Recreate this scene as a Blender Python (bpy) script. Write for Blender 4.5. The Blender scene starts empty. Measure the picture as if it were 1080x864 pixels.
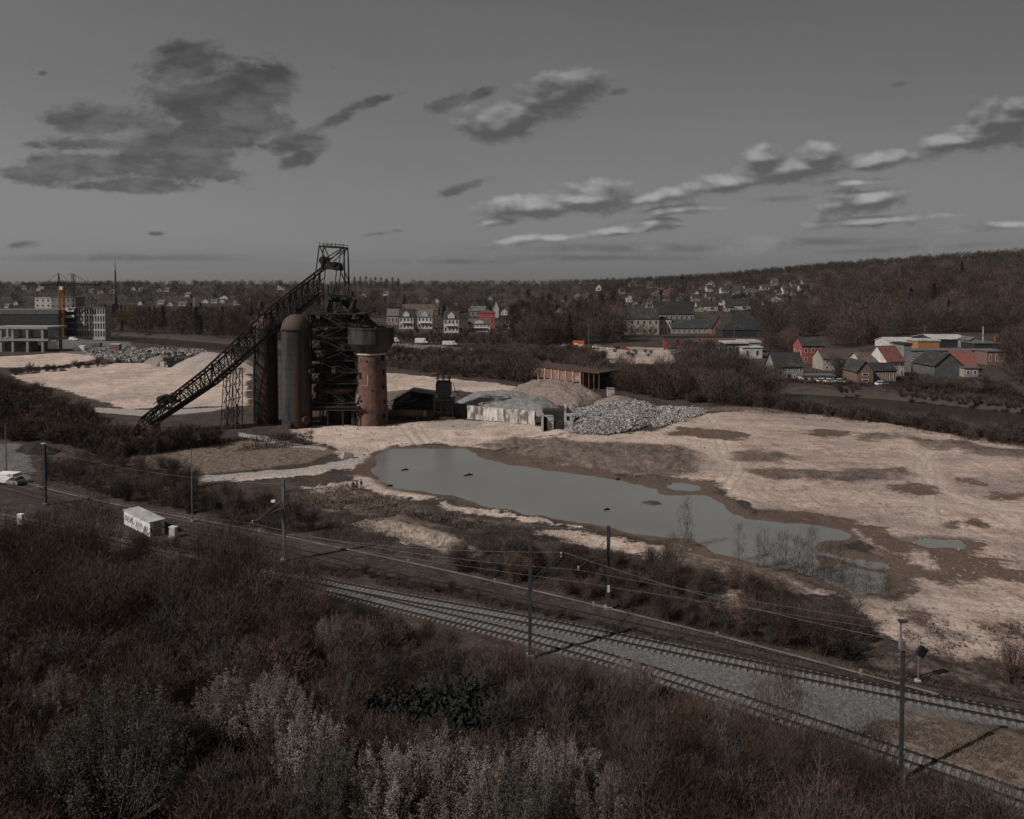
import bpy, bmesh, math, random
import numpy as np
from mathutils import Vector, Matrix

# ------------------------------------------------------------------ camera, sky, sun, exposure
S = bpy.context.scene
C = S.collection
R = math.radians
CAM_H, PITCH, FOC = 36.0, R(2.0), 800.0
CY = 298 + FOC * math.tan(PITCH)      # the row of the photograph that the lens axis meets (the lens is shifted down)
cam_d = bpy.data.cameras.new('camera')
cam = bpy.data.objects.new('camera', cam_d)
C.objects.link(cam)
cam.location = (0, 0, CAM_H)
cam.rotation_euler = (R(90) - PITCH, 0, 0)
cam_d.sensor_fit = 'HORIZONTAL'
cam_d.sensor_width = 36.0
cam_d.lens = 36.0 * FOC / 1080
cam_d.shift_y = (CY - 432) / 1080
cam_d.clip_start = 1.0
cam_d.clip_end = 20000
S.camera = cam
S.view_settings.view_transform = 'Standard'
S.view_settings.look = 'None'
S.view_settings.gamma = 1
S.view_settings.use_curve_mapping = False
S.view_settings.exposure = -0.24
S.cycles.use_denoising = True
S.cycles.max_bounces = 5
S.cycles.diffuse_bounces = 2
S.cycles.glossy_bounces = 2
S.cycles.transparent_max_bounces = 4

SUN_EL, SUN_AZ = R(41), R(241)          # azimuth clockwise from +Y: behind the viewer, to the left
sun_d = bpy.data.lights.new('sun', 'SUN')
sun_d.energy = 4.5
sun_d.angle = R(0.6)
sun_d.color = (1.0, 0.93, 0.86)
sun = bpy.data.objects.new('sun', sun_d)
C.objects.link(sun)
sun_dir = Vector((math.sin(SUN_AZ) * math.cos(SUN_EL), math.cos(SUN_AZ) * math.cos(SUN_EL), math.sin(SUN_EL)))
sun.rotation_euler = sun_dir.to_track_quat('Z', 'Y').to_euler()

SP, CP = math.sin(PITCH), math.cos(PITCH)
def ray(px, py):
    v = (py - CY) / FOC
    return (px - 540.0) / FOC, CP - v * SP, -(SP + v * CP)
def G(px, py, z=0.0):
    dx, dy, dz = ray(px, py)
    t = (z - CAM_H) / dz
    return Vector((dx * t, dy * t, z))
def at_y(px, py, Y):
    dx, dy, dz = ray(px, py)
    t = Y / dy
    return Vector((dx * t, Y, CAM_H + dz * t))

# ---- node helpers
class NT:
    def __init__(s, tree):
        s.t = tree; tree.nodes.clear(); s.l = tree.links
    def n(s, typ, **kw):
        nd = s.t.nodes.new(typ)
        ins = kw.pop('i', {})
        for k, v in kw.items(): setattr(nd, k, v)
        for k, v in ins.items(): s.set(nd.inputs[k], v)
        return nd
    def set(s, sock, v):
        if isinstance(v, bpy.types.NodeSocket): s.l.new(v, sock)
        elif isinstance(v, bpy.types.Node): s.l.new(v.outputs[0], sock)
        else: sock.default_value = v
    def m(s, op, a, b=None, c=None, clamp=False):
        nd = s.t.nodes.new('ShaderNodeMath'); nd.operation = op; nd.use_clamp = clamp
        for k, v in enumerate((a, b, c)):
            if v is not None: s.set(nd.inputs[k], v)
        return nd.outputs[0]
    def vm(s, op, a, b=None, out=0):
        nd = s.t.nodes.new('ShaderNodeVectorMath'); nd.operation = op
        s.set(nd.inputs[0], a)
        if b is not None: s.set(nd.inputs[1], b)
        return nd.outputs[out]
    def mix(s, f, a, b, blend='MIX'):
        nd = s.t.nodes.new('ShaderNodeMix'); nd.data_type = 'RGBA'; nd.blend_type = blend
        s.set(nd.inputs[0], f)
        for k, v in ((6, a), (7, b)):
            s.set(nd.inputs[k], (*v, 1) if isinstance(v, tuple) and len(v) == 3 else v)
        return nd.outputs[2]
    def sstep(s, x, a, b):
        nd = s.t.nodes.new('ShaderNodeMapRange'); nd.interpolation_type = 'SMOOTHSTEP'
        s.set(nd.inputs[0], x); s.set(nd.inputs[1], a); s.set(nd.inputs[2], b)
        return nd.outputs[0]
    def noise(s, vec, scale, detail=4, rough=0.55, dim='3D', out=0, dist=0.0):
        nd = s.t.nodes.new('ShaderNodeTexNoise'); nd.noise_dimensions = dim
        s.set(nd.inputs['Vector'], vec)
        nd.inputs['Scale'].default_value = scale; nd.inputs['Detail'].default_value = detail
        nd.inputs['Roughness'].default_value = rough; nd.inputs['Distortion'].default_value = dist
        return nd.outputs[out]

# ---- the sky: Nishita, greyed, with banks of cumulus laid out by direction
W = bpy.data.worlds.new('World')
S.world = W
W.use_nodes = True
def build_world():
    q = NT(W.node_tree)
    sky = q.n('ShaderNodeTexSky', sky_type='NISHITA', sun_disc=False, sun_elevation=SUN_EL, sun_rotation=SUN_AZ,
              air_density=1.0, dust_density=2.0, ozone_density=1.0)
    bw = q.n('ShaderNodeRGBToBW', i={0: sky.outputs[0]})
    # the air of this photograph is a flat grey: flatten the contrast of the Nishita luminance
    lum = q.m('POWER', bw.outputs[0], SKY_POW)
    lum = q.m('MULTIPLY', lum, SKY_GAIN)
    geo = q.n('ShaderNodeTexCoord')
    sep = q.n('ShaderNodeSeparateXYZ', i={0: geo.outputs['Generated']})
    yy = q.m('MAXIMUM', sep.outputs[1], 0.08)
    u = q.m('DIVIDE', sep.outputs[0], yy)
    v = q.m('DIVIDE', sep.outputs[2], yy)
    uv = q.n('ShaderNodeCombineXYZ', i={0: u, 1: v, 2: 0.0}).outputs[0]
    # gentle veil
    veil = q.noise(q.n('ShaderNodeMapping', i={0: uv, 'Scale': (1.0, 3.0, 1.0)}).outputs[0], 1.8, 4, 0.5)
    lum = q.m('MULTIPLY', lum, q.m('MULTIPLY_ADD', veil, 0.25, 0.87))
    # brighter towards the sun's side, darker away and high up
    lum = q.m('MULTIPLY', lum, q.n('ShaderNodeMapRange', i={0: u, 1: -0.8, 2: 0.9, 3: 1.12, 4: 0.84}).outputs[0])
    lum = q.m('MULTIPLY', lum, q.n('ShaderNodeMapRange', i={0: v, 1: 0.0, 2: 0.4, 3: 1.10, 4: 0.83}).outputs[0])
    def cluster(blobs, uvv, seed, amp, fine, detail=8):
        D = None
        for (px, py, rx, ry, rot, *st) in blobs:
            d = ray(px, py); cu, cv = d[0] / d[1], d[2] / d[1]
            mp = q.n('ShaderNodeMapping', vector_type='TEXTURE',
                     i={0: uvv, 'Location': (cu, cv, 0), 'Rotation': (0, 0, R(rot)), 'Scale': (rx / FOC, ry / FOC, 1)})
            ln = q.vm('LENGTH', mp.outputs[0], out=1)
            e = q.m('SUBTRACT', st[0] if st else 1.0, ln)
            D = e if D is None else q.m('SMOOTH_MAX', D, e, 0.25)
        w = q.n('ShaderNodeMapping', i={0: uvv, 'Location': (seed, seed * .7, 0), 'Scale': (1, 1.8, 1)}).outputs[0]
        n1 = q.noise(w, fine, detail, 0.66 if detail > 4 else 0.55, dist=0.12)
        D = q.m('MAXIMUM', D, -1.2)
        return q.m('ADD', D, q.m('MULTIPLY', q.m('SUBTRACT', n1, 0.5), amp)), D, w
    dark = [(228, 102, 84, 36, 6), (205, 68, 42, 28, 0), (272, 98, 44, 34, 20), (120, 130, 74, 20, 0), (250, 130, 70, 26, 0), (100, 152, 70, 10, 0), (95, 170, 80, 13, 0),
            (185, 152, 95, 30, 0), (50, 184, 80, 10, 0), (140, 196, 75, 8, 0), (205, 178, 55, 16, 0), (306, 150, 42, 15, 12, .9), (314, 168, 28, 10, 22, .9),
            (350, 128, 40, 8, 20, .6), (385, 110, 44, 8, 16, .55), (356, 70, 30, 9, 12, .3), (44, 78, 12, 6, 0, .3), (486, 199, 38, 8, 16, .55), (470, 110, 34, 12, 24, .6), (505, 100, 30, 8, 18, .55),
            (395, 247, 34, 5, 8, .45), (420, 243, 14, 4, 0, .5), (945, 90, 40, 7, 14, .3), (20, 258, 46, 9, 8, .4), (165, 247, 18, 4, 0, .4), (410, 70, 40, 7, 12, .25), (648, 98, 22, 8, 10, .6)]
    lit = [(545, 122, 80, 25, 17), (590, 100, 48, 22, 14), (1050, 140, 75, 21, 4), (1052, 126, 46, 24, 0), (1000, 148, 40, 12, 5), (930, 170, 60, 12, 8, .9),
           (832, 178, 66, 16, 8), (806, 168, 24, 14, 0), (866, 166, 28, 14, 0), (770, 192, 55, 13, 10, .95), (690, 208, 55, 12, 8, .9), (625, 210, 62, 17, 5), (560, 219, 70, 13, 4),
           (907, 214, 55, 16, 4), (925, 232, 78, 9, 3, .8), (715, 221, 58, 9, 3, .8), (660, 243, 100, 9, 5, .75), (690, 234, 50, 8, 3, .7), (585, 251, 90, 8, 4, .7), (1066, 237, 40, 7, 0, .6), (520, 234, 50, 9, 10, .75), (900, 192, 60, 8, 3, .6)]
    thin = [(1025, 241, 60, 5, 2), (830, 210, 40, 4, 2), (680, 262, 190, 7, 0), (480, 276, 120, 4, 0), (140, 272, 160, 6, 0), (860, 255, 140, 6, 0), (620, 272, 160, 5, 0), (960, 262, 120, 5, 3)]
    tint = q.n('ShaderNodeCombineColor', i={0: lum, 1: q.m('MULTIPLY', lum, 1.0), 2: q.m('MULTIPLY', lum, 1.005)}).outputs[0]
    plain = q.n('ShaderNodeBackground', i={0: tint, 1: 0.1})
    # density of the three kinds of cloud
    d1, _, w1 = cluster(dark, uv, 3.1, 3.4, 11.0)
    a1 = q.sstep(d1, -.16, 0.46)
    t1 = q.m('MULTIPLY_ADD', q.sstep(q.noise(q.n('ShaderNodeMapping', i={0: uv, 'Location': (.3, .1, 0), 'Scale': (1, 2.4, 1)}).outputs[0], 11.0, 7, .62), .35, .68), 0.36, 0.36)
    d2, D2, w2 = cluster(lit, uv, 7.7, 2.5, 13.0)
    up = q.vm('ADD', uv, (-0.005, 0.010, 0.0))
    d3, D3, w3 = cluster(lit, up, 7.7, 2.3, 13.0, 3)
    a2 = q.sstep(d2, -.18, 0.46)
    dl = q.m('ADD', D2, q.m('MULTIPLY', q.m('SUBTRACT', q.noise(w2, 13.0, 3, .55, dist=.12), .5), 2.3))
    li = q.sstep(q.m('ADD', q.m('SUBTRACT', dl, d3), q.m('MULTIPLY', q.m('SUBTRACT', d2, dl), .12)), -0.10, 0.85)
    t2 = q.m('MULTIPLY_ADD', li, CLOUD_LIT, 0.52)
    t2 = q.m('ADD', t2, q.m('MULTIPLY', q.m('SUBTRACT', 1.0, a2), .25))
    d4, _, w4 = cluster(thin, uv, 1.3, 2.8, 9.0)
    a4 = q.sstep(d4, -.25, 0.7)
    t4 = q.m('MULTIPLY_ADD', q.sstep(q.noise(w4, 9.0, 5, .6), .40, .66), .62, .58)
    f = q.m('ADD', 1.0, q.m('MULTIPLY', q.m('MULTIPLY', a4, .75), q.m('SUBTRACT', t4, 1.0)))
    def over(f, a, t, k):
        a = q.m('MULTIPLY', a, k)
        return q.m('ADD', q.m('MULTIPLY', f, q.m('SUBTRACT', 1.0, a)), q.m('MULTIPLY', a, t))
    f = over(f, a1, t1, .92)
    f = over(f, a2, t2, .94)
    sc = q.t.nodes.new('ShaderNodeVectorMath'); sc.operation = 'SCALE'; q.set(sc.inputs[0], tint); q.set(sc.inputs[3], f)
    cloudy = q.n('ShaderNodeBackground', i={0: sc.outputs[0], 1: 0.1})
    # the banks of cloud stand only in this part of the sky
    inside = q.m('MULTIPLY', q.m('MULTIPLY', q.m('LESS_THAN', q.m('ABSOLUTE', u), .95), q.m('LESS_THAN', v, .42)), q.m('MULTIPLY', q.m('GREATER_THAN', v, -.005), q.m('GREATER_THAN', sep.outputs[1], .1)))
    mx = q.n('ShaderNodeMixShader', i={0: inside, 1: plain.outputs[0], 2: cloudy.outputs[0]})
    q.n('ShaderNodeOutputWorld', i={0: mx.outputs[0]})
SKY_POW, SKY_GAIN, CLOUD_LIT = 0.5, 1.20, 1.35
build_world()

# ------------------------------------------------------------------ mesh helpers
def tagp(o, label=None, cat=None, group=None, kind=None):
    if label: o['label'] = label
    if cat: o['category'] = cat
    if group: o['group'] = group
    if kind: o['kind'] = kind
    return o
def link(name, me, parent=None, loc=None, rz=0.0):
    o = bpy.data.objects.new(name, me)
    C.objects.link(o)
    if parent is not None: o.parent = parent
    if loc is not None: o.location = loc
    if rz: o.rotation_euler.z = rz
    return o
def root(name, loc, rz=0.0, label=None, cat=None, group=None):
    o = link(name, None, None, loc, rz)
    o.empty_display_size = 0.5
    return tagp(o, label, cat, group)

class MB:
    """collects boxes, tubes and lathes; build() links them as one mesh object"""
    def __init__(s): s.v = []; s.f = []
    def add(s, vs, fs):
        b = len(s.v); s.v += [tuple(p) for p in vs]; s.f += [tuple(i + b for i in f) for f in fs]; return s
    def box(s, c, d, rz=0.0, M=None):
        x, y, z = d[0] / 2, d[1] / 2, d[2] / 2
        vs = [Vector((sx * x, sy * y, sz * z)) for sz in (-1, 1) for sy in (-1, 1) for sx in (-1, 1)]
        if rz: vs = [Matrix.Rotation(rz, 3, 'Z') @ p for p in vs]
        if M is not None: vs = [M @ p for p in vs]
        c = Vector(c)
        return s.add([p + c for p in vs], [(0, 2, 3, 1), (4, 5, 7, 6), (0, 1, 5, 4), (2, 6, 7, 3), (0, 4, 6, 2), (1, 3, 7, 5)])
    def bar(s, a, b, w, h=None):
        """square bar from a to b"""
        return s.tube(a, b, w * .7, (h or w) * .7, 4, tw=math.pi / 4)
    def tube(s, a, b, r0, r1=None, n=6, caps=True, tw=0.0):
        a, b = Vector(a), Vector(b); r1 = r0 if r1 is None else r1
        d = (b - a)
        if d.length < 1e-6: return s
        d.normalize()
        x = d.orthogonal() if abs(d.z) > .999 else Vector((0, 0, 1)).cross(d)
        x.normalize(); y = d.cross(x)
        vs = []
        for p, r in ((a, r0), (b, r1)):
            for k in range(n):
                t = 2 * math.pi * k / n + tw
                vs.append(p + (x * math.cos(t) + y * math.sin(t)) * r)
        fs = [(k, (k + 1) % n, n + (k + 1) % n, n + k) for k in range(n)]
        if caps: fs += [tuple(range(n - 1, -1, -1)), tuple(range(n, 2 * n))]
        return s.add(vs, fs)
    def lathe(s, prof, c=(0, 0, 0), n=32, cap0=True, cap1=True):
        vs = []
        for (r, z) in prof:
            for k in range(n):
                t = 2 * math.pi * k / n
                vs.append((c[0] + r * math.cos(t), c[1] + r * math.sin(t), c[2] + z))
        fs = []
        for j in range(len(prof) - 1):
            for k in range(n):
                a, b = j * n + k, j * n + (k + 1) % n
                fs.append((a, b, b + n, a + n))
        if cap0: fs.append(tuple(range(n - 1, -1, -1)))
        if cap1: fs.append(tuple(range((len(prof) - 1) * n, len(prof) * n)))
        return s.add(vs, fs)
    def torus(s, c, R0, r, n=28, m=8):
        vs, fs = [], []
        for i in range(n):
            a = 2 * math.pi * i / n
            for j in range(m):
                b = 2 * math.pi * j / m
                q = R0 + r * math.cos(b)
                vs.append((c[0] + q * math.cos(a), c[1] + q * math.sin(a), c[2] + r * math.sin(b)))
        for i in range(n):
            for j in range(m):
                fs.append((i * m + j, ((i + 1) % n) * m + j, ((i + 1) % n) * m + (j + 1) % m, i * m + (j + 1) % m))
        return s.add(vs, fs)
    def prism(s, pts, y0, y1):
        """outline in x,z extruded along y"""
        n = len(pts)
        vs = [(x, y0, z) for x, z in pts] + [(x, y1, z) for x, z in pts]
        fs = [(k, (k + 1) % n, n + (k + 1) % n, n + k) for k in range(n)]
        return s.add(vs, fs + [tuple(range(n - 1, -1, -1)), tuple(range(n, 2 * n))])
    def mesh(s, name, mat, smooth=False):
        me = bpy.data.meshes.new(name)
        me.from_pydata(s.v, [], s.f)
        bm = bmesh.new(); bm.from_mesh(me)
        bmesh.ops.recalc_face_normals(bm, faces=bm.faces); bm.to_mesh(me); bm.free()
        if mat: me.materials.append(mat)
        if smooth:
            for p in me.polygons: p.use_smooth = True
            me.set_sharp_from_angle(angle=R(40))
        return me
    def build(s, name, mat, parent=None, smooth=False, loc=None, rz=0.0):
        return link(name, s.mesh(name, mat, smooth), parent, loc, rz)

def mesh_np(name, v, f, mat=None, smooth=False):
    v = np.asarray(v, dtype=np.float32); f = np.asarray(f, dtype=np.int32)
    me = bpy.data.meshes.new(name)
    k = f.shape[1]
    me.vertices.add(len(v)); me.vertices.foreach_set('co', v.ravel())
    me.loops.add(f.size); me.loops.foreach_set('vertex_index', f.ravel())
    me.polygons.add(len(f)); me.polygons.foreach_set('loop_start', np.arange(len(f), dtype=np.int32) * k)
    if smooth: me.polygons.foreach_set('use_smooth', np.ones(len(f), dtype=bool))
    me.update(calc_edges=True); me.validate()
    if mat: me.materials.append(mat)
    return me

# ---- value noise on arrays
def vnoise(x, y, seed=0):
    ix = np.floor(x).astype(np.int64); iy = np.floor(y).astype(np.int64)
    fx = x - ix; fy = y - iy
    fx = fx * fx * (3 - 2 * fx); fy = fy * fy * (3 - 2 * fy)
    def h(a, b):
        k = (a * 374761393 + b * 668265263 + seed * 974634173) & 0xffffffff
        k = ((k ^ (k >> 13)) * 1274126177) & 0xffffffff
        return ((k ^ (k >> 16)) & 0xffff) / 65535.0
    return (h(ix, iy) * (1 - fx) + h(ix + 1, iy) * fx) * (1 - fy) + (h(ix, iy + 1) * (1 - fx) + h(ix + 1, iy + 1) * fx) * fy
def fbm(x, y, seed=0, o=4):
    s = 0; a = .5; t = 0
    for k in range(o):
        s = s + a * vnoise(x, y, seed + k); t += a; a *= .5; x = x * 2.03 + 17.1; y = y * 2.03 + 5.3
    return s / t - 0.5
def sst(x, a, b):
    t = np.clip((x - a) / (b - a), 0, 1)
    return t * t * (3 - 2 * t)
def polyG(pts): return np.array([[G(*p).x, G(*p).y] for p in pts])
def seg_dist(x, y, P, closed):
    d = np.full(x.shape, 1e9)
    n = len(P)
    for i in range(n if closed else n - 1):
        ax, ay = P[i]; bx, by = P[(i + 1) % n]
        ex, ey = bx - ax, by - ay
        t = np.clip(((x - ax) * ex + (y - ay) * ey) / (ex * ex + ey * ey + 1e-12), 0, 1)
        d = np.minimum(d, (x - ax - t * ex) ** 2 + (y - ay - t * ey) ** 2)
    return np.sqrt(d)
def sdf(x, y, P, marg=25.0):
    """signed distance, positive inside"""
    out = np.full(x.shape, -marg)
    lo, hi = P.min(0) - marg, P.max(0) + marg
    k = (x > lo[0]) & (x < hi[0]) & (y > lo[1]) & (y < hi[1])
    if not k.any(): return out
    xs, ys = x[k], y[k]
    ins = np.zeros(xs.shape, bool)
    n = len(P)
    for i in range(n):
        ax, ay = P[i]; bx, by = P[(i + 1) % n]
        c = ((ay > ys) != (by > ys)) & (xs < (bx - ax) * (ys - ay) / (by - ay + 1e-12) + ax)
        ins ^= c
    d = seg_dist(xs, ys, P, True)
    out[k] = np.clip(np.where(ins, d, -d), -marg, marg)
    return out
# ------------------------------------------------------------------ materials
MATS = {}
def mat(name, c, c2=None, rough=0.85, scale=1.0, contrast=(0.35, 0.65), metal=0.0, spec=0.25, bump=0.0, stretch=(1, 1, 1), detail=5, rnd=0.0, c3=None, scale3=0.3, lim3=(0.5, 0.62)):
    if name in MATS: return MATS[name]
    m = bpy.data.materials.new(name); m.use_nodes = True
    q = NT(m.node_tree)
    tc = q.n('ShaderNodeTexCoord')
    vec = q.n('ShaderNodeMapping', i={0: tc.outputs['Object'], 'Scale': stretch}).outputs[0]
    if rnd:
        oi = q.n('ShaderNodeObjectInfo')
        vec = q.vm('ADD', vec, oi.outputs['Location'])
    f = q.noise(vec, scale, detail, 0.6)
    col = q.mix(q.sstep(f, contrast[0], contrast[1]), c, c2 or tuple(k * 0.7 for k in c))
    if c3:
        g = q.noise(vec, scale3, 6, 0.65)
        col = q.mix(q.sstep(g, lim3[0], lim3[1]), col, c3)
    if rnd:
        hv = q.n('ShaderNodeHueSaturation', i={'Color': col, 'Value': q.m('MULTIPLY_ADD', oi.outputs['Random'], rnd * 2, 1 - rnd)})
        col = hv.outputs[0]
    b = q.n('ShaderNodeBsdfPrincipled', i={'Base Color': col, 'Roughness': rough, 'Metallic': metal, 'Specular IOR Level': spec})
    if bump:
        bp = q.n('ShaderNodeBump', i={'Strength': bump, 'Distance': 0.1, 'Height': q.noise(vec, scale * 3, 5, 0.6)})
        q.l.new(bp.outputs[0], b.inputs['Normal'])
    q.n('ShaderNodeOutputMaterial', i={0: b.outputs[0]})
    MATS[name] = m
    return m
def glass(name, c, rough=0.12):
    if name in MATS: return MATS[name]
    m = mat(name, c, tuple(k * 1.6 for k in c), rough=rough, scale=0.6, spec=0.5)
    return m

steel = mat('dark_rusted_steel', (0.014, 0.0135, 0.014), (0.028, 0.022, 0.020), rough=.8, scale=.7, c3=(0.060, 0.035, 0.026), scale3=.25)
steel2 = mat('grey_black_steel', (0.028, 0.028, 0.029), (0.018, 0.018, 0.019), rough=.75, scale=.5)
rustdk = mat('brown_rust', (0.10, 0.055, 0.04), (0.045, 0.03, 0.027), rough=.9, scale=.9)
stove_m = mat('stove_plate', (0.020, 0.020, 0.021), (0.052, 0.051, 0.051), rough=.8, scale=.7, stretch=(1, 1, .16), c3=(0.078, 0.040, 0.033), scale3=.20, lim3=(.52, .66), bump=.2)
stove_cap = mat('stove_cap', (0.068, 0.058, 0.056), (0.05, 0.047, 0.047), rough=.85, scale=.5, c3=(0.085, 0.055, 0.05), scale3=.2)
brick_red = mat('sooty_red_brick', (0.175, 0.088, 0.073), (0.10, 0.062, 0.056), rough=.9, scale=.8, c3=(0.055, 0.048, 0.047), scale3=.22, lim3=(.48, .64), bump=.3)
tank_m = mat('tank_head_plate', (0.026, 0.026, 0.027), (0.060, 0.054, 0.052), rough=.8, scale=.8, stretch=(1, 1, .15), c3=(0.11, 0.045, 0.04), scale3=.22, lim3=(.6, .7))
white_band = mat('pale_ring', (.5, .46, .43))
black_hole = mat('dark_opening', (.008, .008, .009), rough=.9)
conc = mat('pale_concrete', (.42, .40, .38), (.30, .29, .28), rough=.9, scale=.8, c3=(.14, .12, .11), scale3=.5, bump=.2)
conc_dk = mat('grey_concrete', (.22, .22, .22), (.15, .15, .15), rough=.9, scale=1.0, c3=(.09, .085, .08), scale3=.4)
wall_white = mat('stained_white_wall', (.60, .57, .545), (.30, .275, .26), rough=.9, scale=.9, stretch=(1, 1, .3), c3=(.13, .105, .098), scale3=.75, lim3=(.48, .58))
galv = mat('weathered_galvanised_steel', (.17, .17, .175), (.11, .11, .115), rough=.6, scale=1.2, metal=.2)
galv_dk = mat('dull_galvanised_steel', (.06, .06, .062), (.035, .035, .036), rough=.6, scale=1.2, metal=.2)
rail_m = mat('rail_steel', (.012, .011, .011), (.022, .016, .014), rough=.7, scale=2)
sleeper_m = mat('sleeper_concrete', (.21, .20, .195), (.11, .105, .10), rough=.9, scale=3)
wood_dk = mat('creosoted_sleeper', (.028, .024, .022), rough=.9, scale=3)
white_p = mat('white_paint', (.74, .73, .71), (.64, .62, .6), rough=.6, scale=.7)
white_dirty = mat('dirty_white_paint', (.60, .60, .58), (.45, .45, .44), rough=.6, scale=1.1)
orange_p = mat('orange_crane_paint', (.36, .13, .06), (.26, .10, .05), rough=.6, scale=1)
orange_b = mat('bright_orange_paint', (.55, .13, .04), (.45, .11, .04), rough=.6)
red_p = mat('red_paint', (.42, .05, .05), rough=.6)
black_p = mat('black_paint', (.015, .015, .016), rough=.5)
glass_d = glass('dark_window_glass', (.018, .020, .022))
roof_slate = mat('slate_roof', (.034, .034, .036), (.020, .020, .022), rough=.8, scale=1.5, rnd=.25, c3=(.062, .058, .054), scale3=.35, lim3=(.5, .68))
roof_brown = mat('brown_tile_roof', (.085, .060, .053), (.055, .042, .04), rough=.9, scale=1.5, rnd=.25, c3=(.12, .095, .085), scale3=.35, lim3=(.52, .7))
roof_red = mat('red_tile_roof', (.18, .062, .052), (.13, .055, .048), rough=.9, scale=1.5, c3=(.085, .05, .045), scale3=.35, lim3=(.48, .66))
roof_grey = mat('grey_roof_felt', (.12, .12, .12), (.085, .085, .085), rough=.9, scale=.5)
roof_white = mat('pale_roof_sheet', (.42, .42, .42), (.26, .26, .26), rough=.7, scale=.3)
w_white = mat('white_render', (.50, .48, .465), (.34, .33, .32), rough=.9, scale=.5, rnd=.1)
w_cream = mat('cream_render', (.30, .265, .23), (.22, .195, .175), rough=.9, scale=.5, rnd=.1)
w_grey = mat('grey_render', (.22, .22, .22), (.16, .16, .16), rough=.9, scale=.5, rnd=.1)
w_brick = mat('brown_brick', (.20, .115, .095), (.14, .085, .075), rough=.9, scale=1.2, rnd=.1)
w_red = mat('deep_red_brick', (.27, .075, .065), (.20, .065, .06), rough=.9, scale=1.0)
w_dark = mat('dark_cladding', (.035, .037, .040), (.025, .026, .028), rough=.6, scale=.4)
bark_m = mat('bark', (.085, .070, .060), (.05, .042, .038), rough=.95, scale=2)
birch_m = mat('pale_bark', (.10, .088, .08), (.055, .048, .045), rough=.95, scale=2)
TW = {
    'brown': mat('brown_twigs', (0.085, 0.062, 0.052), (0.043, 0.033, 0.029), rough=1, scale=.5, spec=.02, rnd=.42),
    'russet': mat('russet_twigs', (0.104, 0.068, 0.055), (0.052, 0.037, 0.032), rough=1, scale=.5, spec=.02, rnd=.38),
    'grey': mat('grey_twigs', (0.086, 0.075, 0.069), (0.045, 0.039, 0.037), rough=1, scale=.5, spec=.02, rnd=.34),
    'pale': mat('pale_willow_leaves', (0.242, 0.209, 0.182), (0.118, 0.100, 0.089), rough=1, scale=.4, spec=.02, rnd=.18),
    'olive': mat('grey_green_willow_leaves', (0.097, 0.095, 0.083), (0.060, 0.058, 0.052), rough=1, scale=.4, spec=.02, rnd=.12),
    'dark': mat('dark_evergreen_leaves', (.026, .029, .027), (.014, .016, .015), rough=.9, scale=.5, spec=.05, rnd=.2),
    'gold': mat('ochre_leaves', (.15, .10, .06), (.09, .066, .046), rough=1, scale=.4, spec=.02, rnd=.15),
    'stem': bark_m,
}
grass_m = mat('dry_grass', (.15, .115, .092), (.062, .047, .041), rough=1, scale=.12, spec=.02, detail=6)
brush_m = mat('brown_undergrowth', (0.050, 0.039, 0.034), (0.022, 0.018, 0.017), rough=1, scale=.10, spec=.02, detail=6)

# ------------------------------------------------------------------ terrain
def hill(x, y):
    """large relief only: works on arrays"""
    r = np.sqrt(x * x + y * y)
    a = x / np.maximum(np.abs(y), 1.0)
    H = np.interp(a, [-2, -.7, -.3, 0.02, .14, .27, .40, .51, .68, .9, 2], [26, 27, 29, 30, 33, 44, 63, 74, 86, 94, 98])
    r0 = np.interp(a, [-.7, 0, .3, .45, .7], [560, 520, 470, 420, 410])
    r1 = np.interp(a, [-.7, 0, .3, .7], [2300, 2100, 1750, 1650])
    t = np.clip((r - r0) / (r1 - r0), 0, 1)
    s = t * t * (3 - 2 * t) * .6 + t * .4
    back = 1 - .25 * np.clip((r - r1) / 2500, 0, 1)
    wob = 1 + .10 * np.sin(a * 9 + r / 310) * np.clip((r - r0) / 600, 0, 1) * (1 - t)
    return H * s * back * wob
def hz(x, y): return float(hill(np.array([float(x)]), np.array([float(y)]))[0])
def P(px, py):
    """the point of the terrain that shows at a pixel of the photograph"""
    dx, dy, dz = ray(px, py)
    t = np.geomspace(25, 6000, 1400)
    z = CAM_H + dz * t
    h = hill(dx * t, dy * t)
    k = np.nonzero(z <= h)[0]
    if len(k) == 0: k = [np.argmin(z - h)]
    i = max(1, int(k[0]))
    d0, d1 = z[i - 1] - h[i - 1], z[i] - h[i]
    f = d0 / (d0 - d1) if d0 > d1 else 1.0
    tt = t[i - 1] + (t[i] - t[i - 1]) * min(max(f, 0), 1)
    return Vector((dx * tt, dy * tt, hz(dx * tt, dy * tt)))

POND = [(403,477),(413,473),(447,472),(487,473),(503,478),(517,483),(540,490),(587,495),(613,500),(650,504),(667,510),(693,514),(697,520),(720,519),(740,520),(763,527),(773,535),(783,542),(820,552),(853,555),(880,558),(903,565),(897,571),(867,575),(872,583),(890,588),(920,593),(944,599),(944,604),(918,601),(885,595),(862,590),(865,600),(890,597),(920,604),(943,609),(943,630),(907,628),(887,618),(860,608),(830,603),(793,595),(770,588),(747,583),(727,574),(720,570),(670,566),(647,559),(600,548),(560,541),(513,533),(480,524),(440,519),(413,515),(398,507),(399,490)]
POND2 = [(695,513),(715,508),(745,511),(741,517),(712,518)]
PUD1 = [(957,571),(975,568),(1008,569),(1013,576),(1005,579),(975,577)]
PUD2 = [(955,513),(968,512),(971,516),(960,517)]
FAR_E = [(-160,338),(60,347),(156,353),(243,360),(410,374),(480,380),(560,379),(650,387),(758,404),(840,410),(930,415),(1027,424),(1090,431),(1200,446)]
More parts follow.
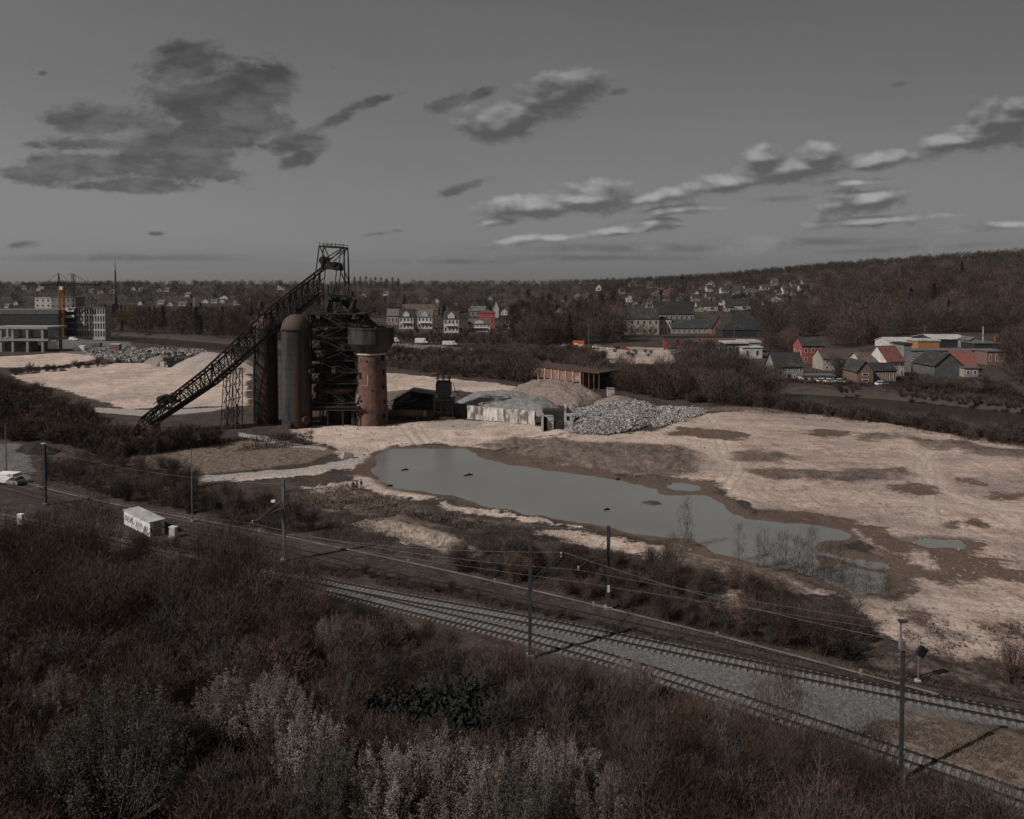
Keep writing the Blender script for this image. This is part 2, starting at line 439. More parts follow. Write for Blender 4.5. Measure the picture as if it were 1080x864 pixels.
NEAR_E = [(1200,484),(1090,466),(1027,458),(930,443),(840,430),(758,421),(650,402),(560,391),(480,392),(410,385),(243,369),(156,361),(60,355),(-160,345)]
CANAL = FAR_E + NEAR_E
TRK_A = [(-40,535),(0,543),(60,555),(173,582),(250,598),(330,613),(393,626),(460,638),(520,648.5),(560,656),(613,666),(660,676),(720,688),(770,699),(853,714.5),(920,728),(980,739.5),(1053,754),(1110,765)]
TRK_B = [(330,619),(377,629),(420,641),(460,650),(510,661.5),(560,674),(610,686.5),(647,697),(727,722),(763,734),(803,747.5),(853,764),(903,780.5),(953,798),(1003,815),(1080,842),(1140,864)]
TRK_C = [(-40,505),(0,514),(50,527),(133,547),(200,560),(277,574),(340,589),(393,604),(470,619),(560,638),(640,656),(720,673),(803,691),(887,711),(953,724),(1020,735),(1080,746),(1130,757)]
TROUGH = [(-30,494),(50,517),(133,536),(200,548),(277,562),(370,582),(470,603),(547,621),(600,633),(647,645),(720,663),(803,683),(907,713),(990,735)]
def spl(pts, step=1.5):
    """ground polyline through pixels, smoothed"""
    p = np.array([[G(*a).x, G(*a).y] for a in pts])
    out = []
    for i in range(len(p) - 1):
        p0, p1, p2, p3 = p[max(i - 1, 0)], p[i], p[i + 1], p[min(i + 2, len(p) - 1)]
        n = max(2, int(np.linalg.norm(p2 - p1) / step))
        for k in range(n):
            t = k / n
            out.append(.5 * ((2 * p1) + (p2 - p0) * t + (2 * p0 - 5 * p1 + 4 * p2 - p3) * t * t + (3 * p1 - p0 - 3 * p2 + p3) * t ** 3))
    out.append(p[-1])
    o = np.array(out)
    for _ in range(12):
        o[1:-1] = (o[:-2] + 2 * o[1:-1] + o[2:]) / 4
    return o
A_LINE, B_LINE, C_LINE = spl(TRK_A), spl(TRK_B), spl(TRK_C)

# patches of ground cover, as seen in the photograph, on the ground plane
SAND = [
    [(-30,378),(50,373),(96,371),(108,378),(60,386),(-30,388)],
    [(14,394),(60,388),(110,383),(160,383),(215,390),(262,392),(262,428),(228,428),(205,430),(165,430),(140,432),(120,429),(100,423),(75,414),(45,407),(18,402)],
    [(392,392),(430,395),(480,400),(520,404),(552,408),(545,416),(500,414),(470,412),(430,412),(392,415)],
    [(300,456),(320,449),(410,449),(440,446),(490,443),(560,448),(605,457),(570,460),(552,470),(520,476),(490,472),(450,469),(415,470),(398,477),(390,487),(360,484),(350,474),(330,466)],
    [(560,462),(610,456),(660,458),(700,452),(742,436),(790,433),(860,439),(930,447),(1000,456),(1120,471),(1120,725),(1075,702),(1010,697),(960,690),(925,668),(905,650),(930,637),(955,632),(965,610),(940,600),(905,560),(860,545),(800,535),(770,522),(748,510),(700,505),(640,498),(580,494),(545,488),(530,480)],
    [(405,564),(430,568),(455,574),(450,578),(425,572)],
    [(205,503),(300,498),(370,487),(386,489),(380,494),(330,501),(260,508),(205,510)],
    [(612,372),(640,366),(700,367),(716,372),(712,384),(660,384),(620,380)],
    [(690,545),(720,552),(750,556),(742,566),(700,558)],
    [(740,618),(772,612),(800,624),(775,636),(742,632)],
    [(905,632),(960,625),(1000,640),(1010,670),(960,672),(915,655)],
    [(840,615),(875,622),(880,632),(850,630)],
    [(384,500),(400,507),(425,517),(470,527),(440,529),(400,523),(376,514),(372,506)],
    [(330,512),(372,508),(376,516),(350,522),(325,520)], [(470,532),(560,546),(620,556),(610,560),(540,548),(470,538)], [(560,556),(640,570),(700,580),(690,586),(620,574),(560,562)],
]
MUD = [
    [(745,521),(773,527),(800,540),(830,537),(867,543),(900,547),(917,557),(937,555),(952,563),(962,573),(1007,563),(1025,573),(1013,583),(1053,588),(1060,600),(1120,604),(1120,622),(1053,613),(1010,618),(967,613),(960,627),(973,638),(960,645),(945,634),(930,612),(880,600),(850,580),(900,575),(905,562),(880,556),(820,550),(780,540)],
    [(942,513),(960,509),(984,514),(986,522),(970,525),(950,519)],
    [(1012,506),(1030,504),(1045,514),(1030,517)], [(1055,521),(1085,520),(1085,530),(1060,528)],
    [(993,551),(1035,553),(1040,557),(1000,556)], [(1045,659),(1085,656),(1085,670),(1050,672)],
    [(1000,467),(1020,463),(1024,468),(1008,471)],
    [(397,480),(385,492),(380,500),(396,505),(402,490)],
    [(660,503),(700,503),(750,507),(760,518),(700,523)],
    [(505,474),(560,484),(640,496),(640,503),(560,492),(505,480)],
    [(720,450),(770,455),(800,462),(760,464),(700,458)], [(860,452),(900,456),(890,463),(850,460)],
    [(960,640),(990,650),(1000,662),(975,660)],
]
HOLE = [[(946,583),(966,577),(975,590),(983,598),(960,596)], [(873,558),(918,563),(930,590),(900,586),(905,570)]]
DARK = [
    [(558,470),(580,462),(620,466),(660,466),(715,471),(742,480),(735,496),(705,508),(640,500),(590,493),(548,487),(535,480)],
    [(500,470),(540,463),(600,461),(575,470),(545,480),(520,477)],
    [(786,494),(830,493),(880,497),(925,495),(953,493),(963,500),(940,508),(880,507),(820,505),(790,500)],
    [(765,478),(800,475),(850,482),(830,488),(780,486)], [(900,458),(945,459),(938,466),(905,465)],
    [(960,462),(1000,465),(1060,473),(1090,474),(1090,486),(1040,480),(980,476)],
    [(915,662),(960,680),(1010,697),(1080,706),(1120,730),(1120,760),(1000,728),(930,706),(900,690)],
    [(960,634),(975,640),(1000,660),(1015,672),(985,668),(960,650)],
]
GRASS = [
    [(205,470),(270,466),(330,470),(352,478),(330,488),(260,496),(205,500),(150,496),(130,480)],
    [(395,540),(440,548),(480,560),(470,566),(400,552)],
    [(620,455),(585,470),(545,486),(560,488),(600,474),(640,458)],
    [(700,470),(735,468),(742,476),(720,480)],
    [(700,560),(760,575),(820,600),(860,620),(830,640),(760,615),(700,585)],
    [(930,760),(1000,762),(1100,786),(1150,800),(1150,850),(1060,822),(960,790),(905,768)],
    [(392,412),(430,411),(470,412),(480,420),(440,430),(395,430)],
    [(230,395),(262,400),(262,425),(232,424)],
    [(735,428),(790,430),(860,436),(935,444),(1090,466),(1090,472),(935,449),(860,440),(790,434),(740,434)],
    [(300,520),(370,512),(400,524),(470,540),(520,552),(480,562),(380,540),(300,535)],
]
GRAVEL = [
    [(320,612),(393,621),(460,632),(560,650),(660,669),(770,693),(853,709),(940,726),(1000,738),(1120,762),(1120,776),(1000,757),(945,746),(955,757),(925,768),(905,774),(960,790),(1080,836),(1160,868),(1160,880),(1060,845),(950,806),(850,772),(760,742),(650,705),(560,682),(460,655),(390,637),(330,620)],
    [(-20,470),(20,470),(36,478),(36,505),(30,512),(-20,508)],
    [(60,356),(130,357),(150,372),(180,373),(172,383),(108,376),(60,372)],
]
DTRACK = [
    [(-20,512),(50,524),(200,556),(340,584),(470,613),(640,650),(800,685),(950,719),(1120,752),(1120,762),(950,727),(800,696),(640,662),(470,627),(340,600),(200,570),(50,535),(-20,520)],
    [(-40,528),(60,549),(173,575),(330,607),(400,622),(380,634),(320,620),(173,590),(60,562),(-40,542)],
]
PATH = [
    [(100,430),(160,433),(230,430),(250,425),(251,428),(225,434),(160,440),(100,435)],
    [(252,457),(275,460),(310,468),(345,473),(342,476),(305,472),(270,464),(252,461)],
    [(208,503),(260,499),(330,493),(380,482),(405,480),(404,485),(385,489),(335,499),(260,505),(206,508)],
    [(413,362),(450,364),(500,367),(500,371),(440,369),(410,366)],
    [(645,372),(690,370),(760,366),(760,369),(700,374),(645,375)],
]
RUTS = [[(425, 450), (434, 460), (441, 469)], [(437, 449), (446, 460), (453, 470)], [(541, 487), (575, 482), (612, 468), (660, 455), (720, 448), (800, 446), (900, 456), (960, 470), (985, 495), (975, 525), (985, 552)],
        [(640, 458), (700, 462), (760, 470), (790, 486), (775, 505), (765, 520)], [(745, 436), (760, 452), (757, 470), (770, 490)], [(1000, 462), (980, 480), (960, 492), (985, 520), (1060, 545)], [(870, 520), (930, 530), (1010, 535), (1090, 540)],
        [(60, 400), (120, 395), (200, 396), (255, 405)], [(40, 402), (110, 415), (190, 412), (250, 420)], [(990, 640), (1030, 650), (1090, 645)], [(960, 650), (1010, 668), (1080, 690)], [(340, 460), (400, 456), (470, 452), (560, 455)]]
def build_ground():
    py = np.concatenate([np.arange(1010, 640, -2.2), np.arange(640, 420, -1.15), np.arange(420, 318, -0.8)])
    v = (py - CY) / FOC
    Y = CAM_H * (CP - v * SP) / (SP + v * CP)
    Y = np.concatenate([[14, 22], Y[Y > 26], np.geomspace(Y[-1] * 1.02, 7000, 70)])
    tx = np.concatenate([np.linspace(-3, -.95, 22), np.linspace(-.93, -.72, 40), np.linspace(-.715, .715, 620), np.linspace(.72, .93, 40), np.linspace(.95, 3, 22)])
    YY, TT = np.meshgrid(Y, tx, indexing='ij')
    X = (TT * YY).ravel(); Yf = YY.ravel()
    near = Yf < 520
    z = hill(X, Yf)
    n1 = fbm(X / 14, Yf / 14, 3); n2 = fbm(X / 3.2, Yf / 3.2, 9)
    wx = X + 5 * fbm(X / 9, Yf / 9, 21) + 2.0 * fbm(X / 2.2, Yf / 2.2, 25); wy = Yf + 5 * fbm(X / 9 + 50, Yf / 9, 33) + 2.0 * fbm(X / 2.2 + 9, Yf / 2.2, 37)
    rd = np.full(X.shape, 99.0)
    kk = Yf < 190
    rd[kk] = np.minimum(np.minimum(seg_dist(X[kk], Yf[kk], A_LINE[::4], False), seg_dist(X[kk], Yf[kk], B_LINE[::4], False)), seg_dist(X[kk], Yf[kk], C_LINE[::4], False))
    flat = sst(rd, 3.0, 9.0)
    z = z + (0.9 * n1 + 0.35 * n2) * flat * np.where(near, 1, 1.0)
    att = {}
    def field(name, polys, w=True, holes=()):
        f = np.full(X.shape, -8.0)
        for p in polys:
            f = np.maximum(f, sdf(wx if w else X, wy if w else Yf, polyG(p), 9.0))
        for p in holes:
            f = np.minimum(f, -sdf(wx, wy, polyG(p), 9.0))
        att[name] = np.clip(f, -8, 8)
        return f
    field('sand', SAND); field('mud', MUD, holes=HOLE); dk = field('dark', DARK); field('grass', GRASS)
    gv = field('gravel', GRAVEL[:1], w=False); att['gravel'] = np.clip(np.maximum(sdf(X + .5 * n2, Yf + .5 * n1, polyG(GRAVEL[0]), 9.0), np.max([sdf(wx, wy, polyG(p), 9.0) for p in GRAVEL[1:]], axis=0)), -8, 8)
    field('dtrack', DTRACK, w=False); field('path', PATH, w=False)
    rd_ = np.full(X.shape, 9.0)
    for t in RUTS: rd_ = np.minimum(rd_, np.abs(seg_dist(X + .6 * n1, Yf + .6 * n2, spl(t, 4.0)[::1], False) - .95))
    att['rut'] = np.clip(.38 - rd_, -8, 8)
    ld = np.full(X.shape, 9.0)
    for t in RUTS: ld = np.minimum(ld, seg_dist(X, Yf, spl(t, 4.0), False))
    att['lane'] = np.clip(1.2 - ld, -8, 8)
    # basins of the pond, the puddles and the canal
    sw = .75
    pd = np.max([sdf(X + sw * (wx - X), Yf + sw * (wy - Yf), polyG(p), 12.0) for p in (POND, POND2, PUD1, PUD2)], axis=0)
    att['wet'] = np.clip(pd, -8, 8)
    z = z * sst(-pd, -1, 9) if False else np.where(pd > -9, z * np.clip(.25 - pd / 12, 0, 1) + np.clip(-pd * .09, -1.2, .45) * (1 - np.clip(.25 - pd / 12, 0, 1)), z)
    cd = sdf(X + .25 * (wx - X), Yf + .25 * (wy - Yf), polyG(CANAL), 24.0)
    z = np.where(cd > -6, z - sst(cd, -5, 3.0) * 4.2, z)
    att['canal'] = np.clip(cd, -8, 8)
    # long bank with the eroded pale face
    a, b = G(393, 557), G(480, 581)
    d = (b - a); L = d.length; d.normalize()
    al = (X - a.x) * d.x + (Yf - a.y) * d.y
    sd = -(X - a.x) * d.y + (Yf - a.y) * d.x + 2.6 * n2 + 1.5 * n1
    z = z + 1.25 * np.clip(sd / .7, 0, 1) * sst(sd, 9, 2) * sst(al, -3, 2) * sst(al, L + 3, L - 2) * (1 + .5 * n1)
    att['face'] = np.where((al > -4) & (al < L + 4), np.clip(1.6 - np.abs(sd - .4), -8, 8), -8.0)
    n3 = fbm(X / 1.1, Yf / 1.1, 71)
    z = z + (.30 * n3 + .25 * n2) * flat * np.where(Yf < 330, 1, 0) * sst(-pd, .3, 3.0)
    # low ridge of dark spoil in the middle of the site
    z = z + np.clip(dk, 0, 3) * .12 * (1 + 2.2 * n2 + 1.6 * n3)
    z = np.where((pd < -1.0) & (cd < -7) & (Yf < 300) & (Yf > 80), np.maximum(z, .05 + .04 * n3), z)   # no hollow but the ponds holds water
    nr, nc = len(Y), len(tx)
    idx = np.arange(nr * nc).reshape(nr, nc)
    f = np.stack([idx[:-1, :-1], idx[:-1, 1:], idx[1:, 1:], idx[1:, :-1]], -1).reshape(-1, 4)
    me = mesh_np('ground', np.stack([X, Yf, z], 1), f, None, True)
    for k, a in att.items():
        t = me.attributes.new(k, 'FLOAT', 'POINT'); t.data.foreach_set('value', a.astype(np.float32))
    # ---- material
    m = bpy.data.materials.new('ground'); m.use_nodes = True
    q = NT(m.node_tree)
    geo = q.n('ShaderNodeNewGeometry'); pos = geo.outputs['Position']
    at = lambda n: q.n('ShaderNodeAttribute', attribute_name=n).outputs['Fac']
    big = q.noise(pos, .035, 5, .55); mid = q.noise(pos, .22, 6, .62); fine = q.noise(pos, 1.1, 6, .65); grit = q.noise(pos, 5.0, 4, .7)
    def edge(name, amp=3.0, w=.45, off=0.0):
        x = q.m('ADD', at(name), q.m('MULTIPLY', q.m('SUBTRACT', q.m('MULTIPLY_ADD', fine, .4, q.m('MULTIPLY', mid, .6)), .5), amp * 2.4))
        return q.sstep(x, -w + off, w + off)
    # scrub soil
    col = q.mix(q.sstep(mid, .35, .68), (.036, .028, .026), (.070, .054, .047))
    col = q.mix(q.sstep(fine, .52, .70), col, (.100, .078, .066))
    far = q.n('ShaderNodeSeparateXYZ', i={0: pos}).outputs[1]
    farf = q.sstep(far, 380, 700)
    fcol = q.mix(q.sstep(q.noise(pos, .012, 5, .6), .42, .6), (.030, .026, .024), (.054, .046, .041))
    col = q.mix(farf, col, fcol)
    # dry grass
    gcol = q.mix(q.sstep(fine, .35, .66), (.215, .170, .138), (.085, .066, .056))
    col = q.mix(q.m('MULTIPLY', edge('grass', 4.0, 1.2), .85), col, gcol)
    # sand: pale pinkish, streaked by wheels, freckled with stones and damp
    st = q.noise(q.n('ShaderNodeMapping', i={0: pos, 'Rotation': (0, 0, R(28)), 'Scale': (.08, .4, 1)}).outputs[0], 1.0, 5, .6)
    st2 = q.noise(q.n('ShaderNodeMapping', i={0: pos, 'Rotation': (0, 0, R(-62)), 'Scale': (.05, .45, 1)}).outputs[0], 1.0, 5, .6)
    scol = q.mix(q.sstep(mid, .3, .7), (.58, .46, .395), (.40, .318, .272))
    scol = q.mix(q.m('MULTIPLY', q.sstep(st, .52, .66), .6), scol, (.275, .218, .192))
    scol = q.mix(q.m('MULTIPLY', q.sstep(st2, .54, .66), .5), scol, (.30, .24, .21))
    scol = q.mix(q.m('MULTIPLY', q.sstep(big, .50, .66), .55), scol, (.235, .198, .185))
    scol = q.mix(q.m('MULTIPLY', q.sstep(fine, .55, .68), .6), scol, (.225, .178, .152))
    scol = q.mix(q.m('MULTIPLY', q.sstep(grit, .60, .70), .5), scol, (.56, .48, .43))
    patch = q.noise(q.n('ShaderNodeMapping', i={0: pos, 'Scale': (.085, .05, 1)}).outputs[0], 1.0, 7, .62, dist=.6)
    scol = q.mix(q.m('MULTIPLY', q.sstep(patch, .50, .60), .55), scol, (.30, .262, .245))
    scol = q.mix(q.m('MULTIPLY', q.sstep(patch, .44, .36), .5), scol, (.53, .455, .405))
    blot = q.noise(q.n('ShaderNodeMapping', i={0: pos, 'Scale': (.42, .26, 1)}).outputs[0], 1.0, 8, .72)
    scol = q.mix(q.m('MULTIPLY', q.sstep(blot, .54, .64), .62), scol, (.19, .152, .134))
    # cloud shadow painted into the sand's colour: greyer and duller in the east
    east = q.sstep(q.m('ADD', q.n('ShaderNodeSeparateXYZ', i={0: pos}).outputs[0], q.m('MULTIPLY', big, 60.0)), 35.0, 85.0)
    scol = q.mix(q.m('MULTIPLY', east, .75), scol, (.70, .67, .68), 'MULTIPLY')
    rut = q.m('ADD', at('rut'), q.m('MULTIPLY', q.m('SUBTRACT', fine, .5), .35))
    scol = q.mix(q.m('MULTIPLY', q.sstep(rut, -.12, .2), .8), scol, (.20, .16, .14))
    scol = q.mix(q.m('MULTIPLY', q.sstep(at('lane'), -2.2, 1.0), .45), scol, (.50, .42, .37))
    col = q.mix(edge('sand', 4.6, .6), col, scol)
    # gravel and railway
    vor = q.n('ShaderNodeTexVoronoi', i={'Vector': pos, 'Scale': 6.0}).outputs['Color']
    gr = q.mix(q.m('MULTIPLY', q.n('ShaderNodeRGBToBW', i={0: vor}).outputs[0], 1.0), (.070, .070, .073), (.165, .163, .163))
    gr = q.mix(q.m('MULTIPLY', q.sstep(mid, .55, .68), .6), gr, (.055, .052, .050))
    col = q.mix(q.m('MULTIPLY', edge('dtrack', 1.0, .5), .85), col, q.mix(q.sstep(fine, .4, .62), (.030, .028, .028), (.060, .052, .048)))
    col = q.mix(edge('gravel', .6, .35), col, gr)
    pcol = q.mix(q.sstep(fine, .4, .7), (.36, .33, .31), (.24, .215, .20))
    col = q.mix(q.m('MULTIPLY', edge('path', .7, .35), .9), col, pcol)
    # spoil and mud
    col = q.mix(q.m('MULTIPLY', edge('dark', 7.0, 1.8), .8), col, q.mix(q.sstep(q.m('MULTIPLY_ADD', fine, .5, q.m('MULTIPLY', blot, .5)), .44, .60), (.042, .032, .028), (.135, .102, .086)))
    md = q.m('MULTIPLY', edge('mud', 5.0, .8), .95)
    col = q.mix(md, col, q.mix(q.sstep(mid, .3, .7), (.112, .077, .061), (.085, .060, .049)))
    wetx = q.m('ADD', at('wet'), q.m('MULTIPLY', q.m('SUBTRACT', fine, .5), 2.5))
    wt = q.sstep(wetx, -2.2, -.6)
    col = q.mix(q.m('MULTIPLY', wt, .8), col, (.105, .078, .064))
    col = q.mix(edge('face', 2.2, .4), col, q.mix(q.sstep(fine, .4, .65), (.27, .22, .19), (.12, .095, .083)))
    col = q.mix(edge('canal', 1.0, .6, -3.0), col, (.060, .048, .040))
    g2 = q.noise(pos, 2.6, 6, .75)
    gm = q.n('ShaderNodeMapRange', i={0: g2, 1: .34, 2: .66, 3: .68, 4: 1.28}).outputs[0]
    vs_ = q.t.nodes.new('ShaderNodeVectorMath'); vs_.operation = 'SCALE'; q.set(vs_.inputs[0], col); q.set(vs_.inputs[3], gm); col = vs_.outputs[0]
    rgh = q.m('SUBTRACT', .95, q.m('MULTIPLY', md, .2))
    b = q.n('ShaderNodeBsdfPrincipled', i={'Base Color': col, 'Roughness': rgh, 'Specular IOR Level': .15})
    hgt = q.m('ADD', q.m('MULTIPLY', fine, .5), q.m('ADD', q.m('MULTIPLY', grit, .12), q.m('ADD', q.m('MULTIPLY', st, .06), q.m('MULTIPLY', mid, 1.0))))
    bp = q.n('ShaderNodeBump', i={'Strength': .85, 'Distance': .55, 'Height': hgt})
    q.l.new(bp.outputs[0], b.inputs['Normal'])
    q.n('ShaderNodeOutputMaterial', i={0: b.outputs[0]})
    me.materials.append(m)
    o = link('ground', me); o['kind'] = 'structure'
build_ground()

def water_mat(name, c, rough, bump, sc, spec=.5):
    m = bpy.data.materials.new(name); m.use_nodes = True
    q = NT(m.node_tree)
    pos = q.n('ShaderNodeNewGeometry').outputs['Position']
    n = q.noise(q.n('ShaderNodeMapping', i={0: pos, 'Scale': (sc, sc * 1.8, 1)}).outputs[0], 1.0, 4, .6)
    n2 = q.noise(pos, .05, 3, .5)
    cc = q.mix(q.sstep(n2, .3, .7), c, tuple(k * .86 for k in c))
    b = q.n('ShaderNodeBsdfPrincipled', i={'Base Color': cc, 'Roughness': rough, 'IOR': 1.33, 'Specular IOR Level': spec})
    bp = q.n('ShaderNodeBump', i={'Strength': bump, 'Distance': .05, 'Height': n})
    q.l.new(bp.outputs[0], b.inputs['Normal'])
    q.n('ShaderNodeOutputMaterial', i={0: b.outputs[0]})
    return m
def sheet(name, pts, z, m):
    mb = MB(); p = [G(*a) for a in pts]
    mb.add([(a.x, a.y, z) for a in p], [tuple(range(len(p)))])
    o = mb.build(name, m); o['kind'] = 'structure'
    return o
pw = water_mat('pond_water', (.165, .168, .166), .12, .45, 1.6)
sheet('pond_water', [(380,465),(520,462),(560,480),(660,496),(760,512),(830,540),(925,550),(930,585),(960,590),(965,640),(900,640),(800,606),(700,580),(600,556),(500,540),(390,520)], -.03, pw)
sheet('puddle_water', [(945,566),(975,563),(1015,565),(1022,578),(1010,583),(960,580)], -.035, pw)
sheet('puddle_water', [(950,510),(972,509),(975,519),(957,520)], -.035, pw)
mb = MB(); p0 = [G(*a) for a in FAR_E]; p1 = [G(*a) for a in NEAR_E[::-1]]
cw = []
for a, b in zip(p0, p1):
    d = (a - b).normalized() * 5
    cw += [(a.x + d.x, a.y + d.y, -2.0), (b.x - d.x, b.y - d.y, -2.0)]
mb.add(cw, [(2 * i, 2 * i + 1, 2 * i + 3, 2 * i + 2) for i in range(len(p0) - 1)])
o = mb.build('canal_water', water_mat('canal_water', (.030, .026, .023), .22, .3, .8, .04)); o['kind'] = 'structure'
# ------------------------------------------------------------------ plants: crowns are thousands of twig or leaf slivers on real limbs
def slivers(rng, p, d, L, w):
    """thin triangles from points p along directions d"""
    n = len(p)
    s = np.cross(d, rng.normal(size=(n, 3))); s /= np.linalg.norm(s, axis=1, keepdims=True) + 1e-9
    w = np.broadcast_to(np.asarray(w), (n,))[:, None]; L = np.broadcast_to(np.asarray(L), (n,))[:, None]
    v = np.stack([p - s * w / 2, p + s * w / 2, p + d * L + rng.normal(size=(n, 3)) * L * .12], 1)
    return v.reshape(-1, 3)
def unit(a): return a / (np.linalg.norm(a, axis=1, keepdims=True) + 1e-9)
def limbs_mesh(name, segs, m):
    b = MB()
    for a, c, r0, r1 in segs: b.tube(a, c, r0, r1, 5, caps=False)
    return b.mesh(name, m, True)
def tris(n): return np.arange(n * 3).reshape(-1, 3)

def make_tree(seed, H=10, rad=3.4, base=.28, n=1700, tw=(.5, 1.3), w=.06, up=.55, mat_='brown', trunk='stem', crown='crown', prof='round', r0=None, clump=55):
    """bare broadleaf tree: returns meshes (trunk, crown)"""
    rng = np.random.default_rng(seed); pr = random.Random(seed)
    segs = []; r0 = r0 or H * .018
    top = Vector((pr.uniform(-.4, .4), pr.uniform(-.4, .4), H * .82))
    pts = [Vector((0, 0, -.4)), Vector((pr.uniform(-.15, .15), pr.uniform(-.15, .15), H * base)), top * .6 + Vector((0, 0, H * .06)), top]
    for i in range(3): segs.append((pts[i], pts[i + 1], r0 * (1 - .28 * i), r0 * (1 - .28 * (i + 1)) + .01))
    cen = []; zc = H * (base + 1) / 2; hz_ = H * (1 - base) / 2
    for k in range(clump):
        t = rng.uniform(0, 1)
        ph = rng.uniform(0, 6.283)
        if prof == 'round':
            z = -1 + 2 * t; rr = math.sqrt(max(0, 1 - z * z)) * rad * (0.55 + .5 * rng.random() ** .5)
            zz = zc + z * hz_ * .92
        elif prof == 'column':
            zz = H * (.10 + .88 * t); rr = rad * (1 - abs(2 * t - .8) ** 3 * .55) * (1 - t ** 4 * .8) * rng.random() ** .4
        else:
            zz = H * (.08 + .90 * t); rr = rad * (1 - t) ** .8 * (.5 + .5 * rng.random())
        cen.append((rr * math.cos(ph), rr * math.sin(ph), zz))
    cen = np.array(cen)
    for k in range(0, clump, 2):
        c = Vector(cen[k]); zb = max(H * base * .7, min(H * .8, c.z - Vector((c.x, c.y)).length * .8))
        f = min(1.0, zb / (H * .82)); a = Vector((top.x * f, top.y * f, zb))
        m = (a + c) / 2 + Vector((0, 0, -.08 * (c - a).length))
        segs += [(a, m, r0 * .34, r0 * .22), (m, c, r0 * .22, r0 * .07)]
    sg = rad * .22 if prof != 'column' else rad * .35
    ci = rng.integers(0, clump, n)
    p = cen[ci] + rng.normal(size=(n, 3)) * sg * np.array([1, 1, 1.1])
    p[:, 2] = np.maximum(p[:, 2], .2)
    out = p - np.array([0, 0, H * base + (0 if prof != 'column' else -99)])
    if prof == 'column': out = p * np.array([1, 1, 0])
    d = unit(unit(out) * (1 - up) + np.array([0, 0, up]) + rng.normal(size=(n, 3)) * .38)
    v = slivers(rng, p, d, rng.uniform(tw[0], tw[1], n), w)
    return limbs_mesh('trunk', segs, TW.get(trunk) or trunk), mesh_np(crown, v, tris(n), TW[mat_])

def make_shrub(seed, H=4.2, rad=2.4, n=1500, w=.038, tw=(.28, .72), mat_='brown', stems=16, trunk='stem'):
    """many stems from one stool, twiggy all over"""
    rng = np.random.default_rng(seed); pr = random.Random(seed)
    segs = []; tips = []; mids = []
    for k in range(stems):
        a = pr.uniform(0, 6.283); lean = rad * pr.random() ** .6; h = H * (1 - .35 * (lean / rad) ** 2) * pr.uniform(.72, 1.0)
        b0 = Vector((math.cos(a) * .25, math.sin(a) * .25, -.3)); tip = Vector((math.cos(a) * lean, math.sin(a) * lean, h))
        m = Vector((tip.x * .42, tip.y * .42, h * .55))
        segs += [(b0, m, .05, .032), (m, tip, .032, .01)]
        tips.append(tip); mids.append(m)
    tips = np.array(tips); mids = np.array(mids)
    k = rng.integers(0, stems, n); t = rng.random(n) ** .75
    p = mids[k] * (1 - t[:, None]) + tips[k] * t[:, None]
    low = rng.random(n) < .35
    p[low] = mids[k][low] * (rng.uniform(.2, 1, low.sum())[:, None])
    p = p + rng.normal(size=(n, 3)) * np.array([.30, .30, .26]) * rad / 2.2
    p[:, 2] = np.maximum(p[:, 2], .05)
    d = unit(unit(p * np.array([1, 1, .3])) * .62 + np.array([0, 0, .5]) + rng.normal(size=(n, 3)) * .52)
    v = slivers(rng, p, d, rng.uniform(tw[0], tw[1], n), w)
    return limbs_mesh('stems', segs, TW.get(trunk) or trunk), mesh_np('twigs', v, tris(n), TW[mat_])

def leaf_quads(rng, p, size, upb=.3, asp=.45):
    n = len(p)
    d = unit(rng.normal(size=(n, 3)) + np.array([0, 0, upb])); s = np.cross(d, rng.normal(size=(n, 3))); s = unit(s)
    L = (size * rng.uniform(.6, 1.4, n))[:, None]
    v = np.stack([p, p + d * L * .5 + s * L * asp / 2, p + d * L, p + d * L * .5 - s * L * asp / 2], 1).reshape(-1, 3)
    return v, np.arange(n * 4).reshape(-1, 4)
def make_plume(seed, H=5.5, rad=2.6, shoots=64, per=270, leaf=.09, mat_='pale'):
    """willow with upright leafy shoots standing out of a rounded head"""
    rng = np.random.default_rng(seed); pr = random.Random(seed)
    segs = []; ps = []
    for k in range(shoots):
        a = pr.uniform(0, 6.283); r = rad * pr.random() ** .55
        h = H * (1 - .42 * (r / rad) ** 2) * pr.uniform(.78, 1.04)
        root_ = Vector((math.cos(a) * .2, math.sin(a) * .2, -.3)); k1 = Vector((math.cos(a) * r * .8, math.sin(a) * r * .8, h * .5)); tip = Vector((math.cos(a) * r, math.sin(a) * r, h))
        segs += [(root_, k1, .055, .03), (k1, tip, .03, .008)]
        t = rng.random(per) ** .8
        q = np.array(k1)[None] * (1 - t[:, None]) + np.array(tip)[None] * t[:, None]
        sp = .20 * (1.05 - t)[:, None] + .05
        ps.append(q + rng.normal(size=(per, 3)) * sp * np.array([1, 1, .8]))
        lo = rng.random(per // 3)
        ps.append(np.array(k1)[None] * lo[:, None] + rng.normal(size=(per // 3, 3)) * .28)
    p = np.concatenate(ps); p[:, 2] = np.maximum(p[:, 2], .05)
    v, f = leaf_quads(rng, p, leaf, .9, .34)
    return limbs_mesh('stems', segs, bark_m), mesh_np('leafy_shoots', v, f, TW[mat_])
